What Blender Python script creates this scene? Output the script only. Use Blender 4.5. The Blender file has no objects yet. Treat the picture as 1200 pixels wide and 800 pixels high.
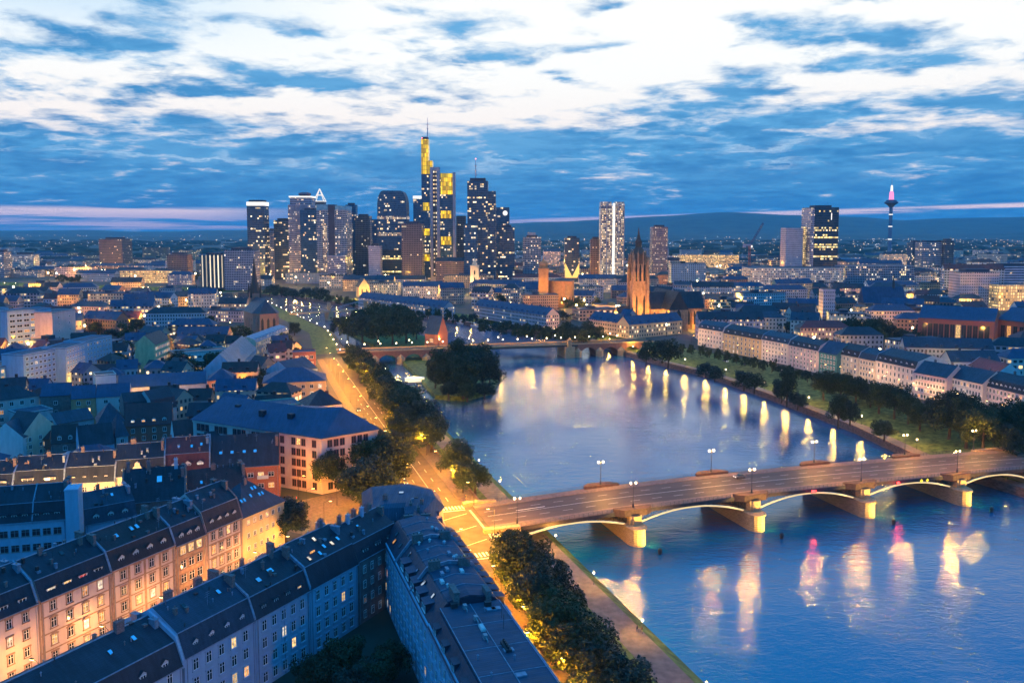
import bpy, bmesh, math, random
import numpy as np
from mathutils import Vector, Matrix
R = math.radians
rnd = random.Random(11)
SC = bpy.context.scene
COL = SC.collection

# ------------------------------------------------------------------ camera
FPX, HCAM, THETA, HOR = 1000.0, 100.0, R(5), 268.0
Y0 = HOR + FPX * math.tan(THETA)
cd = bpy.data.cameras.new('camera')
cam = bpy.data.objects.new('camera', cd); COL.objects.link(cam)
cam.location = (0, 0, HCAM); cam.rotation_euler = (R(90) - THETA, 0, 0)
cd.sensor_width = 36; cd.lens = 36 * FPX / 1200
cd.shift_y = -(400 - Y0) / 1200
cd.clip_start = 1; cd.clip_end = 60000
SC.camera = cam

def G(px, py, z=8.0):
    """world x, y of the place at height z that the photograph shows at (px, py)"""
    u, v = (px - 600) / FPX, (py - Y0) / FPX
    c, s = math.cos(THETA), math.sin(THETA)
    dx, dy, dz = u, c - s * v, -s - c * v
    t = (z - HCAM) / dz
    return Vector((dx * t, dy * t))

def pix(x, y, z):
    c, s = math.cos(THETA), math.sin(THETA)
    dz = z - HCAM
    dep = y * c - dz * s
    up = y * s + dz * c
    if dep < 1: dep = 1
    return 600 + FPX * x / dep, Y0 - FPX * up / dep

def zat(py, y):
    """height of a point at forward distance y seen at picture row py (near the middle)"""
    v = (py - Y0) / FPX
    c, s = math.cos(THETA), math.sin(THETA)
    return HCAM + y * (-s - c * v) / (c - s * v)

# ------------------------------------------------------------------ node helper
class NT:
    def __init__(self, tree): self.t = tree
    def n(self, typ, **kw):
        nd = self.t.nodes.new(typ)
        for k, v in kw.items(): setattr(nd, k, v)
        return nd
    def put(self, sock, v):
        if isinstance(v, bpy.types.NodeSocket): self.t.links.new(v, sock)
        elif v is not None:
            if hasattr(sock.default_value, '__len__') and not hasattr(v, '__len__'): v = (v,) * len(sock.default_value)
            if hasattr(v, '__len__') and len(sock.default_value) == 4 and len(v) == 3: v = (*v, 1)
            sock.default_value = v
    def m(self, op, a, b=None, c=None, clamp=False):
        nd = self.n('ShaderNodeMath', operation=op, use_clamp=clamp)
        for i, v in enumerate((a, b, c)):
            if v is not None: self.put(nd.inputs[i], v)
        return nd.outputs[0]
    def vm(self, op, a, b=None):
        nd = self.n('ShaderNodeVectorMath', operation=op)
        self.put(nd.inputs[0], a)
        if b is not None: self.put(nd.inputs[1], b)
        return nd.outputs['Value'] if op in ('LENGTH', 'DOT_PRODUCT') else nd.outputs[0]
    def mix(self, f, a, b):
        nd = self.n('ShaderNodeMix', data_type='RGBA')
        self.put(nd.inputs[0], f); self.put(nd.inputs[6], a); self.put(nd.inputs[7], b)
        return nd.outputs[2]
    def xyz(self, x=0, y=0, z=0):
        nd = self.n('ShaderNodeCombineXYZ')
        for i, v in enumerate((x, y, z)): self.put(nd.inputs[i], v)
        return nd.outputs[0]
    def sep(self, v):
        nd = self.n('ShaderNodeSeparateXYZ'); self.put(nd.inputs[0], v)
        return nd.outputs
    def noise(self, vec, scale, detail=4, rough=.55, dist=0.0, lac=2.0):
        nd = self.n('ShaderNodeTexNoise')
        if vec is not None: self.put(nd.inputs['Vector'], vec)
        nd.inputs['Scale'].default_value = scale; nd.inputs['Detail'].default_value = detail
        nd.inputs['Roughness'].default_value = rough; nd.inputs['Distortion'].default_value = dist
        nd.inputs['Lacunarity'].default_value = lac
        return nd.outputs['Fac']
    def smooth(self, x, a, b, lo=0.0, hi=1.0):
        nd = self.n('ShaderNodeMapRange', interpolation_type='SMOOTHSTEP')
        for i, v in enumerate((x, a, b, lo, hi)): self.put(nd.inputs[i], v)
        return nd.outputs[0]

# ------------------------------------------------------------------ sky
W = bpy.data.worlds.new('World'); SC.world = W; W.use_nodes = True
wt = NT(W.node_tree); W.node_tree.nodes.clear()
DUSK = 1.0
def build_sky():
    q = wt
    tc = q.n('ShaderNodeTexCoord')
    d = q.vm('NORMALIZE', tc.outputs['Generated'])
    x, y, z = q.sep(d)
    az = q.m('ARCTAN2', x, y)
    el = q.m('ARCSINE', z)
    # cloud plane seen in perspective
    zz = q.m('ADD', q.m('MAXIMUM', z, 0.0), .11)
    pv = q.xyz(q.m('DIVIDE', x, zz), q.m('DIVIDE', y, zz), 3.7)
    n1 = q.noise(pv, 2.1, 7, .56, .25)
    n2 = q.noise(q.vm('ADD', pv, (13.1, 4.2, 1.0)), 6.0, 6, .6, .2)
    n3 = q.noise(q.vm('ADD', pv, (3.1, 44.2, 7.0)), .8, 3, .5, .0)
    warp = q.m('MULTIPLY', q.m('SUBTRACT', n1, .5), .05)
    elw = q.m('ADD', el, warp)
    # banks of cloud: (azimuth, elevation, half width, half height, weight)
    blobs = [(-.47, .172, .20, .018, .50), (-.56, .148, .10, .014, .36), (-.25, .213, .085, .010, .42), (-.05, .222, .07, .016, .42),
             (.12, .246, .03, .007, .36), (-.22, .166, .07, .008, .36), (-.10, .150, .02, .005, .32), (.33, .208, .075, .014, .46),
             (.44, .176, .085, .014, .46), (.27, .165, .05, .012, .34), (.20, .135, .07, .012, .34), (.46, .130, .16, .016, .48), (.30, .118, .10, .01, .36), (.05, .175, .03, .006, .28), (.25, .150, .03, .01, .34), (.17, .155, .03, .006, .3), (-.40, .193, .05, .007, .34), (.36, .172, .03, .008, .36),
             (-.42, .250, .12, .010, .32), (.52, .240, .10, .02, .30), (.06, .110, .25, .016, .24), (-.02, .196, .05, .006, .34), (.10, .205, .06, .006, .34), (-.15, .245, .07, .006, .30), (.26, .225, .05, .007, .36), (.40, .235, .06, .008, .36), (-.33, .15, .05, .006, .30), (-.30, .225, .04, .006, .3), (.40, .20, .04, .008, .34), (-.48, .205, .06, .006, .30), (-.36, .118, .10, .010, .34), (.56,.168,.05,.015,.3)]
    cov = None
    for (a, e, wx, wz, k) in blobs:
        g = q.vm('MULTIPLY', q.xyz(q.m('SUBTRACT', az, a), q.m('SUBTRACT', elw, e), 0), (1 / wx, 1 / wz, 0))
        g2 = q.vm('DOT_PRODUCT', g, g)
        gg = q.m('MULTIPLY', q.m('EXPONENT', q.m('MULTIPLY', g2, -.9)), k)
        cov = gg if cov is None else q.m('ADD', cov, gg)
    deck = q.smooth(elw, .128, .080)                       # low cloud deck above the horizon
    high = q.smooth(el, .28, .55)                          # cover closes again overhead
    dens = q.m('ADD', q.m('ADD', cov, q.m('MULTIPLY', deck, .66)), q.m('MULTIPLY', high, .5))
    dens = q.m('ADD', dens, q.m('MULTIPLY', q.m('SUBTRACT', n1, .5), 1.5))
    dens = q.m('ADD', dens, q.m('MULTIPLY', q.m('SUBTRACT', n2, .5), .95))
    cl = q.smooth(dens, .09, .52)
    thick = q.smooth(dens, .30, .95)
    # clear gap over the hills
    slitn = q.noise(q.xyz(q.m('MULTIPLY', az, 5.0), q.m('MULTIPLY', el, 150.0), 2.2), 1.0, 4, .55)
    sl_l = q.m('MULTIPLY', q.m('MULTIPLY', q.smooth(el, -.002, .002), q.smooth(el, .025, .019)), q.smooth(az, -.20, -.38))
    ctr = q.m('ADD', .0085, q.m('MULTIPLY', q.m('SUBTRACT', az, .02), .028))
    sl_r = q.m('MULTIPLY', q.smooth(q.m('ABSOLUTE', q.m('SUBTRACT', el, ctr)), .0042, .0012), q.smooth(az, -.06, .03))
    slit = q.m('MAXIMUM', q.m('MULTIPLY', sl_l, q.smooth(slitn, .38, .52)), q.m('MULTIPLY', sl_r, q.smooth(slitn, .36, .48)))
    # clear sky after sunset
    fx = q.m('MULTIPLY', y, 1.0)
    west = q.smooth(y, .25, .80)
    glow = q.mix(q.smooth(el, .06, .20), (.86, .76, .72), (.86, .87, .85))
    glow = q.mix(q.smooth(el, .24, .42), glow, (.05, .42, 1.05))
    glow = q.mix(q.m('MULTIPLY', q.smooth(az, -.12, -.5), q.smooth(el, .16, .26)), glow, (.48, .66, .82))
    east = q.mix(q.smooth(el, .0, .9), (.03, .42, 1.0), (.025, .38, .95))
    clear = q.mix(west, east, glow)
    clear = q.mix(q.smooth(el, .30, .75), clear, (.05, .46, 1.0))
    # cloud colour
    cbl = q.mix(q.smooth(el, .0, .16), (.030, .25, .55), (.13, .40, .68))
    cdk = q.mix(q.smooth(el, .0, .16), (.008, .14, .40), (.040, .22, .48))
    n4 = q.noise(q.xyz(q.m('MULTIPLY', az, 7.0), q.m('MULTIPLY', elw, 60.0), 5.0), 1.0, 6, .6, .3)
    tex = q.smooth(q.m('ADD', q.m('MULTIPLY', n2, .6), q.m('MULTIPLY', n1, .5)), .40, .72)
    ccol = q.mix(q.m('MAXIMUM', q.m('MULTIPLY', thick, .6), tex), cbl, cdk)
    ccol = q.mix(q.m('MULTIPLY', q.smooth(n3, .42, .62), q.smooth(el, .03, .09)), ccol, q.mix(.5, cbl, (.10, .30, .56)))
    ccol = q.mix(q.smooth(el, .24, .42), ccol, q.mix(tex, (.028, .50, 1.30), (.018, .36, 1.05)))
    ccol = q.mix(q.m('MULTIPLY', q.smooth(y, .3, -.1), .8), ccol, (.012, .38, 1.10))
    rift = q.m('MULTIPLY', q.m('MULTIPLY', q.smooth(n4, .53, .72), q.smooth(el, .045, .075)), q.m('MULTIPLY', q.smooth(el, .125, .10), .75))
    ccol = q.mix(rift, ccol, (.50, .66, .80))
    ccol = q.mix(q.m('MULTIPLY', q.smooth(n4, .52, .36), .45), ccol, cdk)
    sky = q.mix(cl, clear, ccol)
    sky = q.mix(slit, sky, q.mix(q.smooth(el, .0, .03), (.80, .56, .66), (.96, .74, .74)))
    sky = q.mix(q.smooth(el, -.004, -.03), sky, (.006, .06, .18))
    ns = q.n('ShaderNodeTexSky', sky_type='NISHITA', sun_disc=False)
    ns.sun_elevation = R(-4.0); ns.sun_rotation = R(-18); ns.altitude = 100
    bg1 = q.n('ShaderNodeBackground'); q.put(bg1.inputs[0], ns.outputs[0]); bg1.inputs[1].default_value = .05
    bg2 = q.n('ShaderNodeBackground'); q.put(bg2.inputs[0], sky); bg2.inputs[1].default_value = DUSK
    ad = q.n('ShaderNodeAddShader')
    q.t.links.new(bg1.outputs[0], ad.inputs[0]); q.t.links.new(bg2.outputs[0], ad.inputs[1])
    out = q.n('ShaderNodeOutputWorld'); q.t.links.new(ad.outputs[0], out.inputs[0])
build_sky()
W.cycles.sampling_method = 'MANUAL'; W.cycles.sample_map_resolution = 512

sd = bpy.data.lights.new('sun', 'SUN'); sd.energy = .06; sd.angle = R(8); sd.color = (1, .72, .66)
sun = bpy.data.objects.new('sun', sd); COL.objects.link(sun)
sun.rotation_euler = (R(-86), 0, R(18))               # last glow, from the west beyond the towers

vs = SC.view_settings
SC.display_settings.display_device = 'sRGB'
vs.view_transform = 'Standard'; vs.look = 'None'; vs.gamma = 1.0; vs.exposure = 0.30; vs.use_curve_mapping = False
cy = SC.cycles
cy.use_denoising = True; cy.max_bounces = 5; cy.diffuse_bounces = 2; cy.glossy_bounces = 3; cy.transmission_bounces = 2; cy.volume_bounces = 0
cy.sample_clamp_indirect = 6; cy.caustics_reflective = False; cy.caustics_refractive = False
cy.use_light_tree = True
# ------------------------------------------------------------------ materials
MATS = {}
def mat(name, base, rough=.7, var=.25, scale=.6, metal=0.0, bump=0.0, stretch=(1, 1, 1), tint=None, spec=.3):
    """plain surface whose colour is mottled by noise in object space"""
    if name in MATS: return MATS[name]
    m = bpy.data.materials.new(name); m.use_nodes = True; q = NT(m.node_tree)
    b = m.node_tree.nodes['Principled BSDF']
    tc = q.n('ShaderNodeTexCoord'); v = q.vm('MULTIPLY', tc.outputs['Object'], stretch)
    n = q.noise(v, scale, 5, .6)
    lo = tuple(c * (1 - var) for c in base); hi = tuple(min(1, c * (1 + var)) for c in (tint or base))
    col = q.mix(q.smooth(n, .3, .7), lo, hi)
    q.put(b.inputs['Base Color'], col); b.inputs['Roughness'].default_value = rough; b.inputs['Metallic'].default_value = metal
    b.inputs['Specular IOR Level'].default_value = spec
    if bump:
        bp = q.n('ShaderNodeBump'); bp.inputs['Strength'].default_value = bump; bp.inputs['Distance'].default_value = .1
        q.put(bp.inputs['Height'], q.noise(v, scale * 6, 3)); q.put(b.inputs['Normal'], bp.outputs[0])
    MATS[name] = m; return m

def glow(name, col, strength):
    if name in MATS: return MATS[name]
    m = bpy.data.materials.new(name); m.use_nodes = True; b = m.node_tree.nodes['Principled BSDF']
    b.inputs['Base Color'].default_value = (.05, .05, .05, 1); b.inputs['Emission Color'].default_value = (*col, 1); b.inputs['Emission Strength'].default_value = strength
    MATS[name] = m; return m

def litpane(name, col, strength):
    """window with a lit room behind it: curtains, furniture and a bright lamp seen as soft patches"""
    m = glow(name, col, strength); q = NT(m.node_tree); b = m.node_tree.nodes['Principled BSDF']
    tc = q.n('ShaderNodeTexCoord'); oi = q.n('ShaderNodeObjectInfo'); r = oi.outputs['Random']
    v = q.vm('ADD', tc.outputs['Object'], q.xyz(q.m('MULTIPLY', r, 37.0), 0, q.m('MULTIPLY', r, 11.0)))
    n = q.noise(v, 1.3, 2, .5); cur = q.noise(q.vm('MULTIPLY', v, (7.0, 1, .25)), 1.0, 2, .5)
    k = q.m('ADD', q.m('MULTIPLY', q.smooth(n, .3, .7), 1.0), q.m('MULTIPLY', q.smooth(cur, .4, .65), .35))
    q.put(b.inputs['Emission Strength'], q.m('MULTIPLY', q.m('MULTIPLY', q.m('ADD', .18, k), strength), q.m('ADD', .45, q.m('MULTIPLY', r, .8))))
    b.inputs['Roughness'].default_value = .1
    return m

def roofmat(name, base, course=.35, rough=.42, var=.35, seam=False):
    """slate or sheet roof: courses run level, each slate slightly different"""
    if name in MATS: return MATS[name]
    m = bpy.data.materials.new(name); m.use_nodes = True; q = NT(m.node_tree); b = m.node_tree.nodes['Principled BSDF']
    tc = q.n('ShaderNodeTexCoord'); x, y, z = q.sep(tc.outputs['Object'])
    if seam:
        f = q.m('FRACT', q.m('DIVIDE', x, .6)); line = q.m('LESS_THAN', f, .12)
        cell = q.xyz(q.m('FLOOR', q.m('DIVIDE', x, .6)), q.m('FLOOR', q.m('DIVIDE', y, 6.0)), 0)
    else:
        r = q.m('DIVIDE', q.m('ADD', z, q.m('MULTIPLY', y, .37)), course); row = q.m('FLOOR', r); line = q.m('LESS_THAN', q.m('FRACT', r), .16)
        cell = q.xyz(q.m('FLOOR', q.m('ADD', q.m('DIVIDE', x, .45), q.m('MULTIPLY', row, .5))), row, 0)
    wn = q.n('ShaderNodeTexWhiteNoise', noise_dimensions='3D'); q.put(wn.inputs['Vector'], cell)
    big = q.noise(tc.outputs['Object'], .22, 5, .65)
    strk = q.noise(q.vm('MULTIPLY', tc.outputs['Object'], (1.3, .16, .16)), .9, 4, .6)
    k = q.m('ADD', q.m('MULTIPLY', wn.outputs['Value'], .4), q.m('ADD', q.m('MULTIPLY', q.smooth(big, .3, .7), .6), q.m('MULTIPLY', q.smooth(strk, .35, .7), .5)))
    k = q.m('ADD', 1 - var, q.m('MULTIPLY', k, var * 1.3))
    k = q.m('MULTIPLY', k, q.m('SUBTRACT', 1.0, q.m('MULTIPLY', line, .45)))
    q.put(b.inputs['Base Color'], q.vm('MULTIPLY', q.xyz(k, k, k), base))
    q.put(b.inputs['Roughness'], q.m('ADD', rough, q.m('MULTIPLY', wn.outputs['Value'], .2)))
    b.inputs['Specular IOR Level'].default_value = .28
    bp = q.n('ShaderNodeBump'); bp.inputs['Strength'].default_value = .5; bp.inputs['Distance'].default_value = .06
    q.put(bp.inputs['Height'], q.m('ADD', wn.outputs['Value'], q.m('MULTIPLY', line, -1.0))); q.put(b.inputs['Normal'], bp.outputs[0])
    MATS[name] = m; return m

WARM, COOLW = (1.0, .60, .20), (1.0, .86, .58)
def facade(name, bay, fh, ww, wh, wall, glass, lit=.2, strength=1.2, col=WARM, col2=COOLW, band=.35, rough=.55, grp=5.0, grough=.15, pier=0):
    """distant facade: a grid of windows in metres (UV), some of them lit; wall colour from the object's own colour if wall is None"""
    if name in MATS: return MATS[name]
    m = bpy.data.materials.new(name); m.use_nodes = True; q = NT(m.node_tree); b = m.node_tree.nodes['Principled BSDF']
    uvn = q.n('ShaderNodeUVMap'); u, v, _ = q.sep(uvn.outputs[0])
    oi = q.n('ShaderNodeObjectInfo')
    us, vs_ = q.m('DIVIDE', u, bay), q.m('DIVIDE', v, fh)
    cx, cyy = q.m('FLOOR', us), q.m('FLOOR', vs_); fx, fy = q.m('FRACT', us), q.m('FRACT', vs_)
    a = (1 - ww) / 2; bb = (1 - wh) * .6
    mask = q.m('MULTIPLY', q.m('LESS_THAN', q.m('ABSOLUTE', q.m('SUBTRACT', fx, .5)), .5 - a),
               q.m('MULTIPLY', q.m('GREATER_THAN', fy, bb), q.m('LESS_THAN', fy, bb + wh)))
    notroof = q.m('GREATER_THAN', q.m('ADD', u, v), .01)
    mask = q.m('MULTIPLY', mask, notroof)
    if pier:
        mask = q.m('MULTIPLY', mask, q.m('GREATER_THAN', q.m('FRACT', q.m('DIVIDE', u, pier)), .16))
    wn = q.n('ShaderNodeTexWhiteNoise', noise_dimensions='4D')
    q.put(wn.inputs['Vector'], q.xyz(cx, cyy, 1.5)); q.put(wn.inputs['W'], q.m('MULTIPLY', oi.outputs['Random'], 91.0))
    wb = q.n('ShaderNodeTexWhiteNoise', noise_dimensions='4D')
    q.put(wb.inputs['Vector'], q.xyz(q.m('FLOOR', q.m('DIVIDE', cx, grp)), cyy, 7.5)); q.put(wb.inputs['W'], q.m('MULTIPLY', oi.outputs['Random'], 57.0))
    r1, r2, r3 = q.sep(wn.outputs['Color'])
    litv = q.m('LESS_THAN', q.m('ADD', q.m('MULTIPLY', wn.outputs['Value'], 1 - band), q.m('MULTIPLY', wb.outputs['Value'], band)), lit)
    em = q.m('MULTIPLY', q.m('MULTIPLY', litv, mask), q.m('MULTIPLY', q.m('ADD', .25, q.m('MULTIPLY', r2, r2)), strength))
    n = q.noise(uvn.outputs[0], .12, 4, .6)
    wcol = wall if wall is not None else oi.outputs['Color']
    wcol = q.mix(q.smooth(n, .3, .7), q.vm('MULTIPLY', wcol, (.78, .78, .78)), wcol)
    gl = q.mix(r1, glass, tuple(c * 1.9 for c in glass))
    q.put(b.inputs['Base Color'], q.mix(mask, wcol, gl))
    q.put(b.inputs['Roughness'], q.m('ADD', rough, q.m('MULTIPLY', mask, grough - rough)))
    b.inputs['Specular IOR Level'].default_value = .4
    q.put(b.inputs['Emission Color'], q.mix(r3, col, col2)); q.put(b.inputs['Emission Strength'], em)
    MATS[name] = m; return m

def leafmat(name, a, c):
    if name in MATS: return MATS[name]
    m = bpy.data.materials.new(name); m.use_nodes = True; q = NT(m.node_tree); b = m.node_tree.nodes['Principled BSDF']
    g = q.n('ShaderNodeNewGeometry'); oi = q.n('ShaderNodeObjectInfo')
    f = q.m('ADD', q.m('MULTIPLY', g.outputs['Random Per Island'], .7), q.m('MULTIPLY', oi.outputs['Random'], .3))
    q.put(b.inputs['Base Color'], q.mix(f, a, c)); b.inputs['Roughness'].default_value = .6
    b.inputs['Specular IOR Level'].default_value = .25
    MATS[name] = m; return m

M_slate = roofmat('slate', (.020, .026, .040), var=.55)
M_slate2 = roofmat('slate_brown', (.036, .022, .026), var=.5)
M_slate3 = roofmat('slate_blue', (.026, .042, .070), rough=.38, var=.5)
M_tile = roofmat('red_tile', (.10, .030, .035))
M_zinc = roofmat('zinc_sheet', (.030, .058, .100), rough=.55, seam=True)
M_felt = mat('roof_felt', (.020, .038, .062), .65, .45, .35, bump=.15)
M_lead = mat('lead_flashing', (.16, .21, .28), .45, .25, 1.2)
M_pink = mat('pink_render', (.50, .39, .38), .85, .10, .5, stretch=(1, 1, .4))
M_cream = mat('cream_render', (.54, .45, .34), .85, .12, .5, stretch=(1, 1, .4))
M_white = mat('white_render', (.52, .52, .53), .85, .10, .5, stretch=(1, 1, .4))
M_bluew = mat('pale_blue_render', (.26, .37, .49), .85, .10, .5, stretch=(1, 1, .4))
M_ochre = mat('ochre_render', (.55, .40, .22), .85, .14, .5, stretch=(1, 1, .4))
M_grey = mat('grey_render', (.36, .36, .38), .85, .14, .5, stretch=(1, 1, .4))
M_stone = mat('brown_sandstone', (.27, .17, .13), .85, .2, 1.5)
M_brick = mat('red_brick', (.30, .11, .08), .85, .25, 3.0)
M_dkwall = mat('dark_render', (.16, .13, .13), .85, .2, .8)
M_frame = mat('white_frame', (.72, .72, .72), .5, .06, 2.0)
M_fdark = mat('dark_frame', (.10, .08, .08), .5, .1, 2.0)
M_pane = mat('window_glass', (.018, .025, .035), .08, .3, 1.0, spec=.6)
M_chim = mat('chimney_brick', (.16, .12, .12), .85, .3, 3.0)
M_iron = mat('dark_iron', (.03, .032, .036), .5, .2, 2.0)
M_steel = mat('steel_grey', (.22, .24, .27), .45, .15, 1.0)
M_skyl = mat('skylight_glass', (.55, .66, .75), .05, .1, 1.0, metal=.9)
L_warm = litpane('lit_warm', (1.0, .62, .22), 1.3)
L_warm2 = litpane('lit_amber', (1.0, .46, .12), 1.0)
L_cool = litpane('lit_pale', (1.0, .86, .62), 1.1)
L_red = litpane('lit_red', (1.0, .13, .10), 1.0)
L_lamp = glow('lamp_glow', (1.0, .60, .20), 22.0)
L_lampw = glow('lamp_glow_white', (1.0, .78, .46), 16.0)
PANES = [M_pane, L_warm, L_warm2, L_cool, L_red]

# ------------------------------------------------------------------ mesh building
class MB:
    def __init__(self): self.v = []; self.f = []; self.mi = []; self.uv = []
    def add(self, pts, mi=0, uv=None):
        i = len(self.v); self.v += [tuple(p) for p in pts]; self.f.append(tuple(range(i, i + len(pts)))); self.mi.append(mi)
        self.uv.append(uv or [(0, 0)] * len(pts))
    def wall(self, a, b, z0, z1, mi=0, u0=0.0):
        l = math.hypot(b[0] - a[0], b[1] - a[1])
        self.add([(a[0], a[1], z0), (b[0], b[1], z0), (b[0], b[1], z1), (a[0], a[1], z1)], mi, [(u0, 0.02), (u0 + l, .02), (u0 + l, z1 - z0), (u0, z1 - z0)])
    def prism(self, poly, z0, z1, mi=0, top=None, bottom=True):
        """poly counter-clockwise"""
        n = len(poly); u = 0.0
        for i in range(n):
            a, b = poly[i], poly[(i + 1) % n]
            self.wall(a, b, z0, z1, mi, 0.0)
        self.add([(p[0], p[1], z1) for p in poly], mi if top is None else top)
        if bottom: self.add([(p[0], p[1], z0) for p in reversed(poly)], mi)
    def box(self, x0, x1, y0, y1, z0, z1, mi=0, top=None):
        self.prism([(x0, y0), (x1, y0), (x1, y1), (x0, y1)], z0, z1, mi, top)
    def loft(self, rings, mi=0, cap=True, close=True):
        n = len(rings[0])
        for a, b in zip(rings, rings[1:]):
            for i in range(n if close else n - 1):
                j = (i + 1) % n
                self.add([a[i], a[j], b[j], b[i]], mi)
        if cap:
            self.add(list(reversed(rings[0])), mi); self.add(rings[-1], mi)
    def lathe(self, prof, n=12, mi=0, c=(0, 0), rot=0.0):
        rings = [[(c[0] + r * math.cos(rot + 2 * math.pi * k / n), c[1] + r * math.sin(rot + 2 * math.pi * k / n), z) for k in range(n)] for r, z in prof]
        self.loft(rings, mi)
    def extrude_x(self, prof, x0, x1, mi=0, cap=None):
        """prof: closed list of (y, z), counter-clockwise seen from +x"""
        n = len(prof)
        for i in range(n):
            a, b = prof[i], prof[(i + 1) % n]
            self.add([(x0, a[0], a[1]), (x1, a[0], a[1]), (x1, b[0], b[1]), (x0, b[0], b[1])], mi)
        self.add([(x1, y, z) for y, z in prof], mi if cap is None else cap); self.add([(x0, y, z) for y, z in reversed(prof)], mi if cap is None else cap)
    def tube(self, pts, r, n=6, mi=0, r1=None):
        pts = [Vector(p) for p in pts]; rings = []
        for i, p in enumerate(pts):
            d = (pts[min(i + 1, len(pts) - 1)] - pts[max(i - 1, 0)]).normalized()
            a = d.cross(Vector((0, 0, 1)));
            if a.length < .05: a = d.cross(Vector((1, 0, 0)))
            a.normalize(); b = a.cross(d)
            rr = r if r1 is None else r + (r1 - r) * i / (len(pts) - 1)
            rings.append([tuple(p + a * rr * math.cos(2 * math.pi * k / n) + b * rr * math.sin(2 * math.pi * k / n)) for k in range(n)])
        self.loft(rings, mi)
    def mesh(self, name, mats):
        me = bpy.data.meshes.new(name); me.from_pydata(self.v, [], self.f)
        for m in (mats if isinstance(mats, (list, tuple)) else [mats]): me.materials.append(m)
        if any(self.mi): me.polygons.foreach_set('material_index', self.mi)
        if any(u != (0, 0) for l in self.uv for u in l):
            ul = me.uv_layers.new(name='UVMap')
            ul.data.foreach_set('uv', [c for l in self.uv for p in l for c in p])
        bm = bmesh.new(); bm.from_mesh(me); bmesh.ops.remove_doubles(bm, verts=bm.verts, dist=.0005); bmesh.ops.recalc_face_normals(bm, faces=bm.faces); bm.to_mesh(me); bm.free()
        return me
    def build(self, name, mats, parent=None, loc=(0, 0, 0), rz=0.0):
        return link(self.mesh(name, mats), name, parent, loc, rz)

def link(me, name, parent=None, loc=(0, 0, 0), rz=0.0, scale=None):
    o = bpy.data.objects.new(name, me); COL.objects.link(o)
    if parent is not None: o.parent = parent
    o.location = loc if len(loc) == 3 else (*loc, 0)
    if rz: o.rotation_euler = (0, 0, rz)
    if scale is not None: o.scale = scale if hasattr(scale, '__len__') else (scale,) * 3
    return o

def tag(o, label, cat, group=None):
    o['label'] = label; o['category'] = cat
    if group: o['group'] = group
    return o
def thing(name, label, cat, loc=(0, 0, 0), rz=0.0, group=None):
    o = bpy.data.objects.new(name, None); COL.objects.link(o); o.empty_display_size = .5
    o.location = loc; o.rotation_euler = (0, 0, rz)
    return tag(o, label, cat, group)
def struct(o, kind='structure'):
    o['kind'] = kind; return o
def dup(root, loc, rz=0.0, label=None, scale=None, group=None):
    r = root.copy(); COL.objects.link(r); r.location = loc; r.rotation_euler = (0, 0, rz)
    if scale is not None: r.scale = scale if hasattr(scale, '__len__') else (scale,) * 3
    if label: r['label'] = label
    if group: r['group'] = group
    for ch in root.children:
        c = ch.copy(); COL.objects.link(c); c.parent = r
        for g in ch.children:
            d = g.copy(); COL.objects.link(d); d.parent = c
    return r
LATER = []      # (object, phrase, (x, y, z)): things whose label also says where they stand, finished at the end
def later(o, phrase, at, cat, group): tag(o, phrase, cat, group); LATER.append((o, phrase, at)); return o

def lamp_light(parent, loc, power, col=(1, .55, .16), radius=.35, name='lamp_light'):
    l = bpy.data.lights.new(name, 'POINT'); l.energy = power; l.color = col; l.shadow_soft_size = radius
    o = bpy.data.objects.new(name, l); COL.objects.link(o); o.location = loc
    if parent is not None: o.parent = parent
    return o
# ------------------------------------------------------------------ setting: water, ground, banks, roads, hills
AX, BX = Vector((-.30, .954)).normalized(), Vector((.954, .30)).normalized()
EMB_RZ = math.atan2(AX.y, AX.x)
def E(s, t): return AX * s + BX * t          # s along the south bank upstream, t towards the river

def sheet(name, poly, z, m, kind='structure'):
    b = MB(); b.add([(p[0], p[1], z) for p in poly]); return struct(b.build(name, m), kind)
def strip(name, A, B, za, zb, m):
    """band between two polylines; za, zb heights (number or list)"""
    b = MB(); n = len(A)
    za = za if hasattr(za, '__len__') else [za] * n; zb = zb if hasattr(zb, '__len__') else [zb] * n
    for i in range(n - 1):
        b.add([(*A[i], za[i]), (*A[i + 1], za[i + 1]), (*B[i + 1], zb[i + 1]), (*B[i], zb[i])])
    return struct(b.build(name, m))

def water_mat():
    m = bpy.data.materials.new('river_water'); m.use_nodes = True; q = NT(m.node_tree); b = m.node_tree.nodes['Principled BSDF']
    tc = q.n('ShaderNodeTexCoord'); o = tc.outputs['Object']
    n0 = q.noise(q.vm('MULTIPLY', o, (1, .55, 1)), .035, 3, .5)
    w1 = q.noise(q.vm('MULTIPLY', o, (.8, 1.25, 1)), .20, 3, .55, .4)
    w2 = q.noise(q.vm('MULTIPLY', o, (.75, 1.3, 1)), .75, 3, .6, .3)
    w3 = q.noise(o, 2.2, 2, .6)
    h = q.m('ADD', q.m('MULTIPLY', w1, 1.6), q.m('ADD', q.m('MULTIPLY', w2, .75), q.m('MULTIPLY', w3, .50)))
    bp = q.n('ShaderNodeBump'); bp.inputs['Distance'].default_value = .55
    q.put(bp.inputs['Strength'], q.m('ADD', .13, q.m('MULTIPLY', q.smooth(n0, .35, .65), .14)))
    q.put(bp.inputs['Height'], h); q.put(b.inputs['Normal'], bp.outputs[0])
    q.put(b.inputs['Base Color'], q.mix(n0, (.002, .10, .19), (.003, .12, .22)))
    b.inputs['Roughness'].default_value = .055; b.inputs['IOR'].default_value = 1.9; b.inputs['Specular IOR Level'].default_value = .5
    return m
sheet('river', [(-2600, -300), (900, -300), (900, 1900), (-2600, 1900)], 0, water_mat())

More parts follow.
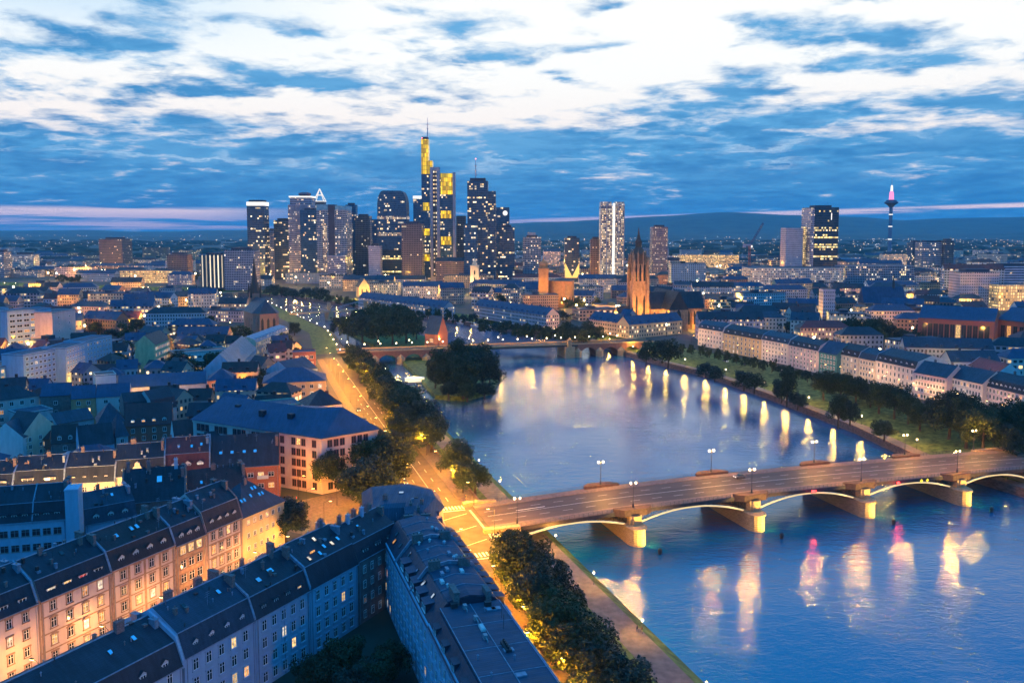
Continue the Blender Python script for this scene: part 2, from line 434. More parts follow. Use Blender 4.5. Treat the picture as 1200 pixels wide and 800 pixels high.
def ground_mat():
    m = bpy.data.materials.new('city_ground'); m.use_nodes = True; q = NT(m.node_tree); b = m.node_tree.nodes['Principled BSDF']
    tc = q.n('ShaderNodeTexCoord'); o = tc.outputs['Object']
    n1, n2, n3 = q.noise(o, .012, 4, .6), q.noise(o, .15, 4, .6), q.noise(o, .004, 4, .6)
    c = q.mix(q.smooth(n1, .40, .60), (.030, .045, .030), (.055, .055, .060))
    far = q.mix(q.smooth(n3, .45, .6), (.020, .035, .025), (.045, .06, .045))
    dist = q.smooth(q.vm('LENGTH', o), 1500, 4000)
    c = q.mix(dist, c, far)
    q.put(b.inputs['Base Color'], q.mix(q.smooth(n2, .3, .7), q.vm('MULTIPLY', c, (.7, .7, .7)), c)); b.inputs['Roughness'].default_value = .85
    return m
M_ground = ground_mat()
M_asph = mat('asphalt', (.052, .045, .038), .75, .3, .25, bump=.1)
M_pave = mat('paving', (.12, .095, .072), .8, .3, 1.2)
M_path = mat('promenade_paving', (.14, .115, .105), .85, .25, .5)
M_grass = mat('bank_grass', (.055, .105, .022), .9, .45, .35, tint=(.095, .130, .030))
M_wall = mat('quay_sandstone', (.16, .105, .085), .85, .35, .6, stretch=(1, 1, 2.5))
M_mark = mat('road_paint', (.70, .68, .62), .7, .2, 2.0)
M_kerb = mat('kerb_stone', (.26, .25, .24), .8, .2, 1.0)

# south bank: water edge, promenade, retaining wall
SS = [-260, -120, 0, 60, 120, 170, 220, 270, 330, 390, 450, 520, 590]
def line(t, ss=SS): return [E(s, t + 0.6 * math.sin(s * .013)) for s in ss]
far_s = [Vector(p) for p in ((-119, 617), (-160, 757), (-232, 909), (-305, 1064), (-480, 1190), (-900, 1330), (-2500, 1700))]
south_edge = [E(s, 74) for s in SS] + far_s[:1] + far_s[1:]
poly = [Vector((300, -2500))] + south_edge + [Vector((-26000, 2500)), Vector((-26000, -2500))]
sheet('ground', poly, 8.0, M_ground)
strip('grass_slope', line(95.0), line(90.0), -.4, 2.5, M_grass)
strip('promenade', line(90.0), line(82.5), 2.5, 2.5, M_path)
strip('grass_verge', line(82.5), line(74), 2.5, 2.9, M_grass)
def low_wall(name, label, pts, thick, z0, z1, m, cap=None, side=1):
    b = MB(); off = []
    for i, p in enumerate(pts):
        d = (pts[min(i + 1, len(pts) - 1)] - pts[max(i - 1, 0)]).normalized(); off.append(p + Vector((-d.y, d.x)) * thick * side)
    for i in range(len(pts) - 1):
        b.add([(*pts[i], z0), (*pts[i + 1], z0), (*pts[i + 1], z1), (*pts[i], z1)]); b.add([(*off[i], z0), (*off[i + 1], z0), (*off[i + 1], z1), (*off[i], z1)])
        b.add([(*pts[i], z1), (*pts[i + 1], z1), (*off[i + 1], z1), (*off[i], z1)])
    return tag(b.build(name, m), label, 'wall')
low_wall('retaining_wall', 'long brown sandstone retaining wall between the lit riverside road and the promenade', [E(s, 74.1) for s in SS if s < 240], .5, 2.0, 8.95, M_wall)
low_wall('retaining_wall', 'sandstone retaining wall under the tree row upstream of the arched bridge', [E(s, 74.1) for s in SS if s > 265], .5, 2.0, 8.95, M_wall)
up_edge = [Vector((-119, 617))] + far_s[1:]
low_wall('quay_wall', 'dark quay wall along the inner bend of the river beyond the red bridge', up_edge, .6, -.5, 8.0, M_wall)

# north bank
NP = [Vector((330, -300)), Vector((240, 180)), Vector((196, 300))] + [G(px, py, 0) for px, py in ((1085, 548), (1000, 507), (900, 468), (830, 443), (760, 425), (735, 418), (690, 402), (590, 388), (500, 374), (400, 358), (330, 348))] + [Vector((-950, 1480)), Vector((-2500, 1850))]
def offs(pts, ds):
    out = []
    for i, p in enumerate(pts):
        d = (pts[min(i + 1, len(pts) - 1)] - pts[max(i - 1, 0)]).normalized(); k = ds[i] if hasattr(ds, '__len__') else ds
        out.append(p + Vector((d.y, -d.x)) * k)
    return out
PW = [46, 46, 46, 46, 46, 46, 44, 40, 36, 26, 20, 20, 20, 20, 20, 20]
N1, N2, N3 = offs(NP, .7), offs(NP, 7.0), offs(NP, PW)
low_wall('quay_wall', 'long dark sandstone quay wall along the park side of the river', NP, .7, -.5, 3.6, M_wall, side=-1)
strip('promenade', N1, N2, 3.2, 3.2, M_path)
strip('park_lawn', N2, N3, 3.2, 8.0, M_grass)
sheet('ground', N3 + [Vector((-26000, 5000)), Vector((-26000, 26000)), Vector((26000, 26000)), Vector((26000, -2500)), Vector((2000, -2500))], 8.0, M_ground)
BK = [Vector(p) for p in ((-126, 628), (-160, 757), (-232, 909), (-300, 1055))]
sheet('park_lawn', [p + Vector((-1.5, -.5)) for p in BK] + [p + Vector((-19, -8)) for p in reversed(BK)], 8.05, M_grass)
# the island in the river
ISL = [G(510, 468, 0), G(545, 470, 0), G(577, 462, 0), Vector((-8, 560)), Vector((-14, 640)), Vector((-52, 720)), Vector((-95, 800)), Vector((-150, 860)), Vector((-165, 830)), Vector((-128, 740)), Vector((-85, 640)), Vector((-62, 560))]
b = MB(); b.prism(ISL, -.5, 2.6); struct(b.build('island', M_grass))

# riverside road, its pavements and markings
S2 = [-260, -60, 60, 130, 180, 225]
S3 = [272, 330, 400, 480, 560, 612]
sheet('road', [E(-260, 53), E(215, 53), E(226, 53), E(272, 53), E(615, 52), E(615, 67), E(272, 68), E(228, 68), E(214, 58.6), E(-260, 58.6)], 8.02, M_asph)
def kerb(name, s0, s1, t0, t1, m=None):
    b = MB(); b.prism([E(s0, t0), E(s0, t1), E(s1, t1), E(s1, t0)], 7.9, 8.14); return struct(b.build(name, m or M_pave))
kerb('pavement', -260, 214, 58.7, 73.9); kerb('pavement', 274, 612, 67.6, 73.9); kerb('pavement', -260, 218, 48.6, 53)
kerb('pavement', 276, 612, 47.5, 52)
def mark(pts, z=8.045):
    MK.add([(*p, z) for p in pts])
MK = MB()
for s in range(-60, 460, 12):
    if 222 < s < 270: continue
    for t in ((55.8,) if s < 216 else (57.0, 64.0)): mark([E(s, t), E(s, t + .18), E(s + 4, t + .18), E(s + 4, t)])
for s0, s1 in ((-60, 222), (272, 610)):
    for t in ((53.4, 58.2) if s1 == 222 else (60.6,)): mark([E(s0, t), E(s0, t + .14), E(s1, t + .14), E(s1, t)])
for s0 in (225, 267):
    for t in np.arange(53.8, 67.5, 1.1): mark([E(s0, t), E(s0, t + .55), E(s0 + 3.2, t + .55), E(s0 + 3.2, t)])
    mark([E(s0 - 1.6, 53.4), E(s0 - 1.6, 67.4), E(s0 - 1.1, 67.4), E(s0 - 1.1, 53.4)])
for s in np.arange(229, 265, 1.1): mark([E(s, 68.4), E(s, 71.6), E(s + .55, 71.6), E(s + .55, 68.4)])
for s in (232, 244, 256): mark([E(s, 55), E(s + .2, 55), E(s + 6, 67), E(s + 5.8, 67)])
struct(MK.build('road_markings', M_mark))
# side street and square between the left rows
ST_D = Vector((.436, .90)).normalized(); ST_N = Vector((.90, -.436)).normalized()
A0 = Vector((-98.0, 171.0))
def RA(s, n=0.0): return A0 + ST_D * s + ST_N * n       # along the pink row; n out into its street
sheet('road', [RA(-90, 4), RA(-90, 18), RA(78, 18), RA(78, 4)], 8.02, M_asph)
b = MB(); b.prism([RA(-90, 0), RA(-90, 4), RA(76, 4), RA(76, 0)], 7.9, 8.14); struct(b.build('pavement', M_pave))
sq = [G(327, 620), G(420, 640), G(500, 600), G(470, 560), G(400, 575), G(345, 588)]
sheet('square', sq, 8.03, M_pave)

# hills on the horizon
def hills():
    prof = [(-900, 272), (-300, 268), (0, 270.5), (100, 269.5), (200, 271), (300, 269), (420, 266), (520, 263.5), (600, 262), (700, 257), (780, 252.5), (850, 249), (900, 251), (960, 252.5), (1010, 254), (1060, 258), (1110, 256), (1160, 255), (1240, 253), (1500, 255), (2200, 262)]
    xs, ys = zip(*prof); D0 = 12000.0
    g = []; nA, nD = 260, 40
    for j in range(nD + 1):
        d = 5200 + j * 300.0; row = []
        for i in range(nA + 1):
            a = -1.5 + 3.1 * i / nA
            py = np.interp(600 + 1000 * a, xs, ys)
            top = HCAM + (HOR - py) * D0 / 1000
            f1 = math.exp(-((d - D0) / 2600) ** 2); f2 = math.exp(-((d - 7600) / 900) ** 2)
            nz = math.sin(a * 23 + d * .0007) + .6 * math.sin(a * 51 + d * .0011 + 1) + .4 * math.sin(a * 97 - d * .0017)
            h = (top - 0) * f1 + f2 * (34 + 14 * math.sin(a * 9 + 2) + 7 * nz) + nz * 5 * f1 - 4
            row.append((a * d, d, h))
        g.append(row)
    b = MB()
    for j in range(nD):
        for i in range(nA): b.add([g[j][i], g[j][i + 1], g[j + 1][i + 1], g[j + 1][i]])
    o = b.build('hills', mat('forest_hills', (.022, .055, .055), .9, .35, .004, tint=(.04, .07, .055)))
    for p in o.data.polygons: p.use_smooth = True
    struct(o)
hills()

# air between the city and the hills
b = MB(); b.box(-26500, 26500, -2700, 26500, -2.2, 420)
hz = b.build('haze', []); struct(hz, 'stuff')
hm = bpy.data.materials.new('haze'); hm.use_nodes = True; hm.node_tree.nodes.clear(); q = NT(hm.node_tree)
pv_ = q.n('ShaderNodeVolumePrincipled'); pv_.inputs['Color'].default_value = (.36, .80, 1, 1); pv_.inputs['Density'].default_value = 4.5e-5; pv_.inputs['Anisotropy'].default_value = .0
oo = q.n('ShaderNodeOutputMaterial'); hm.node_tree.links.new(pv_.outputs[0], oo.inputs['Volume'])
hz.data.materials.append(hm)
# ------------------------------------------------------------------ houses with real windows
_wc = {}
def frame_mesh(w, h, style):
    k = ('f', round(w, 2), round(h, 2), style)
    if k in _wc: return _wc[k]
    b = MB()
    if style == 'stone':
        t = .20
        for x0, x1, z0, z1 in ((-w / 2 - t, -w / 2, 0, h), (w / 2, w / 2 + t, 0, h)): b.box(x0, x1, -.12, -.002, z0, z1, 1)
        b.box(-w / 2 - t - .1, w / 2 + t + .1, -.22, -.002, h, h + .30, 1); b.box(-w / 2 - t - .06, w / 2 + t + .06, -.26, -.002, -.22, 0, 1)
    elif style == 'arch':
        t = .20
        for x0, x1, z0, z1 in ((-w / 2 - t, -w / 2, 0, h), (w / 2, w / 2 + t, 0, h)): b.box(x0, x1, -.14, -.002, z0, z1, 1)
        b.box(-w / 2 - t - .12, w / 2 + t + .12, -.26, -.002, -.22, 0, 1)
        pts = [(-w / 2 - .35, h), (w / 2 + .35, h), (w / 2 + .35, h + .2), (0, h + .65), (-w / 2 - .35, h + .2)]
        b.add([(x, -.24, z) for x, z in pts], 1)
        for (x0, z0), (x1, z1) in zip(pts, pts[1:] + pts[:1]): b.add([(x0, -.24, z0), (x0, -.002, z0), (x1, -.002, z1), (x1, -.24, z1)], 1)
    else:
        b.box(-w / 2 - .08, w / 2 + .08, -.18, -.002, -.10, 0, 1)
    y0, y1, t = -.075, -.004, .085
    b.box(-w / 2, -w / 2 + t, y0, y1, 0, h); b.box(w / 2 - t, w / 2, y0, y1, 0, h)
    b.box(-w / 2 + t, w / 2 - t, y0, y1, 0, t); b.box(-w / 2 + t, w / 2 - t, y0, y1, h - t, h)
    b.box(-.05, .05, y0, y1, t, h - t)
    if h > 1.5: b.box(-w / 2 + t, -.05, y0, y1, h * .66, h * .66 + .07); b.box(.05, w / 2 - t, y0, y1, h * .66, h * .66 + .07)
    _wc[k] = b; return b
def frame_data(w, h, style, mats):
    k = ('fm', round(w, 2), round(h, 2), style, tuple(m.name for m in mats))
    if k not in _wc: _wc[k] = frame_mesh(w, h, style).mesh('window_frame', list(mats))
    return _wc[k]
def pane_data(w, h, m):
    k = ('p', round(w, 2), round(h, 2), m.name)
    if k not in _wc:
        b = MB(); b.add([(-w / 2 + .02, -.035, .02), (w / 2 - .02, -.035, .02), (w / 2 - .02, -.035, h - .02), (-w / 2 + .02, -.035, h - .02)]); _wc[k] = b.mesh('pane', m)
    return _wc[k]
def simple_data(w, h, fm, pm):
    """small window seen from far: frame, sill and glass in one mesh"""
    k = ('s', round(w, 2), round(h, 2), fm.name, pm.name)
    if k not in _wc:
        b = MB(); t = .12
        b.box(-w / 2 - t, -w / 2, -.12, -.002, -.15, h); b.box(w / 2, w / 2 + t, -.12, -.002, -.15, h); b.box(-w / 2, w / 2, -.12, -.002, h - .001, h + t); b.box(-w / 2, w / 2, -.2, -.002, -.15, 0)
        b.box(-.05, .05, -.09, -.03, 0, h - .002)
        b.add([(-w / 2, -.02, 0), (w / 2, -.02, 0), (w / 2, -.02, h), (-w / 2, -.02, h)], 1)
        _wc[k] = b.mesh('window', [fm, pm])
    return _wc[k]
def pick_pane(lit):
    r = rnd.random()
    if r > lit: return M_pane
    return rnd.choice((L_warm, L_warm, L_warm2, L_cool))
def place_window(root, x, y, z, w, h, rz=0.0, style='plain', frame=None, trim=None, lit=.1, pane=None, simple=False, name='window'):
    pm = pane or pick_pane(lit); fm = frame or M_frame
    if simple:
        return link(simple_data(w, h, fm, pm), name, root, (x, y, z), rz)
    f = link(frame_data(w, h, style, (fm, trim or M_stone)), name, root, (x, y, z), rz)
    link(pane_data(w, h, pm), 'pane', f)
    return f
def dormer_data(w, h, d, kind, wallm, roofm):
    k = ('d', w, h, d, kind, wallm.name, roofm.name)
    if k not in _wc:
        b = MB()
        if kind == 'gable':
            b.box(-w / 2, w / 2, 0, d, -.3, h)
            b.add([(-w / 2, 0, h), (w / 2, 0, h), (0, 0, h + w * .42)], 0)
            for s in (1, -1): b.add([(s * (w / 2 + .2), -.2, h - .08), (s * (w / 2 + .2), d, h - .08), (0, d, h + w * .45), (0, -.2, h + w * .45)], 1); b.add([(s * (w / 2 + .2), -.2, h - .2), (s * (w / 2 + .2), -.2, h - .08), (0, -.2, h + w * .45), (0, -.2, h + w * .45 - .14)], 1)
        else:
            b.box(-w / 2, w / 2, 0, d, -.3, h)
            b.add([(-w / 2 - .2, -.25, h), (w / 2 + .2, -.25, h), (w / 2 + .2, d + .6, h + .5), (-w / 2 - .2, d + .6, h + .5)], 1)
            b.add([(-w / 2 - .2, -.25, h - .15), (w / 2 + .2, -.25, h - .15), (w / 2 + .2, -.25, h), (-w / 2 - .2, -.25, h)], 1)
            for s in (1, -1): b.add([(s * (w / 2 + .2), -.25, h - .15), (s * (w / 2 + .2), d + .6, h + .3), (s * (w / 2 + .2), d + .6, h + .5), (s * (w / 2 + .2), -.25, h)], 1)
        _wc[k] = b.mesh('dormer', [wallm, roofm])
    return _wc[k]
def add_dormer(root, x, y, z, w=1.5, h=1.5, d=2.6, rz=0.0, kind='gable', wallm=None, roofm=None, lit=.1, pane=None):
    o = link(dormer_data(w, h, d, kind, wallm or M_white, roofm or M_slate), 'dormer', root, (x, y, z), rz)
    f = link(frame_data(w - .4, h - .35, 'plain', (M_frame, M_frame)), 'window', o, (0, -.004, .15))
    pm = pane or pick_pane(lit)
    link(pane_data(w - .4, h - .35, pm), 'pane', o, (0, -.004, .15))
    return o
def chimney_data(w, d, h, m):
    k = ('c', w, d, h, m.name)
    if k not in _wc:
        b = MB(); b.box(-w / 2, w / 2, -d / 2, d / 2, -2.2, h); b.box(-w / 2 - .1, w / 2 + .1, -d / 2 - .1, d / 2 + .1, h, h + .15)
        n = max(1, int(w / .5))
        for i in range(n): b.lathe([(.14, h + .15), (.11, h + .6)], 8, 0, ((i - (n - 1) / 2) * .5, 0))
        _wc[k] = b.mesh('chimney', m)
    return _wc[k]
def skylight_data(w, h, m):
    k = ('k', w, h, m.name)
    if k not in _wc:
        b = MB(); b.box(-w / 2, w / 2, 0, h, 0, .10, 0); b.box(-w / 2 + .12, w / 2 - .12, .12, h - .12, .101, .125, 1)
        _wc[k] = b.mesh('skylight', [M_iron, m])
    return _wc[k]
def prof_z(prof, y):
    for (y0, z0), (y1, z1) in zip(prof, prof[1:]):
        if y0 <= y <= y1: return z0 + (z1 - z0) * (y - y0) / (y1 - y0), math.atan2(z1 - z0, y1 - y0)
    return prof[-1][1], 0.0
def roof_prof(kind, W, he, rise):
    if kind == 'gable': return [(-.45, he), (W / 2, he + rise), (W + .45, he)]
    if kind == 'mansard': return [(-.30, he), (1.5, he + rise * .55), (W / 2, he + rise), (W - 1.5, he + rise * .55), (W + .30, he)]
    if kind == 'shed': return [(-.4, he), (W - .3, he + rise), (W + .3, he + rise * .95)]
    return [(0, he), (W, he)]

HOUSES = []
class House:
    """a house: front facade along local x, facing -y"""
    def __init__(s, name, label, cat, P0, P1, W, z0, he, roof='gable', rise=6.0, wallm=None, roofm=None, group=None, z_is_world=True):
        d = Vector(P1) - Vector(P0); s.L = d.length; s.W = W; s.z0 = z0; s.he = he - z0; s.rise = rise; s.kind = roof
        s.root = thing(name, label, cat, (P0[0], P0[1], z0), math.atan2(d.y, d.x), group)
        s.wallm = wallm or M_cream; s.roofm = roofm or M_slate
        b = MB(); b.prism([(0, 0), (s.L, 0), (s.L, W), (0, W)], 0, s.he); s.prof = roof_prof(roof, W, s.he, rise)
        b.build('wall', s.wallm, s.root)
        rb = MB()
        if roof in ('gable', 'mansard', 'shed'):
            p = s.prof; low = [(p[0][0], p[0][1] - .12)] + [(p[-1][0], p[-1][1] - .12)]
            rb.extrude_x([low[0], low[1]] + list(reversed(p)), -.05, s.L + .05, 0, 1)
            # thin eave boards close the ends; wall gables stand inside
        elif roof == 'hip':
            o = .5; i = min(W / 2, s.L / 2 - .3); L = s.L
            e = [(-o, -o, s.he), (L + o, -o, s.he), (L + o, W + o, s.he), (-o, W + o, s.he)]
            r0, r1 = (i, W / 2, s.he + rise), (L - i, W / 2, s.he + rise)
            rb.add([e[0], e[1], r1, r0]); rb.add([e[1], e[2], r1]); rb.add([e[2], e[3], r0, r1]); rb.add([e[3], e[0], r0]); rb.add(list(reversed(e)))
        elif roof == 'flat':
            rb.box(-.1, s.L + .1, -.1, W + .1, s.he, s.he + .25)
            t = .3
            for x0, x1, y0, y1 in ((-.1, s.L + .1, -.1, t - .1), (-.1, s.L + .1, W + .1 - t, W + .1), (-.1, t - .1, t - .1, W + .1 - t), (s.L + .1 - t, s.L + .1, t - .1, W + .1 - t)): rb.box(x0, x1, y0, y1, s.he + .25, s.he + .75, 1)
        rb.build('roof', [s.roofm, s.wallm], s.root); HOUSES.append(s)
    def cornice(s, m=None, proj=.4, h=.45):
        b = MB(); b.box(-.02, s.L + .02, -proj, -.003, s.he - h - .12, s.he - .13)
        b.build('cornice', m or M_stone, s.root)
    def firewall(s, x, m=None, t=.45, up=.45):
        p = s.prof; pp = [(y, z + up) for y, z in p]
        b = MB(); b.extrude_x([(p[0][0] + .1, s.he - .6), (p[-1][0] - .1, s.he - .6)] + list(reversed(pp)), x - t / 2, x + t / 2); b.build('fire_wall', m or M_lead, s.root)
    def row(s, z, n, w, h, x0=None, x1=None, side='front', style='plain', lit=.1, simple=False, frame=None, trim=None, skip=(), panes={}):
        L = s.L if side in ('front', 'back') else s.W
        x0 = 1.0 if x0 is None else x0; x1 = L - 1.0 if x1 is None else x1
        for i in range(n):
            if i in skip: continue
            u = x0 + (x1 - x0) * (i + .5) / n
            if side == 'front': x, y, rz = u, 0, 0
            elif side == 'back': x, y, rz = s.L - u, s.W, math.pi
            elif side == 'right': x, y, rz = s.L, u, math.pi / 2
            else: x, y, rz = 0, s.W - u, -math.pi / 2
            place_window(s.root, x, y, z, w, h, rz, style, frame, trim, lit, panes.get(i), simple)
    def dormers(s, n, y=.35, up=.5, x0=1.0, x1=None, back=False, lit=.1, panes={}, **kw):
        x1 = s.L - 1.0 if x1 is None else x1
        for i in range(n):
            x = x0 + (x1 - x0) * (i + .5) / n
            if not back: add_dormer(s.root, x, y, s.he + up, rz=0, lit=lit, roofm=s.roofm, pane=panes.get(i), **kw)
            else: add_dormer(s.root, x, s.W - y, s.he + up, rz=math.pi, lit=lit, roofm=s.roofm, **kw)
    def chimney(s, x, y, w=.9, d=.6, h=1.4, m=None):
        z, _ = prof_z(s.prof, y); link(chimney_data(w, d, h, m or M_chim), 'chimney', s.root, (x, y, z))
    def skylight(s, x, y, w=.9, h=1.3, m=None):
        z, a = prof_z(s.prof, y); o = link(skylight_data(w, h, m or M_skyl), 'skylight', s.root, (x, y, z + .02)); o.rotation_euler = (a, 0, 0)
    def clutter(s, n=9, seed=1):
        r_ = random.Random(seed + int(s.L * 10))
        for i in range(n):
            x = r_.uniform(.8, s.L - .8); y = r_.uniform(1.8, s.W * .62); z, a = prof_z(s.prof, y); k = r_.choice(('vent', 'vent', 'aerial', 'flue', 'hatch'))
            b = MB()
            if k == 'vent': b.lathe([(.10, -.4), (.10, .5), (.2, .55), (.03, .75)], 7); nm = 'roof_vent'
            elif k == 'flue': b.box(-.25, .25, -.25, .25, -.6, .9); b.box(-.32, .32, -.32, .32, .9, 1.0); nm = 'flue'
            elif k == 'hatch': b.box(-.4, .4, -.5, .5, -.3, .16); nm = 'roof_hatch'
            else:
                b.tube([(0, 0, -.5), (0, 0, 2.6)], .035, 4); nm = 'aerial'
                for zz in (1.7, 2.1, 2.5): b.tube([(-.55, 0, zz), (.55, 0, zz)], .025, 4)
            b.build(nm, r_.choice((M_lead, M_iron, M_chim)), s.root, (x, y, z))
        b = MB()
        for y in (.25, s.W - .25): b.tube([(0, y - .75 if y < 1 else y + .75, s.he - .1), (s.L, y - .75 if y < 1 else y + .75, s.he - .1)], .09, 5)
        for x in (.5, s.L - .5): b.tube([(x, -.14, .2), (x, -.14, s.he - .3), (x, -.5, s.he - .12)], .06, 5)
        b.build('gutter', M_lead, s.root)
        if s.kind == 'mansard':
            b = MB(); y, z = s.prof[1]; b.box(0, s.L, y - .12, y + .06, z - .05, z + .10); yr, zr = s.prof[2]; b.box(0, s.L, yr - .15, yr + .15, zr - .08, zr + .06); b.build('ridge_flashing', M_lead, s.root)
    def part(s, name, mb, m, loc=(0, 0, 0), rz=0.0): return mb.build(name, m, s.root, loc, rz)

def eave(px, py, z): return G(px, py, z)
# ------------------------------------------------------------------ near rows on the south bank
GA = 'terraced houses of the pink row'
def trim_grid(h, floors, fh, xs, m=M_stone, bands=True):
    b = MB()
    if bands:
        for k in range(1, floors): b.box(0.02, h.L - .02, -.10, -.003, k * fh - .12, k * fh + .16)
    for x in xs: b.box(x - .28, x + .28, -.14, -.003, .1, h.he - .6)
    h.part('facade_trim', b, m)
# row A: pink and brown houses above the lit side street
hA = House('terraced_house', 'pink rendered corner house at the lower edge of the photo, arched brown window heads', 'house', RA(-34), RA(-.5), 14, 8, 23, 'mansard', 7.5, M_pink, M_slate, GA)
for k in range(4): hA.row(1.0 + 3.7 * k, 9, 1.15, 1.95, style='stone', lit=.12)
hA.dormers(8, w=1.9, h=1.7, kind='shed', lit=.2); hA.firewall(hA.L - .2); hA.cornice(); hA.chimney(20, 6); hA.chimney(29, 8)
hA = House('terraced_house', 'pink house with brown arched window frames and lit red window in its dark mansard', 'house', RA(0), RA(17.2), 14, 8, 23, 'mansard', 7.5, M_pink, M_slate, GA)
for k in range(4): hA.row(1.0 + 3.7 * k, 4, 1.25, 2.1, style='arch' if k in (1, 2) else 'stone', lit=.10, panes={3: L_warm2} if k in (1, 2) else ({2: L_warm} if k == 0 else {}))
hA.dormers(4, w=2.2, h=1.6, kind='shed', panes={0: L_cool, 1: L_warm, 2: L_red, 3: M_pane}); hA.firewall(17.1); hA.cornice()
trim_grid(hA, 4, 3.7, (.4, 16.8)); hA.chimney(5, 6.5); hA.chimney(14, 5.5); hA.skylight(9, 4.5, m=M_pane)
hA = House('terraced_house', 'cream house divided by brown vertical and horizontal bands, roof skylights in a row', 'house', RA(17.4), RA(35.4), 14, 8, 23.2, 'mansard', 7.5, M_pink, M_slate2, GA)
for k in range(4): hA.row(1.0 + 3.7 * k, 4, 1.4, 2.05, style='stone', lit=.12, panes={1: L_warm, 0: L_warm} if k == 0 else ({3: L_warm2, 1: L_warm} if k == 1 else {}))
hA.dormers(4, w=1.7, h=1.5, kind='gable', lit=0); hA.firewall(17.9); hA.cornice()
trim_grid(hA, 4, 3.7, (.4, 4.6, 9.0, 13.4, 17.5))
hA.skylight(5.0, 3.6); hA.skylight(9.4, 3.9, 1.0, 1.5); hA.skylight(11.0, 3.9, 1.0, 1.5); hA.chimney(15, 5.5)
hA = House('terraced_house', 'narrow brown sandstone house with three bright yellow top floor windows', 'house', RA(35.6), RA(45.4), 14, 8, 22.6, 'mansard', 8.2, mat('brown_render', (.36, .22, .15), .85, .2, .8), M_slate, GA)
for k in range(4): hA.row(1.0 + 3.6 * k, 3, 1.7, 2.1, style='stone', lit=.1, panes={0: L_warm, 1: L_warm, 2: L_warm} if k == 3 else {})
hA.dormers(3, w=1.5, h=1.7, kind='gable', lit=0); hA.firewall(9.7, M_chim, up=.3); hA.cornice(); hA.chimney(4, 6)
hA = House('terraced_house', 'ornate white house with tall paired brown windows and steep slate roof', 'house', RA(45.6), RA(58.2), 14, 8, 23, 'mansard', 9.0, M_pink, M_slate, GA)
for k in range(4): hA.row(1.0 + 3.7 * k, 4, 1.3, 2.3, style='arch' if k == 1 else 'stone', lit=.14, panes={2: L_warm} if k == 3 else ({0: L_warm} if k < 2 else {}))
hA.dormers(4, w=1.5, h=1.6, kind='gable', lit=0); hA.firewall(12.5, M_chim, up=.3); hA.cornice(); trim_grid(hA, 4, 3.7, (.4, 12.2), bands=True)
hA = House('corner_house', 'plain beige corner house at end of the pink row, white skylights on roof', 'house', RA(58.4), RA(75), 14, 8, 22.5, 'hip', 7.0, M_ochre, M_slate3, GA)
for k in range(4): hA.row(1.2 + 3.6 * k, 6, 1.0, 1.35, lit=.12, panes={0: L_warm, 1: L_warm} if k == 3 else ({3: L_warm} if k == 0 else {})); hA.row(1.2 + 3.6 * k, 5, 1.0, 1.35, side='right', lit=.25)
hA.cornice(M_ochre, .3, .3)
hA.prof = [(-.5, hA.he), (7, hA.he + 7)]
for x, y in ((3, 2.6), (4.2, 2.6), (7, 3.0), (10, 2.6), (11.2, 2.6), (9, 4.4), (10.2, 4.4)): hA.skylight(x, y, .9, 1.3)
hA.chimney(8, 6.4)

# row B: dark roofs and blue courtyard facades
B0 = Vector((-59.0, 147.5)); BD = Vector((.47, .883)).normalized()
def RB(s, n=0.0): return B0 + BD * s + Vector((BD.y, -BD.x)) * n
GB = 'courtyard row with blue rear facades'
hB = House('terraced_house', 'nearest dark roofed house at bottom edge, tall parapets and two skylights', 'house', RB(-30), RB(-.6), 17, 8, 22, 'mansard', 7.5, M_bluew, M_slate, GB)
for k in range(4): hB.row(1 + 3.6 * k, 8, 1.15, 1.9, lit=.1)
hB.dormers(6, w=1.5, h=1.5, kind='gable', lit=0); hB.firewall(hB.L + .2, M_bluew, .5, .9); hB.chimney(23, 8, 1.6, .8, 1.8); hB.skylight(24, 5); hB.skylight(19, 4.5)
hB = House('terraced_house', 'slate roofed courtyard house with three white round-topped dormers and pale side wall', 'house', RB(0), RB(17.2), 16, 8, 23, 'mansard', 7.8, M_bluew, M_slate3, GB)
for k in range(4): hB.row(1 + 3.6 * k, 5, 1.25, 2.1, lit=.05, panes={3: L_warm} if k in (1, 3) else {}, style='stone', trim=M_bluew)
hB.dormers(4, w=1.3, h=1.5, kind='gable', lit=0); hB.firewall(17.1, M_lead); hB.chimney(11, 8.6, 1.5, .8, 1.6); hB.chimney(4, 8.6, 1.5, .8, 1.6); hB.skylight(13, 4.6); hB.skylight(5, 5, m=M_pane); hB.chimney(2.5, 5, .6, .6, 1.0)
hB = House('terraced_house', 'blue courtyard house with plain slate roof and pale drainpipes between its windows', 'house', RB(17.4), RB(33.2), 16, 8, 23, 'mansard', 7.6, M_bluew, M_slate, GB)
for k in range(4): hB.row(1 + 3.6 * k, 5, 1.25, 2.1, lit=.05, panes={2: L_cool} if k == 2 else {}, style='stone', trim=M_bluew)
hB.chimney(5, 8.4, .7, .7, 1.6); hB.chimney(12, 7, .6, .6, 1.8); hB.skylight(9, 4, 1.6, 1.3); hB.skylight(5, 3.3, 1.2, 1.3); hB.firewall(15.8, M_lead, .5, .7); hB.chimney(8, 5.6, .5, .5, 1.4)
hB.dormers(4, w=1.5, h=1.6, kind='shed', lit=.2, wallm=M_slate)
b = MB()
for x in (.6, 8.0, 15.2): b.tube([(x, -.12, .2), (x, -.12, hB.he - .3)], .07)
hB.part('drainpipe', b, M_lead)
hB = House('terraced_house', 'courtyard house with six scattered lit skylights and a bright open roof hatch', 'house', RB(33.4), RB(49.5), 16, 8, 23, 'mansard', 8.2, M_bluew, M_slate, GB)
for k in range(4): hB.row(1 + 3.6 * k, 5, 1.2, 2.1, lit=.03, panes={3: L_warm} if k == 2 else {}, style='stone', trim=M_bluew)
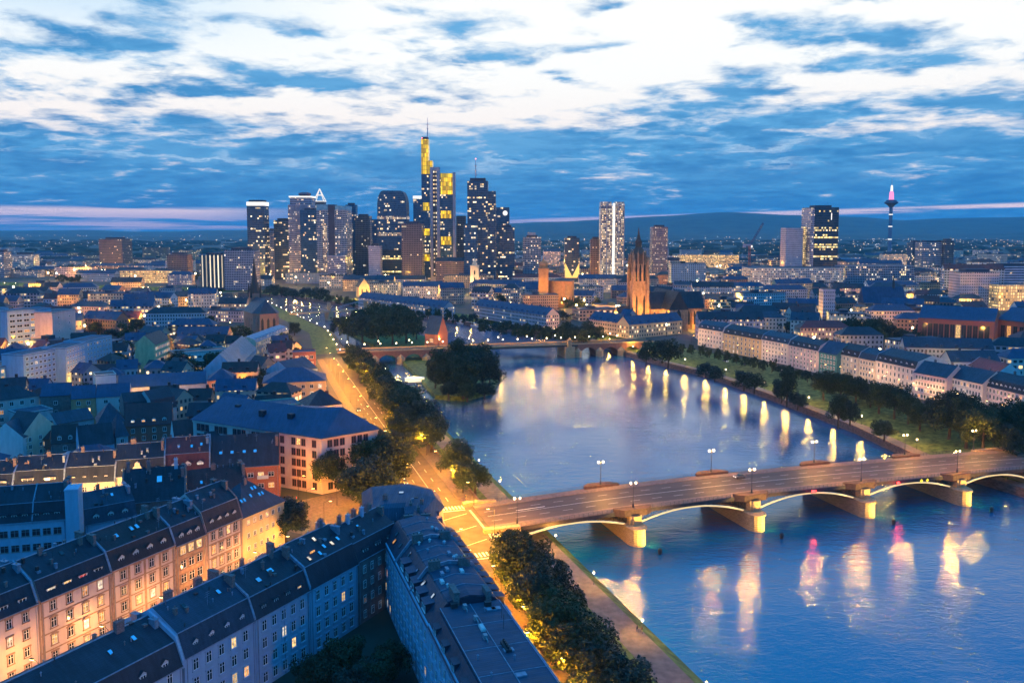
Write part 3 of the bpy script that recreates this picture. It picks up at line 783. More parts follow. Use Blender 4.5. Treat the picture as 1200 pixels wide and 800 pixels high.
for x, y, m in ((8.5, 5.6, L_cool), (3, 2.2, L_cool), (6.5, 2.2, M_skyl), (9, 3.2, M_skyl), (11.5, 3.0, L_cool), (14, 3.4, M_skyl)): hB.skylight(x, y, .9, 1.3, m)
b = MB(); b.box(-.9, .9, 0, 2.2, -1.2, .1); b.add([(-.8, -.02, -.9), (.8, -.02, -.9), (.8, -.02, .6), (-.8, -.02, .6)], 1); b.add([(-.95, -.1, .15), (.95, -.1, .15), (.95, 2.6, .9), (-.95, 2.6, .9)]); b.add([(.9, 0, .1), (.9, 2.2, .1), (.9, 2.2, .8), (.9, 0, .15)])
hB.part('roof_hatch', b, [M_slate, L_warm2], (5.0, 3.6, hB.he + 5.6)); hB.chimney(13, 8.2, 1.0, .7, 1.8)
hB = House('terraced_house', 'dark house with clustered chimneys between skylight roof and round corner house', 'house', RB(49.7), RB(66), 14, 8, 23.4, 'mansard', 7.0, M_dkwall, M_slate, GB)
for k in range(4): hB.row(1 + 3.6 * k, 5, 1.1, 1.9, lit=.06)
hB.dormers(3, w=2.0, h=1.6, kind='shed', lit=.1)
for x, y in ((2, 7), (4.5, 6.4), (8, 7.4), (10, 6.6), (12.5, 7)): hB.chimney(x, y, .8, .8, 2.0, M_bluew if x in (4.5, 10) else M_chim)
hB.skylight(6, 4)
# corner house between the two rows
CP = [Vector(p) for p in ((-37.5, 212), (-27.5, 214), (-27.0, 208), (-21.5, 209.5), (-18.5, 224), (-21, 234), (-30, 240), (-42, 236))]
t = thing('corner_house', 'rounded corner house with flat blue roof and narrow salmon courtyard wall', 'house', (CP[0].x, CP[0].y, 8))
loc = [(p.x - CP[0].x, p.y - CP[0].y) for p in CP]
b = MB(); b.prism(loc, 0, 17.5); b.build('wall', mat('salmon_render', (.42, .27, .22), .85, .15, .5), t)
cx, cyy = sum(p[0] for p in loc) / len(loc), sum(p[1] for p in loc) / len(loc)
sc_ = lambda k: [(cx + (x - cx) * k, cyy + (y - cyy) * k) for x, y in loc]
b = MB(); b.loft([[(x, y, 17.5) for x, y in sc_(1.05)], [(x, y, 20.2) for x, y in sc_(.80)], [(x, y, 20.8) for x, y in sc_(.55)]]); b.build('roof', M_zinc, t)
dv = Vector(loc[1]) - Vector(loc[0]); rz = math.atan2(dv.y, dv.x)
for k in range(5):
    for u in (.22, .62): place_window(t, loc[0][0] + dv.x * u, loc[0][1] + dv.y * u, 2 + 3.1 * k, .9, 1.4, rz, lit=0, pane=L_warm if (k, u) in ((1, .22), (3, .22)) else None)
link(skylight_data(1.4, 1.6, M_skyl), 'skylight', t, (7.5, 13, 20.85)); link(skylight_data(1.0, 1.2, M_iron), 'skylight', t, (12, 9, 20.85))
link(chimney_data(1.2, .8, 1.6, M_chim), 'chimney', t, (4, 8, 20.4)); link(chimney_data(.8, .8, 1.6, M_chim), 'chimney', t, (14, 5, 20.2))

# row C: long house with sheet roof along the riverside road
GC = 'houses between courtyard and riverside road'
hC = House('flat_roofed_house', 'nearest house at bottom centre with flat dark sheet roof and white roof vent', 'house', E(155, 32), E(112, 32.5), 16.2, 8, 24, 'flat', 0, M_bluew, M_felt, GC)
hC.kind = 'm'
b = MB(); L = hC.L
prof = [(-.3, 16.1), (1.8, 19.2), (14.4, 19.4), (16.5, 16.1)]
b.extrude_x(prof, 0.05, L); hC.part('mansard', b, M_slate3)
b = MB(); b.box(.2, L, 2.0, 14.2, 19.42, 19.62); hC.part('flat_roof', b, M_zinc)
b = MB(); b.box(0, L, -.4, -.1, 15.7, 16.05); b.box(0, L, 16.35, 16.6, 15.7, 16.05); hC.part('gutter', b, M_lead)
for k in range(4): hC.row(1.2 + 3.7 * k, 12, 1.3, 2.0, lit=.04, style='stone', trim=M_bluew)
hC.dormers(6, y=14.9 if False else .2, up=.6, w=2.2, h=1.6, kind='shed', lit=0, wallm=M_slate3)
b = MB(); b.loft([[(x * 1.1, y * .42, z) for x, y in ((-1, -1), (1, -1), (1, 1), (-1, 1))] for z in (0, .4)] + [[(x * .9, y * .3, .62) for x, y in ((-1, -1), (1, -1), (1, 1), (-1, 1))]]); hC.part('roof_vent', b, M_white, (11, 7.5, 19.62))
b = MB(); b.box(-1.8, 1.8, -.5, .5, 0, .5); [b.lathe([(.2, .5), (.2, 1.0)], 8, 0, (x, 0)) for x in (-1.4, -.7, 0, .7, 1.4)]; hC.part('chimney', b, M_iron, (19, 9.5, 19.62))
r5 = random.Random(12)
for i in range(14):
    x, y = 1.5 + (hC.L - 4) * r5.random(), r5.uniform(2.8, 13.2); b = MB(); k = i % 4
    if k == 0: b.box(-.6, .6, -.9, .9, 0, .22); nm, mm = 'roof_hatch', M_lead
    elif k == 1: b.lathe([(.12, 0), (.12, .7), (.24, .75), (.03, .95)], 8); nm, mm = 'roof_vent', M_lead
    elif k == 2: b.box(-.5, .5, -.35, .35, 0, .8); b.tube([(.5, 0, .4), (1.6, 0, .4), (1.6, 0, 0)], .12, 6); nm, mm = 'air_handler', M_steel
    else: b.tube([(0, 0, 0), (0, 0, 2.8)], .04, 5); [b.tube([(-.6, 0, z_), (.6, 0, z_)], .025, 4) for z_ in (1.9, 2.3, 2.7)]; nm, mm = 'aerial', M_iron
    hC.part(nm, b, mm, (x, y, 19.62))
b = MB()
for y in (2.2, 8.1, 14.0): b.box(.3, L, y - .07, y + .07, 19.621, 19.72)
for x in (9, 18, 27, 36): b.box(x - .06, x + .06, 2.28, 13.92, 19.621, 19.68)
hC.part('roof_seam', b, M_lead)
for x in (3, 7): b = MB(); b.box(-.5, .5, -.6, .6, 0, .9); hC.part('chimney', b, M_iron, (x * .3, x * 1.6, 19.6))
def facade_bands(h, n, m=M_lead):
    b = MB()
    for k in range(1, n): b.box(0, h.L, -.14, -.003, k * 3.7 - .2, k * 3.7 + .05)
    h.part('string_course', b, m)
facade_bands(hC, 5, M_bluew)
hC = House('terraced_house', 'long house with pale sheet metal roof, roof vents and a row of box dormers', 'house', E(205, 31), E(155.3, 32), 16.8, 8, 23.5, 'flat', 0, M_bluew, M_felt, GC)
L = hC.L
b = MB(); b.extrude_x([(-.3, 15.6), (3.6, 20.0), (8.4, 20.9), (13.4, 20.0), (17.1, 15.6)], 0.0, L - .05); hC.part('mansard', b, M_slate3)
b = MB(); b.extrude_x([(3.9, 20.22), (8.4, 21.05), (13.1, 20.22), (13.1, 20.0), (3.9, 20.0)], .6, L - .3); hC.part('sheet_roof', b, M_zinc)
b = MB()
for i in range(1, 9): b.extrude_x([(3.7, 20.3), (8.4, 21.2), (13.3, 20.3), (13.3, 20.1), (3.7, 20.1)], L * i / 9 - .06, L * i / 9 + .06)
hC.part('roof_batten', b, M_lead)
for xw in (16.5, 33.0):
    b = MB(); b.extrude_x([(-.2, 15.9), (17.0, 15.9), (17.0, 16.4), (13.5, 20.9), (8.4, 21.8), (3.5, 20.9), (-.2, 16.4)], xw - .22, xw + .22); hC.part('fire_wall', b, M_lead)
    for yy in (5.0, 11.5): b = MB(); b.box(-.5, .5, -1.2, 1.2, -1.5, 1.9); b.box(-.6, .6, -1.3, 1.3, 1.9, 2.05); [b.lathe([(.16, 2.05), (.12, 2.5)], 8, 0, (0, u_)) for u_ in (-.8, 0, .8)]; hC.part('chimney', b, M_chim, (xw + .8, yy, 20.4))
for xs_, yr_ in ((6, 2.0), (12.5, 1.6), (20, 2.2), (29, 1.8), (43, 2.1)): link(skylight_data(.9, 1.3, M_skyl), 'skylight', hC.root, (xs_, yr_, 15.65 + (yr_ + .3) * 1.128 + .05)).rotation_euler = (math.atan2(4.4, 3.9), 0, 0)
for k in range(4): hC.row(1.2 + 3.7 * k, 14, 1.3, 2.0, lit=.05, style='stone', trim=M_bluew)
facade_bands(hC, 5, M_bluew)
for i in range(12):                                       # box dormers over the road
    add_dormer(hC.root, 3 + (L - 6) * (i + .5) / 12, 16.9 - .4, 16.0, 2.3, 2.2, 3.0, math.pi, 'shed', M_slate, M_zinc, 0)
for i in range(5): add_dormer(hC.root, 22 + i * 5.4, .5, 16.4, 3.2, 2.0, 3.0, 0, 'shed', M_slate3, M_zinc, 0)
rr = random.Random(4)
for i in range(22):
    x = 4 + (L - 8) * rr.random(); y = rr.choice((6.2, 7.2, 10.2, 11.0, 5.2)) + rr.uniform(-.4, .4); z, _ = prof_z([(3.9, 20.22), (8.4, 21.05), (13.1, 20.22)], y)
    b = MB()
    if i % 3: b.lathe([(.22, -.1), (.22, .55), (.4, .6), (.1, .85)], 8)
    else: b.box(-.8, .8, -.35, .35, -.1, .55)
    hC.part('roof_vent', b, M_lead if i % 2 else M_white, (x, y, z))
link(skylight_data(1.1, 2.2, M_skyl), 'skylight', hC.root, (36, 1.2, 17.6)).rotation_euler = (R(48), 0, 0)
link(skylight_data(1.1, 1.4, L_warm2), 'skylight', hC.root, (8, 1.0, 17.3)).rotation_euler = (R(48), 0, 0)
b = MB(); b.box(-2.2, 2.2, -.5, .5, -1.5, 1.7); b.box(-2.3, 2.3, -.6, .6, 1.7, 1.9); hC.part('chimney', b, M_chim, (L - 1.4, 5.5, 20.4))
b = MB(); b.box(-1.6, 1.6, -.5, .5, -1.5, 1.4); hC.part('chimney', b, M_chim, (L - 1.0, 12.0, 20.2))
hC = House('terraced_house', 'short gabled house with dark folded roof joining the rounded corner house', 'house', E(219, 33), E(205.4, 32), 15.5, 8, 23, 'gable', 5.5, M_dkwall, M_slate3, GC)
for k in range(4): hC.row(1.2 + 3.6 * k, 3, 1.1, 1.8, lit=.1)
hC.dormers(2, y=1.2, up=1.0, w=1.8, h=1.5, kind='gable', lit=0); hC.dormers(2, y=1.2, up=1.0, w=1.8, h=1.5, kind='gable', lit=0, back=True); hC.chimney(5, 7, 1.4); hC.chimney(9, 8.5); hC.firewall(.2)

# row D: row with warm lit fronts further up
def pxh(name, label, e0, e1, ze, W, roof='gable', rise=6, wallm=None, roofm=None, cat='house', group=None, z0=8):
    return House(name, label, cat, G(e0[0], e0[1], ze), G(e1[0], e1[1], ze), W, z0, ze, roof, rise, wallm, roofm, group)
GD = 'houses with lit cream fronts in the second row'
h = pxh('terraced_house', 'dark roofed house at left edge of the cream fronted second row', (-50, 573), (14.6, 570.5), 20, 13, 'mansard', 7, M_cream, M_slate, group=GD)
h.row(8.6, 6, 1.3, 1.8, lit=.2); h.row(5, 6, 1.3, 1.8, lit=.2); h.row(1.2, 6, 1.3, 1.8, lit=.2); h.dormers(4, w=1.8, h=1.6, kind='shed', lit=.1); h.firewall(h.L, M_lead)
h = pxh('terraced_house', 'orange fronted house with two wide white triple dormers on black roof', (15, 570), (75, 566.5), 20, 13, 'mansard', 8, M_ochre, M_slate, group=GD)
h.row(8.6, 7, 1.3, 1.9, lit=.15, frame=M_cream); h.row(5, 7, 1.3, 1.9, lit=.2); h.row(1.2, 7, 1.3, 1.9, lit=.2); h.dormers(2, w=3.4, h=1.9, kind='shed', lit=.1); h.firewall(h.L, M_lead); h.cornice(M_cream); h.chimney(9, 6, 1.2)
h = pxh('terraced_house', 'cream fronted house with four small grey dormers under plain black roof', (75.5, 566), (134.5, 563), 20, 13, 'mansard', 8.4, M_cream, M_slate, group=GD)
h.row(8.6, 4, 1.4, 1.9, lit=.05, style='stone', trim=M_cream); h.row(5, 4, 1.4, 1.9, lit=.2, style='stone', trim=M_cream); h.row(1.2, 4, 1.4, 1.9, lit=.2); h.dormers(4, w=1.3, h=1.5, kind='shed', wallm=M_slate2, lit=0); h.firewall(h.L, M_lead); h.cornice(M_cream); h.chimney(4, 6.5)
h = pxh('terraced_house', 'cream house with a curved white gable above its cornice', (135, 558.5), (193, 554), 21, 13, 'mansard', 9, M_cream, M_slate, group=GD)
h.row(9.4, 3, 1.9, 1.9, lit=.05, style='stone', trim=M_cream); h.row(5.4, 5, 1.3, 1.9, lit=.15); h.row(1.4, 5, 1.3, 1.9, lit=.2); h.cornice(M_cream); h.firewall(h.L, M_lead); h.chimney(5, 6.5, 1.6)
b = MB(); L = h.L; xs = [(-3.2, 0), (3.2, 0), (3.0, .8), (2.0, 1.3), (1.3, 2.4), (.8, 3.0), (.7, 3.9), (0, 4.4), (-.7, 3.9), (-.8, 3.0), (-1.3, 2.4), (-2.0, 1.3), (-3.0, .8)]
b.add([(x, -.35, z) for x, z in xs]); b.add([(x, .35, z) for x, z in reversed(xs)])
for (x0, z0), (x1, z1) in zip(xs, xs[1:] + xs[:1]): b.add([(x0, -.35, z0), (x0, .35, z0), (x1, .35, z1), (x1, -.35, z1)])
g = h.part('gable', b, M_cream, (L * .45, .1, h.he + .05)); place_window(g, 0, -.35, .9, 1.0, 1.3, lit=0)
h.dormers(1, x0=1.0, x1=4.0, w=1.4, h=1.5, lit=0); h.dormers(1, x0=L - 4, x1=L - 1, w=1.4, h=1.5, lit=0)
h = pxh('terraced_house', 'maroon mansard house with white dormers and a baroque centre dormer', (194, 553.5), (246, 549.5), 21, 13, 'mansard', 10, M_cream, M_tile, group=GD)
h.row(9.2, 4, 1.6, 2.0, lit=.05, style='stone', trim=M_cream); h.row(5.4, 4, 1.3, 1.9, lit=.2); h.row(1.4, 4, 1.3, 1.9, lit=.2); h.dormers(3, w=2.2, h=2.0, kind='gable', lit=.0, panes={0: L_cool, 2: L_cool}); h.firewall(h.L, M_lead); h.skylight(4, 3.2); h.skylight(8, 3.0); h.skylight(11, 3.4)
h = pxh('terraced_house', 'brick fronted house with broad dark navy roof and white balconies', (247, 549), (327, 544), 21, 14, 'gable', 9.5, M_brick, M_slate, group=GD)
h.row(9.2, 6, 1.9, 1.6, lit=.3, panes={0: L_cool, 4: L_warm}); h.row(5.4, 6, 1.9, 1.6, lit=.3); h.row(1.4, 6, 1.9, 1.6, lit=.3)
for x in (3, 6.6, 10.5, 14): h.skylight(x, 2.6, 1.2, 1.2)
for k in (0, 1):
    b = MB(); b.box(-1.8, 1.8, -1.5, -.01, 0, .2); b.box(-1.8, 1.8, -1.5, -1.4, .2, 1.2); h.part('balcony', b, M_white, (7.5 + 9 * k, 0, 8.8))
# row E: pale blue apartments
h = pxh('apartment_house', 'pale blue apartment house with dark window pairs and a tall blue chimney stack', (-60, 618), (78, 607), 25, 12, 'mansard', 8, M_bluew, M_slate, cat='apartment block')
for k in range(4): h.row(1.4 + 3.9 * k, 10, 1.9, 1.8, lit=.04, frame=M_steel)
h.dormers(10, w=1.7, h=1.5, kind='shed', lit=0, wallm=M_slate); h.firewall(h.L - 8, M_lead, .3, .3); h.cornice(M_bluew, .3, .3)
b = MB(); b.box(0, 3.2, 0, 5.0, 0, 24.5); b.box(-.1, 3.3, -.1, 5.1, 24.5, 24.9); h.part('stair_tower', b, M_bluew, (h.L + .02, -1.2, 0))
h2 = pxh('terraced_house', 'low blue fronted house beside the tall blue chimney stack, roof terrace', (100, 615), (160, 603), 21, 14, 'mansard', 7, M_bluew, M_slate3)
for k in range(3): h2.row(1.4 + 3.8 * k, 5, 1.3, 1.8, lit=.05)
h2.chimney(5, 7); h2.skylight(8, 4); h2.dormers(3, w=1.6, h=1.5, lit=0)
h = pxh('terraced_house', 'black roofed house with tall chimneys standing behind the cream banded house', (142, 590), (217, 583), 22, 14, 'gable', 8, M_dkwall, M_slate)
h.row(10, 5, 1.2, 1.7, lit=.0); h.skylight(10, 3.5, 1.6, 2.2); [h.chimney(x, 6.6, 1.0, .8, 2.4, M_bluew if x > 8 else M_chim) for x in (1.5, 7, 14.5)]
h.firewall(h.L, M_chim); h.firewall(.2, M_chim)
h = pxh('terraced_house', 'dark roofed house in front of the brick house, its chimney on the ridge', (222, 585), (292, 575), 20, 14, 'gable', 7, M_dkwall, M_slate2)
h.row(8, 5, 1.2, 1.6, lit=.1); h.chimney(8, 6.5, 1.4); h.skylight(4, 3)

for i, h_ in enumerate(HOUSES):
    if h_.kind in ('mansard', 'gable'):
        h_.clutter(13, i)
        for yy in (.36, .64): h_.chimney(h_.L - .75, h_.W * yy, .8, 2.3 if i % 2 else 1.6, 1.2 + .5 * (i % 3), M_chim if i % 3 else M_lead)
# ------------------------------------------------------------------ near bridge: steel arches on stone piers
M_deck = mat('bridge_steel', (.060, .045, .042), .6, .2, .8)
M_bstone = mat('bridge_sandstone', (.36, .25, .14), .85, .25, .9, stretch=(1, 1, 3))
M_road2 = mat('bridge_asphalt', (.068, .048, .036), .6, .3, .15, stretch=(.15, 2.5, 1))
M_foot = mat('footway_slabs', (.17, .12, .10), .75, .2, 1.0)
M_palep = mat('pale_steel_paint', (.72, .70, .62), .5, .08, 1.0)
L_rimglow = glow('floodlit_rim_glow', (1.0, .72, .30), .9)  # added glow for the arch rims, in place of floodlight from the piers
BR0, BRZ = Vector((0.0, 255.0)), R(17.6)
BU, BV = Vector((math.cos(BRZ), math.sin(BRZ))), Vector((-math.sin(BRZ), math.cos(BRZ)))
BW = 26.0
def BRW(x, y): return BR0 + BU * x + BV * y
_bx = [-14, -4, 0, 38.8, 81.6, 126, 168, 198, 215, 235]; _bz = [8.12, 8.3, 8.5, 10.0, 10.6, 10.5, 9.95, 9.5, 9.0, 8.2]
def bz(x):
    return float(sum(np.interp(x + d, _bx, _bz) for d in (-8, -4, 0, 4, 8)) / 5)
def arched_bridge():
    t = thing('arched_bridge', 'road bridge of white rimmed steel arches on lit stone piers', 'bridge', (*BR0, 0), BRZ)
    xs = list(np.linspace(-6, 226, 59))
    def ribbon(name, y0, y1, dz0, dz1, m, par=t):
        b = MB()
        b.loft([[(x, y0, bz(x) + dz0), (x, y1, bz(x) + dz0), (x, y1, bz(x) + dz1), (x, y0, bz(x) + dz1)] for x in xs]); return b.build(name, m, par)
    ribbon('deck', 0, BW, -1.15, -.03, M_deck); ribbon('roadway', 4.4, 21.6, -.02, .02, M_road2)
    ribbon('footway', .2, 4.4, -.02, .17, M_foot); ribbon('footway', 21.6, BW - .2, -.02, .17, M_foot)
    b = MB()
    def mk(x0, x1, y, w=.09): b.add([(x0, y - w, bz(x0) + .028), (x1, y - w, bz(x1) + .028), (x1, y + w, bz(x1) + .028), (x0, y + w, bz(x0) + .028)])
    for x in np.arange(-4, 222, 8): mk(x, x + 3.5, 8.6, .07); mk(x, x + 3.5, 17.4, .07); mk(x, x + 8, 12.9, .05); mk(x, x + 8, 13.2, .05)
    mk(6, 16, 14.6, .22); b.build('road_markings', M_mark, t)
    for y in (.15, BW - .15):
        b = MB()
        for dz in (.45, .8, 1.15): b.tube([(x, y, bz(x) + dz) for x in xs], .035, 4)
        for x in np.arange(-5, 225, 1.6): b.box(x - .03, x + .03, y - .03, y + .03, bz(x), bz(x) + 1.15)
        b.build('railing', M_iron, t)
    PX = [40.8, 84.6, 129.0, 171.5]
    ends = [2.5] + PX + [206.0]
    for a, c in zip(ends, ends[1:]):
        x0, x1 = a + 2.2, c - 2.2
        if a == 2.5: x0 = a
        z0a, z0b = (5.6, 5.6) if a != 2.5 else (5.0, 5.6)
        mid = (x0 + x1) / 2; zc = bz(mid) - 1.35; n = 20
        if c == 206.0: x1 = c; z0b = 5.4
        def az(f): 
            base = z0a + (z0b - z0a) * f
            return base + (zc - (z0a + z0b) / 2) * (1 - (2 * f - 1) ** 2)
        for yi, y in enumerate((.35, 6.5, 13.0, 19.5, BW - .35)):
            b = MB(); hw = .28
            b.loft([[(x0 + (x1 - x0) * i / n, y - hw, az(i / n) - .3), (x0 + (x1 - x0) * i / n, y + hw, az(i / n) - .3), (x0 + (x1 - x0) * i / n, y + hw, az(i / n) + .3), (x0 + (x1 - x0) * i / n, y - hw, az(i / n) + .3)] for i in range(n + 1)])
            r = b.build('arch_rib', M_palep if yi in (0, 4) else M_deck, t)
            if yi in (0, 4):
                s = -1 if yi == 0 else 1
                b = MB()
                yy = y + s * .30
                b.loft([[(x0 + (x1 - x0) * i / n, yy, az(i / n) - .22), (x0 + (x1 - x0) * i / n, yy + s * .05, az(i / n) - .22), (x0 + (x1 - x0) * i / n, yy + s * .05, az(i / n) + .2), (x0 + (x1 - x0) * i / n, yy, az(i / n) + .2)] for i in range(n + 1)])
                b.build('added_rim_glow', L_rimglow, r)  # added glowing band imitating floodlight on the rim, not a fitting
                b = MB()
                k = 16
                for i in range(k + 1):
                    f = i / k; x = x0 + (x1 - x0) * f; top = bz(x) - 1.15
                    if top - az(f) > .5:
                        b.tube([(x, y, az(f) + .25), (x, y, top)], .08, 4)
                        f2 = (i + 1) / k if f < .5 else (i - 1) / k; xx = x0 + (x1 - x0) * f2
                        b.tube([(x, y, top), (xx, y, az(f2) + .2)], .06, 4)
                        b.tube([(x, y, az(f) + .2), (xx, y, bz(xx) - 1.2)], .06, 4)
                b.build('spandrel_lattice', M_deck, t)
    for i, px_ in enumerate(PX):
        def ring(k, z, hw=3.0, y0=-5.4, y1=BW + 4.0):
            pts = []
            for j in range(9): a = math.pi + math.pi * j / 8; pts.append((px_ + hw * k * math.cos(a), y0 + hw + hw * k * 1.25 * math.sin(a), z))
            for j in range(9): a = math.pi * j / 8; pts.append((px_ + hw * k * math.cos(a), y1 - hw + hw * k * 1.25 * math.sin(a), z))
            return pts
        b = MB(); rr_ = []
        for z in np.arange(-1.0, 5.0, .62): rr_ += [ring(1.0 - .012 * z, z), ring(1.0 - .012 * z, z + .50), ring(.975 - .012 * z, z + .53), ring(.975 - .012 * z, z + .60)]
        rr_ += [ring(1.1, 5.2), ring(1.1, 5.6), ring(.8, 6.1)]
        b.loft(rr_); p = b.build('pier', M_bstone, t)
        b = MB(); b.box(px_ - 2.0, px_ + 2.0, -2.4, BW + 1.6, 6.0, bz(px_) - 1.0); b.box(px_ - 1.2, px_ + 1.2, -3.0, -2.4, 6.0, bz(px_) - 1.0); b.build('pier_shaft', M_bstone, p)
        for y0, y1, s in ((-2.2, 1.2, 0), (BW - 1.2, BW + 2.2, 1)):
            b = MB(); zt = bz(px_)
            b.prism([(px_ - 6.5, y0 if s else y1 - 1.2), (px_ - 4, y0) if not s else (px_ + 6.5, y0), (px_ + 4, y0) if not s else (px_ + 6.5, y0 + 1.2), (px_ + 6.5, y1 - 1.2) if not s else (px_ + 4, y1)] + ([(px_ + 6.5, y1), (px_ - 6.5, y1)] if not s else [(px_ - 4, y1), (px_ - 6.5, y0 + 1.2)]), zt - 1.2, zt + 1.0)
            b.build('bastion', mat('bastion_stone', (.085, .050, .040), .85, .2, 1.0), p)
    for x0, x1 in ((-9, 2.4), (206, 222)):
        b = MB(); b.box(x0, x1, -1.0, BW + 1.0, -1, 7.0)
        b.box(x0, x1, -1.3, .9, 7.0, bz((x0 + x1) / 2) + .9); b.box(x0, x1, BW - .9, BW + 1.3, 7.0, bz((x0 + x1) / 2) + .9); b.build('abutment', M_bstone, t)
    return t
arched_bridge()
struct(MB.build((lambda b: (b.add([(*BRW(222, 3), 8.06), (*BRW(222, 23), 8.06), (*BRW(330, 23), 8.06), (*BRW(330, 3), 8.06)]), b)[1])(MB()), 'road', M_asph))
struct(MB.build((lambda b: (b.add([(*BRW(-4, 3), 8.05), (*BRW(-4, 23), 8.05), (*BRW(-14, 23), 8.035), (*BRW(-14, 3), 8.035)]), b)[1])(MB()), 'road', M_asph))
def bridge_x(px):
    lo, hi = -5.0, 225.0
    for _ in range(40):
        m = (lo + hi) / 2; p = BRW(m, 0)
        if pix(p.x, p.y, 9)[0] < px: lo = m
        else: hi = m
    return lo
for px, kind in ((953, 'red'), (1052, 'red'), (1113, 'red'), (1079, 'yel'), (1086, 'yel')):
    x = bridge_x(px); w = BRW(x, -.25); z = bz(x) - .75
    b = MB()
    if kind == 'red':
        s = 1.1 if px == 953 else .75
        b.box(-s, s, -.06, .06, -.6, .6, 0); b.box(-s + .15, s - .15, -.1, -.065, -.45, .45, 1); b.box(-.1, .1, .0, .25, -.2, .2, 0)
        o = b.build('navigation_light', [M_iron, glow('nav_red', (1, .04, .03), 3.0)], None, (*w, z), BRZ); later(o, 'red navigation light on arch rim', (*w, z), 'signal light', 'red navigation lights')
        lamp_light(o, (0, -.8, 0), 700, (1, .05, .05), .3)
    else:
        b.add([(0, -.1, -.7), (.7, -.1, 0), (0, -.1, .7), (-.7, -.1, 0)], 1); b.add([(0, .02, -.75), (-.75, .02, 0), (0, .02, .75), (.75, .02, 0)], 0); b.box(-.1, .1, .0, .25, -.2, .2, 0)
        o = b.build('navigation_sign', [M_iron, glow('nav_yellow', (1, .72, .02), 1.4)], None, (*w, z), BRZ); later(o, 'yellow diamond sign on arch crown', (*w, z), 'sign', 'yellow navigation signs')

# ------------------------------------------------------------------ far red stone bridge
def old_bridge():
    p0, p1 = Vector((-121, 616)), Vector((104, 674)); d = p1 - p0; L = d.length; rz = math.atan2(d.y, d.x)
    t = thing('stone_bridge', 'red sandstone bridge with lamp row and flat steel middle span behind the island', 'bridge', (*p0, 0), rz)
    BRICK = mat('bridge_red_stone', (.22, .10, .07), .85, .25, .7, stretch=(1, 1, 3)); zt = 10.0; Wd = 17.0
    def arch_part(x0, x1, n_ar):
        w = (x1 - x0) / n_ar
        for y in (0.0, Wd):
            b = MB()
            for k in range(n_ar):
                a0 = x0 + k * w; r = w * .38; c = a0 + w / 2; m = 14
                pts = [(c + r * math.cos(math.pi - math.pi * j / m), 1.0 + 6.4 * math.sin(math.pi * j / m)) for j in range(m + 1)]
                b.add([(a0, y, -1), (pts[0][0], y, -1)] + [(q_[0], y, q_[1]) for q_ in pts[:m // 2 + 1]] + [(c, y, zt), (a0, y, zt)])
                b.add([(c, y, zt)] + [(q_[0], y, q_[1]) for q_ in pts[m // 2:]] + [(pts[-1][0], y, -1), (a0 + w, y, -1), (a0 + w, y, zt)])
                if y == 0:
                    for (xa, za), (xb, zb) in zip(pts, pts[1:]): b.add([(xa, 0, za), (xa, Wd, za), (xb, Wd, zb), (xb, 0, zb)])
                    b.add([(pts[0][0], 0, -1), (pts[0][0], Wd, -1), (pts[0][0], Wd, 1), (pts[0][0], 0, 1)]); b.add([(pts[-1][0], 0, -1), (pts[-1][0], Wd, -1), (pts[-1][0], Wd, 1), (pts[-1][0], 0, 1)])
            b.build('arch_wall', BRICK, t)
        for k in range(n_ar + 1):
            b = MB(); x = x0 + k * w
            b.prism([(x - 3.2, 0), (x, -4.5), (x + 3.2, 0)], -1, 4.8); b.add([(x - 3.2, 0, 4.8), (x, -4.5, 4.8), (x, -.05, 7.6)]); b.add([(x, -4.5, 4.8), (x + 3.2, 0, 4.8), (x, -.05, 7.6)])
            b.build('cutwater', M_bstone, t)
    arch_part(2, 78, 4); arch_part(178, L, 3)
    b = MB(); n = 24
    b.loft([[(x, 0, zt - 1.5 + .9 * (2 * (x - 104) / 100 - .3) ** 2 * 0), (x, Wd, zt - 1.5), (x, Wd, zt - .1), (x, 0, zt - .1)] for x in np.linspace(78, 178, n)])
    b.build('steel_span', M_deck, t)
    b = MB(); b.box(-6, L + 10, .6, Wd - .6, zt - .09, zt + .05); b.build('roadway', M_road2, t)
    for y in (0, Wd - .5):
        b = MB(); b.box(-6, L + 10, y, y + .5, zt - .08, zt + 1.0); b.build('parapet', M_bstone, t)
    for x in (104, 171):
        b = MB(); w = 1.6
        b.box(x - w, x + w, -1.6, .3, -1, zt + 3.5); b.box(x - w - .3, x + w + .3, -1.9, .6, zt + 3.5, zt + 4.0); b.lathe([(1.2, zt + 4), (.9, zt + 5), (.05, zt + 6.2)], 8, 0, (x, -.65))
        b.box(x - 4, x + 4, -2.5, Wd + 2, -1, zt - 1.6)
        b.build('pylon', M_bstone, t)
    return t, p0, d.normalized(), L
OB, OB0, OBD, OBL = old_bridge()
def OBW(x, y): return OB0 + OBD * x + Vector((-OBD.y, OBD.x)) * y
# gate house beside it
gp = G(505, 408, 3)
h = House('gate_house', 'narrow red brick house with very steep pale roof standing at the stone bridge', 'house', OBW(62, 27), OBW(62, 27) + Vector((.80, -.60)) * 14, 11, 2, 19, 'gable', 14, M_brick, M_zinc)
h.row(11, 1, 3.0, 2.4, lit=1, simple=True, panes={0: L_warm}); h.row(4, 3, 1.4, 2.2, lit=.2, simple=True)
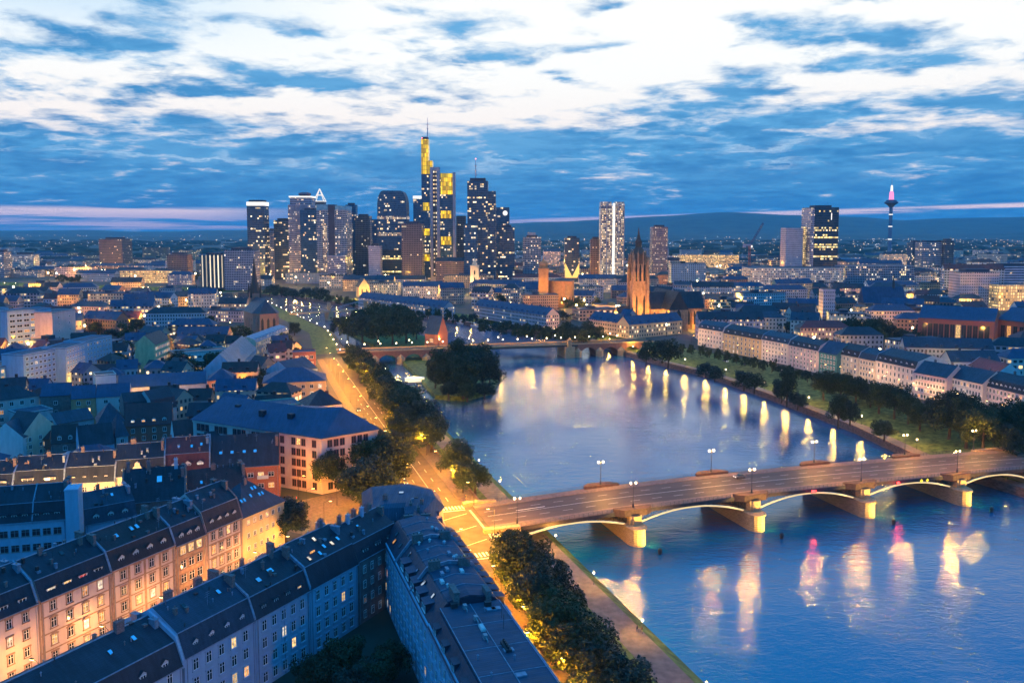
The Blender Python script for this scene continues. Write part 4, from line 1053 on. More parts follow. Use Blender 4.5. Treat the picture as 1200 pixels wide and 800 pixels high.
# slim footbridge and low bridge far upstream
def far_bridge(label, a, c, z, m, piers):
    d = c - a; t = thing('footbridge' if piers < 4 else 'road_bridge', label, 'bridge', (*a, 0), math.atan2(d.y, d.x)); L = d.length
    b = MB(); b.box(0, L, 0, 6, z - 1.4, z); b.build('deck', M_bstone, t)
    for k in range(1, piers + 1):
        b = MB(); x = L * k / (piers + 1); b.box(x - 3, x + 3, -2, 8, -1, z - 1.4)
        if piers < 4: b.box(x - .8, x + .8, -.6, 6.6, z - 1.3, z + 9)
        b.build('pier', M_bstone, t)
    if piers < 4:
        b = MB(); xs = np.linspace(0, L, 25)
        for y in (0, 6): b.tube([(x, y, z + 9 - 8.5 * abs(math.sin(math.pi * 1.5 * x / L + math.pi / 2 * 0))) if False else (x, y, z + 8.6 * abs(math.cos(math.pi * 1.5 * x / L)) ) for x in xs], .25, 4)
        b.build('chain_truss', M_steel, t)
far_bridge('slim iron footbridge crossing the river bend far upstream', Vector((-235, 905)), Vector((-128, 985)), 10, M_steel, 2)
far_bridge('long low lamp-lit road bridge across the river far upstream', Vector((-480, 1188)), Vector((-345, 1255)), 9, M_bstone, 4)
# ------------------------------------------------------------------ trees
LV = [leafmat('leaves_dark', (.010, .022, .010), (.026, .044, .016)), leafmat('leaves_mid', (.014, .028, .010), (.036, .056, .018)), leafmat('leaves_blue', (.009, .022, .016), (.022, .040, .026))]
M_bark = mat('bark', (.06, .045, .035), .9, .3, 2.0)
def crown_data(seed, shape, n, leaf, m):
    """leaf sized faces gathered in clumps spread through the crown; unit: radius 1, height 0..2.3"""
    g = np.random.default_rng(seed)
    nc = 46 if n > 3000 else (30 if n > 900 else 18)
    dirs = g.normal(size=(nc, 3)); dirs /= np.linalg.norm(dirs, axis=1)[:, None]
    dirs[:, 2] = np.where(dirs[:, 2] < -.55, -dirs[:, 2], dirs[:, 2])
    rad = g.uniform(.35, .86, nc) ** .8
    lob = 1 + .22 * np.sin(dirs[:, 0] * 3 + seed) + .18 * np.sin(dirs[:, 1] * 4 + seed * 2)
    c = dirs * (rad * lob)[:, None]
    if shape == 'tall': c[:, :2] *= .62; c[:, 2] *= 1.45
    if shape == 'cone': k = 1.0 - .42 * (c[:, 2] + 1); c[:, :2] *= np.clip(k, .15, 1)[:, None]; c[:, 2] *= 1.25
    cr = g.uniform(.20, .36, nc)
    w = cr ** 2; idx = g.choice(nc, n, p=w / w.sum())
    v = g.normal(size=(n, 3)); v /= np.linalg.norm(v, axis=1)[:, None]
    p = c[idx] + v * (cr[idx] * g.uniform(.55, 1.08, n) ** .6)[:, None]
    nr = v + g.normal(size=(n, 3)) * .55; nr /= np.linalg.norm(nr, axis=1)[:, None]
    a = np.cross(nr, g.normal(size=(n, 3))); a /= np.linalg.norm(a, axis=1)[:, None] + 1e-9; bb = np.cross(nr, a)
    s = leaf * g.uniform(.6, 1.3, n)[:, None]
    quad = np.stack([p - a * s, p - bb * s * .55, p + a * s, p + bb * s * .55], 1)
    me = bpy.data.meshes.new('crown'); me.vertices.add(n * 4); me.vertices.foreach_set('co', quad.reshape(-1).astype(np.float32))
    me.loops.add(n * 4); me.loops.foreach_set('vertex_index', np.arange(n * 4, dtype=np.int32)); me.polygons.add(n); me.polygons.foreach_set('loop_start', np.arange(0, n * 4, 4, dtype=np.int32))
    me.materials.append(m); me.update(); me.validate(); return me
def trunk_data(seed):
    r_ = random.Random(seed); b = MB(); b.tube([(0, 0, -1.5), (.02, .01, -.9), (.0, .03, -.3), (.03, 0, .35)], .085, 7, 0, .035)
    for k in range(7):
        a = k * 2.4 + r_.random(); z = -.75 + .12 * k; l = r_.uniform(.45, .75)
        b.tube([(0, 0, z), (math.cos(a) * l * .5, math.sin(a) * l * .5, z + .32), (math.cos(a) * l, math.sin(a) * l, z + .75)], .035, 5, 0, .01)
    return b.mesh('trunk', M_bark)
TRK = [trunk_data(k) for k in range(3)]
CR = {}
for lod, (n, leaf) in {'near': (9000, .050), 'mid': (3200, .075), 'far': (700, .14)}.items():
    for shape in ('round', 'tall', 'cone'):
        for k in range(3 if shape == 'round' else 1):
            CR[(lod, shape, k)] = crown_data(17 * k + len(CR) + 3, shape, n, leaf, LV[(k + len(CR)) % 3])
TREES = 0
def tree(x, y, z0, h, r, lod='mid', shape='round', phrase='dark leafy tree', group=None, name='broadleaf_tree'):
    global TREES; TREES += 1
    k = rnd.randrange(3) if shape == 'round' else 0
    zc = h * (.52 if lod != 'far' else .45)
    t = bpy.data.objects.new(name, None); COL.objects.link(t); t.location = (x, y, z0); t.rotation_euler = (0, 0, rnd.uniform(0, 6.28))
    later(t, phrase, (x, y, z0 + h * .6), 'tree', group)
    top = (h - zc) / (1.02 if shape == 'round' else 1.35)
    link(CR[(lod, shape, k)], 'crown', t, (0, 0, zc), 0, (r, r, top))
    link(TRK[rnd.randrange(3)], 'trunk', t, (0, 0, zc), 0, (r, r, zc / 1.45))
    return t
M_wwhite = mat('warm_white_render', (.58, .50, .44), .85, .10, .5, stretch=(1, 1, .4))
# ------------------------------------------------------------------ houses along the north bank
GN = 'terraced houses facing the north bank park'
def north(name, label, e0, e1, ze, roof, rise, wm, rm, fl, bays, W=15, lit=.12, ww=1.2, wh=1.8, dorm=0, trim=None, style=None, chim=2):
    h = pxh(name, label, e0, e1, ze, W, roof, rise, wm, rm, group=GN)
    fh = (h.he - .6) / fl
    for k in range(fl): h.row(.9 + fh * k, bays, ww, min(wh, fh - 1.0), lit=lit if k else lit + .15, simple=True)
    n2 = max(3, int(W / 3.4))
    for k in range(fl): h.row(.9 + fh * k, n2, 1.1, min(wh, fh - 1.0), side='left', lit=lit, simple=True)
    if dorm:
        for i in range(dorm):
            x = 1 + (h.L - 2) * (i + .5) / dorm
            z, a = prof_z(h.prof, 1.0)
            link(dormer_data(1.5, 1.4, 2.2, 'gable', M_white, rm), 'dormer', h.root, (x, .5, h.he + .7)); 
            link(simple_data(.9, .9, M_frame, pick_pane(lit)), 'window', h.root, (x, .49, h.he + .95))
    h.cornice(wm, .35, .35)
    if roof == 'gable' or roof == 'mansard':
        h.firewall(.1, M_lead, .4, .25)
        for i in range(chim): h.chimney(h.L * (i + .6) / chim, W * .55, 1.0, .7, 1.5)
    return h
north('town_house', 'white corner house at the far end of the riverside row', (818, 384), (847, 388.5), 22, 'mansard', 6, M_wwhite, M_slate3, 4, 8, dorm=4, lit=.15)
north('town_house', 'orange beige house with lit street front in the riverside row', (848, 390), (892, 398), 22, 'mansard', 6.5, M_ochre, M_slate, 4, 9, dorm=5, lit=.15)
north('town_house', 'white gridded house beside the orange beige house', (892.5, 397.5), (924, 403), 22.5, 'mansard', 6, M_wwhite, M_slate3, 5, 8, dorm=4, lit=.06)
north('town_house', 'pale pink house with dark strip of dormers left of the teal house', (924.5, 404), (959, 411), 22.5, 'mansard', 6, M_pink, M_slate, 5, 8, dorm=5, lit=.12)
north('town_house', 'teal fronted house with bright blue roof in the riverside row', (960, 412), (981, 416), 22, 'gable', 7, mat('teal_render', (.05, .18, .19), .8, .15, .5), M_zinc, 4, 5, lit=.03)
north('town_house', 'cream house with small dormers right of the teal house', (982, 414), (1006, 419), 22.5, 'mansard', 6.5, M_cream, M_slate2, 4, 5, dorm=3, lit=.18)
north('town_house', 'cream house with blue roof left of the large white corner house', (1006.5, 419), (1026, 423), 22.5, 'mansard', 6, M_cream, M_slate3, 4, 5, dorm=0, lit=.12)
north('corner_house', 'large white palace-like corner house with tall windows and dark dormered roof', (1026.5, 422), (1073, 432), 23, 'mansard', 7, M_wwhite, M_slate, 4, 9, W=22, dorm=7, lit=.12, wh=2.1)
north('town_house', 'pink house with light blue roof right of the large white corner house', (1071, 436), (1110, 443), 22, 'gable', 6, M_pink, M_slate3, 4, 10, lit=.12, W=16)
north('town_house', 'white house with glowing window grid and blue hipped roof near right edge', (1110.5, 441), (1152, 450), 22, 'gable', 6, M_wwhite, M_slate3, 4, 11, lit=.2, W=16)
north('town_house', 'dark roofed house with many lit white dormers at right edge', (1153, 451), (1215, 466), 21, 'mansard', 7, M_pink, M_slate, 4, 13, dorm=11, lit=.2, W=16)
north('town_house', 'last riverside house cut by the right edge of the photo', (1216, 468), (1262, 480), 21, 'mansard', 7, M_wwhite, M_slate2, 4, 9, dorm=6, lit=.2, W=16)
# second rows behind it
north('town_house', 'low white house with hipped roof behind the white corner house', (1135, 428), (1170, 437), 20, 'gable', 5, M_white, M_tile, 3, 7, lit=.25, W=13)
# ------------------------------------------------------------------ school and the quarter behind the near rows
def school():
    P = [Vector(p) for p in ((-121, 318.5), (-66, 290), (-48.6, 304), (-62, 323), (-110, 348))]
    O = P[1]; t = thing('school_building', 'big L-shaped pink building with grouped dark windows and sweeping navy roof', 'school', (O.x, O.y, 8))
    l = [(p.x - O.x, p.y - O.y) for p in P]
    b = MB(); b.prism(l, 0, 20); b.build('wall', M_pink, t)
    Rr = [(-46, 39, 27), (-6, 16.5, 27), (4, 18, 27)]
    c = (sum(p[0] for p in l) / 5, sum(p[1] for p in l) / 5)
    e = [(c[0] + (x - c[0]) * 1.03, c[1] + (y - c[1]) * 1.05, 20) for x, y in l]
    b = MB()
    b.add([e[0], e[1], Rr[1], Rr[0]]); b.add([e[1], e[2], Rr[2], Rr[1]]); b.add([e[2], e[3], Rr[2]]); b.add([e[3], e[4], Rr[0], Rr[1], Rr[2]]); b.add([e[4], e[0], Rr[0]]); b.add([(x, y, 19.9) for x, y, z in reversed(e)])
    b.build('roof', roofmat('navy_roof', (.030, .055, .115), rough=.45), t)
    for i in range(2):
        a, d = Vector(l[i]), Vector(l[i + 1]) - Vector(l[i]); L = d.length; rz = math.atan2(d.y, d.x)
        if i == 0: us = []; [us.extend([u, u + 2.2, u + 4.4]) for u in np.arange(3, L - 14, 9.2)]; us += [L - 12.5, L - 10.3, L - 8, L - 3.2]; us = [u for u in us]
        else: us = [3.2, 5.6, 8.0, 12.5, 14.9, 17.3]
        for k in range(5):
            for u in us:
                p = a + d.normalized() * u; place_window(t, p.x, p.y, 1.3 + 3.75 * k, 1.7, 2.4, rz, frame=mat('maroon_frame', (.22, .09, .11), .6, .1, 2.0), lit=.015, simple=True)
    b = MB()
    for i in range(2):
        a, d = Vector(l[i]), Vector(l[i + 1]) - Vector(l[i]); n = Vector((d.y, -d.x)).normalized() * .35
        for z0, z1 in ((19.2, 19.8), (4.2, 4.5)):
            q_ = [a + n, a + d + n, a + d, a]; b.prism([(p.x, p.y) for p in q_], z0, z1)
    b.build('cornice', M_pink, t)
    for x, y in ((-26, 20), (-14, 14.5), (-38, 30)): b = MB(); b.box(-1.1, 1.1, -.9, .9, -1.5, 1.2); b.build('roof_dormer', M_slate, t, (x, y, 24.2), -.48)
school()
def block(name, label, e0, e1, ze, W, roof='flat', rise=4, wm=None, rm=None, cat='building', fl=4, bay=3.2, ww=1.3, wh=1.4, lit=.1, sides=('front', 'right'), z0=8, group=None, simple=True, frame=None, panes={}):
    h = pxh(name, label, e0, e1, ze, W, roof, rise, wm, rm, cat, group, z0)
    fh = (h.he - .6) / fl
    for sd in sides:
        L = h.L if sd in ('front', 'back') else W
        n = max(1, min(16, int((L - 1.5) / bay)))
        for k in range(fl): h.row(.9 + fh * k, n, ww, wh, side=sd, lit=lit, simple=simple, frame=frame, panes=panes)
    return h
M_navy = MATS['navy_roof']; M_salmon = mat('orange_render', (.55, .24, .13), .85, .15, .6)
GL = 'houses of the old quarter left of the river'
block('apartment_block', 'tall pale blue slab block with stacked balconies facing the dark trees', (27, 417), (76, 408), 32, 14, 'flat', 0, M_bluew, M_zinc, 'apartment block', 8, 3.2, 1.6, 1.3, .10)
block('apartment_block', 'pale blue slab block stepped behind the balcony block', (76.5, 409), (100, 402), 32.5, 13, 'flat', 0, M_bluew, M_zinc, 'apartment block', 8, 3.2, 1.2, 1.3, .05)
block('apartment_block', 'rightmost pale blue slab block with square windows beside the dark trees', (100, 401), (131, 394), 31, 14, 'flat', 0, M_bluew, M_zinc, 'apartment block', 8, 3.2, 1.2, 1.3, .05)
block('apartment_block', 'low balcony block with warm lit flats at the left edge', (-8, 432), (30, 424), 26, 14, 'flat', 0, M_bluew, M_tile, 'apartment block', 5, 3.4, 1.8, 1.5, .4)
block('hospital_block', 'wide blue white slab with one lit window band', (8, 366), (60, 362), 40, 18, 'flat', 0, M_bluew, M_zinc, 'office block', 8, 4.5, 3.6, 1.6, .12)
block('hospital_block', 'pinkish white windowless tower block beside the wide slab', (61, 367), (88, 363), 38, 16, 'flat', 0, M_pink, M_zinc, 'office block', 6, 9, 1.4, 1.4, .0)
block('hospital_block', 'blue white block cut by the left edge', (-20, 364), (10, 361), 40, 18, 'flat', 0, M_bluew, M_zinc, 'office block', 8, 4.5, 3.6, 1.6, .05)
block('apartment_block', 'pink terrace with long balconies below the pinkish tower block', (58, 396), (98, 387), 20, 14, 'flat', 0, M_pink, M_zinc, 'apartment block', 4, 3.4, 2.0, 1.5, .2)
block('school_wing', 'long pink building at the left edge with dark hipped roof', (-60, 477), (46, 463.5), 22, 14, 'hip', 5, M_pink, M_slate, 'school', 4, 4, 1.5, 1.8, .08)
h = block('school_wing', 'orange and cream building lit from below under long navy roof', (83, 467.5), (112, 465.5), 22, 14, 'gable', 5, M_salmon, M_navy, 'school', 4, 4, 1.4, 1.7, .1)
block('school_wing', 'cream continuation of the orange building with few windows', (112.5, 465.5), (152, 463), 22, 14, 'gable', 5, M_pink, M_navy, 'school', 4, 6, 1.6, 1.6, .05)
block('school_wing', 'dark low wing with long navy roof left of the orange building', (47, 464.5), (82.5, 462.5), 22, 14, 'gable', 5, M_dkwall, M_navy, 'school', 3, 6, 1.4, 1.6, .0)
block('hall', 'white windowless box building next to the long navy roof', (112, 441), (136, 439), 22, 12, 'flat', 0, M_white, M_slate, 'hall', 2, 12, 1.5, 1.5, .0)
block('school_wing', 'very long low building with flat navy roof and small upper windows', (137, 455), (242, 449), 18, 22, 'gable', 5, M_white, M_navy, 'school', 2, 5, 1.6, 1.4, .15)
block('school_wing', 'orange pink building with dark square windows at the end of the long navy roof', (243, 446), (275, 444.5), 20, 16, 'hip', 5, M_salmon, M_navy, 'school', 3, 3.6, 1.7, 1.9, .0, ('front', 'left'))
block('terraced_house', 'red roofed house with dormers in the old quarter', (146, 500), (202, 496), 21, 13, 'gable', 8, M_brick, M_tile, 'house', 4, 4, 1.2, 1.6, .1, group=GL).dormers(4, y=.8, up=.9, w=1.6, h=1.5, lit=.3)
block('terraced_house', 'blue roofed house with hipped gable behind the red roofed house', (115, 496), (145, 493), 20, 13, 'hip', 7, M_grey, M_slate3, 'house', 4, 4, 1.2, 1.6, .1, group=GL)
block('terraced_house', 'slate house with two lit dormers below the long navy roof', (146, 484.5), (178, 481), 21, 13, 'mansard', 8, M_dkwall, M_slate, 'house', 4, 4, 1.2, 1.6, .1, group=GL).dormers(4, w=1.5, h=1.6, lit=.1, panes={0: L_warm})
block('terraced_house', 'slate mansard house with a row of dormers near the pink school', (178.5, 481), (207, 476), 21.5, 13, 'mansard', 8, M_grey, M_slate, 'house', 4, 4, 1.2, 1.6, .1, group=GL).dormers(4, w=1.5, h=1.6, lit=.1, panes={2: L_warm})
block('terraced_house', 'wide beige gable house at the left edge', (0, 509), (26, 512), 20, 16, 'gable', 8, M_cream, M_slate, 'house', 4, 4, 1.2, 1.6, .0, group=GL)
block('terraced_house', 'white fronted house with three tall windows beside the beige gable house', (26.5, 513), (40, 506), 20, 12, 'gable', 6, M_white, M_slate3, 'house', 4, 3.4, 1.2, 1.8, .0, group=GL)
block('terraced_house', 'maroon gabled house with round window in the old quarter', (42, 515), (58, 514), 17, 12, 'gable', 6, M_brick, M_tile, 'house', 3, 3, 1.1, 1.5, .1, group=GL)
block('terraced_house', 'low dark house with white dormer behind the cream fronted row', (60, 520), (92, 517), 18, 12, 'gable', 6, M_dkwall, M_slate2, 'house', 3, 4, 1.2, 1.6, .1, group=GL).dormers(2, y=.8, up=.9, w=1.5, h=1.5, lit=0)
block('terraced_house', 'blue sided house with broad black roof behind the cream fronted row', (93, 524), (134, 519), 19, 12, 'gable', 7, M_bluew, M_slate, 'house', 3, 4, 1.2, 1.6, .0, group=GL)
block('terraced_house', 'turreted house with small cone roof left of the maroon houses', (136, 512), (150, 510), 20, 11, 'hip', 8, M_grey, M_slate3, 'house', 4, 3, 1.2, 1.6, .1, group=GL)
block('terraced_house', 'maroon roofed house with white base between red roof and pink school', (205, 521), (240, 517), 19, 13, 'gable', 8, M_white, M_tile, 'house', 3, 4, 1.2, 1.6, .1, group=GL)
block('terraced_house', 'house with dark spiky roof terrace in front of the pink school', (240, 532), (300, 527), 18, 12, 'gable', 7, M_dkwall, M_slate, 'house', 3, 4, 1.2, 1.6, .1, group=GL)
block('terraced_house', 'blue flat roofed workshop among the old houses', (23, 486), (62, 480), 18, 13, 'flat', 0, M_grey, M_zinc, 'workshop', 2, 4, 1.6, 1.4, .1, group=GL)
block('terraced_house', 'blue gabled workshop next to the dark trees', (66, 497), (110, 490), 16, 13, 'gable', 4, M_grey, M_slate3, 'workshop', 2, 4, 1.6, 1.4, .1, group=GL)
# buildings along the road behind the school
block('office_wing', 'long navy roofed building behind the pink school by the road', (308, 449), (382, 446), 20, 24, 'hip', 6, M_ochre, M_navy, 'office', 3, 4, 1.6, 1.8, .3)
block('office_wing', 'flat blue roofed low wing just behind the pink school', (285, 480), (352, 474), 22, 14, 'flat', 0, M_cream, M_zinc, 'office', 3, 5, 1.6, 1.6, .1)
h = block('town_villa', 'white villa with dark pyramid roof near the riverside road', (361, 477), (401, 473), 23, 15, 'hip', 6, M_white, M_slate, 'villa', 4, 7, 1.4, 1.6, .0)
block('office_wing', 'blue striped glass roofed building in front of the lit red facade', (341, 437), (372, 431), 18, 20, 'gable', 6, M_bluew, M_zinc, 'office', 2, 4, 2.2, 1.8, .2)
block('office_wing', 'red and white lit facade building beside the road', (343, 414), (370, 413), 24, 12, 'flat', 0, M_brick, M_zinc, 'office', 4, 3, 1.8, 1.8, .55)
h = block('hall', 'long hall with pale striped sloping roof', (276, 432), (300, 408), 18, 18, 'gable', 9, M_bluew, roofmat('striped_roof', (.16, .18, .22), rough=.4, seam=True), 'hall', 2, 5, 1.8, 1.8, .2, ('front',))
block('office_wing', 'low white building with strip of warm light left of the striped hall', (205, 415), (268, 410), 20, 16, 'flat', 0, M_white, M_slate, 'office', 3, 3, 2.2, 1.4, .45)
h = block('curved_building', 'pale building with row of arched roof dormers beside the spired church', (300, 401), (338, 386), 20, 14, 'mansard', 4, M_cream, M_lead, 'building', 4, 3, 1.5, 1.8, .3)
h.dormers(10, w=1.6, h=1.6, wallm=M_white, lit=.1)
h = block('tall_house', 'narrow house with bright yellow lit end wall among dark trees', (181, 404), (199, 397), 28, 12, 'gable', 6, M_ochre, M_slate2, 'house', 5, 3, 1.3, 1.8, .9)
# small church with white gable front
c0 = G(154, 436, 8)
h = House('chapel', 'small chapel with white gable front and long dark roof', 'chapel', (c0.x + 11, c0.y), (c0.x + 11.5, c0.y + 1) if False else (c0.x + 14, c0.y + 30), 11, 8, 16, 'gable', 9, M_white, M_slate)
h.row(1.5, 1, 1.6, 3.4, side='left', simple=True)
h.row(2, 5, 1.4, 3.0, simple=True)
# church with tall dark spire
def spire_church():
    p = G(312, 392, 8); y = p.y; x = p.x
    t = thing('spire_church', 'dark gothic church with tall needle spire left of the skyline', 'church', (x, y, 8), R(30))
    b = MB(); b.box(-11, 11, 0, 34, 0, 19); n = 6
    b.prism([(-11, 0), (-7, -8), (7, -8), (11, 0)], 0, 19); b.build('wall', M_stone, t)
    b = MB(); b.extrude_x([(-.3, 19), (0, 19), (0, 19)], 0, 0) if False else None
    rg = 31
    b.add([(-12, 0, 19), (-12, 34, 19), (0, 34, rg), (0, 0, rg)]); b.add([(12, 34, 19), (12, 0, 19), (0, 0, rg), (0, 34, rg)]); b.add([(-12, 34, 19), (12, 34, 19), (0, 34, rg)])
    for a, c in (((-12, 0), (-7.5, -8.8)), ((-7.5, -8.8), (7.5, -8.8)), ((7.5, -8.8), (12, 0))): b.add([(*a, 19), (*c, 19), (0, 0, rg)])
    b.build('roof', M_slate3, t)
    for a in (-5, 0, 5):
        b = MB(); pts = [(-1.1, 0), (1.1, 0), (1.1, 9), (0, 11.5), (-1.1, 9)]; b.add([(u, -.05, z) for u, z in pts]); b.build('lancet_window', M_pane, t, (a, -8.02, 4))
    for s, a in ((-1, -1), (1, 1)):
        for yy in (5, 12, 19, 26): b = MB(); b.add([(0, -1.1, 0), (0, 1.1, 0), (0, 1.1, 9), (0, 0, 11.5), (0, -1.1, 9)]); b.build('lancet_window', M_pane, t, (s * 11.03, yy, 4))
    for xx, yy in ((-9, -4.6), (9, -4.6), (-7.2, -8.4), (7.2, -8.4)): b = MB(); b.box(-.7, .7, -1.2, .6, 0, 16); b.build('buttress', M_stone, t, (xx, yy, 0))
    b = MB(); b.box(-4.5, 4.5, 34.02, 43, 0, 34); b.lathe([(5.2, 34), (4.3, 36), (2.2, 48), (.15, 66)], 8, 1, (0, 38.5), R(22.5))
    for sx in (-1, 1):
        for sy in (-1, 1): b.lathe([(1.1, 30), (1.1, 37), (.1, 43)], 6, 1, (sx * 4.2, 38.5 + sy * 4.2))
    b.build('tower', [M_stone, M_iron], t)
spire_church()
# ------------------------------------------------------------------ towers of the skyline
LANDMARKS = []
def landmark(n, px, py): LANDMARKS.append((n, px, py))
for n_, x_, y_ in (('the arched bridge', 850, 590), ('the pink school', 330, 510), ('the stone bridge', 650, 405), ('the teal house', 970, 420), ('the slab blocks', 80, 420), ('the spire church', 297, 370), ('the gate house', 494, 390), ('the beige corner house', 305, 600), ('the palace-like house', 1050, 432), ('the bridge head', 575, 610), ('the island tip', 545, 440)): landmark(n_, x_, y_)
BLUEG = (.010, .022, .045)
F_dark = facade('tower_dark_glass', 3.0, 3.6, .86, .62, (.055, .075, .115), (.018, .036, .07), .24, 2.0, band=.5)
F_navy = facade('tower_navy_glass', 2.4, 3.6, .9, .7, (.045, .085, .145), (.016, .045, .09), .22, 1.9, band=.5)
F_grey = facade('tower_grey_grid', 2.6, 3.6, .62, .55, (.26, .27, .33), BLUEG, .27, 1.9, band=.45)
F_lav = facade('tower_lavender_grid', 2.2, 3.5, .58, .55, (.33, .30, .38), (.02, .025, .04), .28, 1.8, band=.4)
F_lit = facade('tower_lit_grid', 2.3, 3.5, .66, .60, (.34, .26, .27), (.03, .03, .04), .62, 1.5, band=.35)
F_brown = facade('tower_brown', 2.8, 3.6, .6, .5, (.16, .11, .115), (.02, .02, .03), .14, 1.6, band=.5)
F_band = facade('tower_yellow_bands', 2.4, 3.8, .92, .62, (.025, .035, .05), BLUEG, .32, 1.9, col=(1, .66, .16), col2=(1, .80, .40), band=.8, grp=1000.0)
F_pale = facade('tower_pale_slab', 2.0, 3.4, .45, .42, (.46, .40, .46), (.05, .05, .07), .06, 1.2, band=.3)
F_wlit = facade('office_white_lit', 2.6, 3.4, .6, .5, (.52, .46, .44), (.03, .03, .04), .45, 1.3)
F_gold = facade('office_gold_lit', 2.6, 3.4, .6, .62, (.40, .30, .20), (.03, .03, .04), .8, 1.6, col=(1, .56, .16), col2=(1, .72, .32))
M_con = mat('tower_concrete', (.30, .29, .36), .7, .1, .1)
M_condk = mat('tower_dark_core', (.06, .05, .075), .6, .15, .1)
M_crown = glow('crown_white_light', (1.0, .95, .85), 1.1)
M_yel = facade('yellow_lit_hall', 3.0, 7.2, .90, .93, (.30, .18, .02), (.05, .03, .0), 1.1, 1.35, col=(1, .50, .01), col2=(1, .70, .03), band=.2)
def tw(name, label, px0, px1, ptop, y, depth=None, m=None, cat='skyscraper', rz=0.0, roofm=None, lm=None, z0=8):
    """tower whose front spans px0..px1 at forward distance y; returns (root, width, height above base)"""
    w = (px1 - px0) * y / 1000.0 * 1.0; x0 = (px0 - 600) * y / 1000.0
    c = math.cos(THETA); zt = zat(ptop, y)
    x0, w = x0 * (c + (HCAM - 60) / y * math.sin(THETA) * 0 + .004), w
    t = thing(name, label, cat, (x0, y, z0), rz)
    if lm: landmark(lm, (px0 + px1) / 2, ptop + .65 * (320 - ptop))
    return t, w, zt - z0
def tbox(t, name, x0, x1, y0, y1, z0, z1, m, top=None):
    b = MB(); b.box(x0, x1, y0, y1, z0, z1, 0, 1); return b.build(name, [m, top or M_felt], t)
def mast(t, x, y, z0, z1, r=.8, m=None, name='antenna'):
    b = MB(); b.tube([(x, y, z0), (x, y, (z0 + z1) / 2), (x, y, z1)], r, 6, 0, r * .35)
    for k in range(3): zz = z0 + (z1 - z0) * (.2 + .22 * k); b.lathe([(r * 1.8, zz), (r * 1.8, zz + 1)], 6, 0, (x, y))
    b.build(name, m or mat('antenna_paint', (.6, .55, .6), .5, .1, 1), t)
def beacon(t, x, y, z, col=(1, .25, .2)):
    b = MB(); b.lathe([(.2, z), (.9, z + .6), (.9, z + 1.2), (.2, z + 1.8)], 8, 0, (x, y)); b.build('beacon', glow('beacon_red', (1, .20, .2), 4), t)
def simple_tower(name, label, px0, px1, ptop, y, m, depth=None, cat='skyscraper', lm=None, plant=True, rz=0.0):
    t, w, h = tw(name, label, px0, px1, ptop, y, cat=cat, lm=lm, rz=rz); d = depth or w
    tbox(t, 'shaft', 0, w, 0, d, 0, h, m)
    if plant: tbox(t, 'roof_plant', w * .2, w * .8, d * .2, d * .8, h, h + 3.5, M_condk)
    return t, w, h, d
# left to right
t, w, h, d = simple_tower('office_tower', 'slim lit tower with bright white illuminated crown at left of skyline', 291, 311, 241, 1500, F_dark, lm='the white crowned tower', plant=False)
tbox(t, 'lit_crown', -.3, w + .3, -.3, d + .3, h, h + 6.5, M_crown); tbox(t, 'roof_plant', 3, w - 3, 3, d - 3, h + 6.6, h + 10, M_condk)
simple_tower('office_tower', 'narrow dark grey tower directly right of the white crowned tower', 315, 322, 270, 1600, F_grey)
simple_tower('office_tower', 'dark glass tower with scattered yellow windows behind the lavender tower', 322, 339, 258, 1550, F_dark)
t, w, h, d = simple_tower('office_tower', 'lavender tower with glowing rim and round helipad structure on top', 339, 366, 240, 1520, F_lav, lm='the lavender tower', plant=False)
tbox(t, 'crown', 3, w - 1, 3, d - 3, h, h + 13, F_lav); tbox(t, 'light_rim', 1.5, w + .5, 1.5, d - 1.5, h + 13.05, h + 15.5, M_crown)
b = MB(); b.lathe([(8, h + 15.5), (11, h + 18), (11, h + 21), (6, h + 23)], 16, 0, (w * .62, d / 2)); b.build('roof_drum', mat('reddish_drum', (.35, .15, .16), .6, .1, .3), t)
simple_tower('office_tower', 'dark green glass slab in front of the lavender tower', 353, 373, 246, 1490, F_navy)
t, w, h = tw('pyramid_tower', 'tower topped by a bright white outlined pyramid', 369, 381, 236, 1750); d = w
tbox(t, 'shaft', 0, w, 0, d, 0, h, F_brown)
b = MB(); zt = zat(221, 1750) - 8
for a, c in (((0, 0), (w, 0)), ((w, 0), (w, d)), ((w, d), (0, d)), ((0, d), (0, 0))):
    b.tube([(*a, h), (w / 2, d / 2, zt)], 1.0, 4); b.tube([(*a, h + .3), (*c, h + .3)], .9, 4)
    f = .5; b.tube([(a[0] + (w / 2 - a[0]) * f, a[1] + (d / 2 - a[1]) * f, h + (zt - h) * f), (c[0] + (w / 2 - c[0]) * f, c[1] + (d / 2 - c[1]) * f, h + (zt - h) * f)], .8, 4)
b.build('pyramid', glow('pyramid_light', (1, .92, .82), .85), t)
t, w, h, d = simple_tower('office_tower', 'grey twin slab tower with dark central shaft and glass top storeys', 372, 407, 246, 1450, F_grey, lm='the twin slab', plant=False)
tbox(t, 'dark_core', w * .40, w * .60, -1.2, d * .5, 0, h + 9, M_condk); tbox(t, 'glass_top', 0, w * .38, .5, d, h, h + 9, mat('pale_glass', (.16, .32, .40), .2, .2, .2)); tbox(t, 'glass_top', w * .62, w, .5, d, h, h + 7, MATS['pale_glass'])
b = MB(); b.box(w * .40, w, -14, -1.3, 0, h * .38); b.build('podium_tower', F_lav, t); tbox(t, 'lit_strip', w * .20, w * .33, -.6, -.1, h * .1, h * .8, F_lit)
simple_tower('office_tower', 'slim dark teal tower with lit collar right of the grey twin slab', 406, 418, 240, 1620, F_navy)
simple_tower('office_tower', 'broad dark purple tower with sparse yellow windows', 417, 434, 253, 1600, F_brown)
simple_tower('office_tower', 'thin pale blue edge tower beside the arch shouldered tower', 434, 443, 257, 1700, F_navy, plant=False)
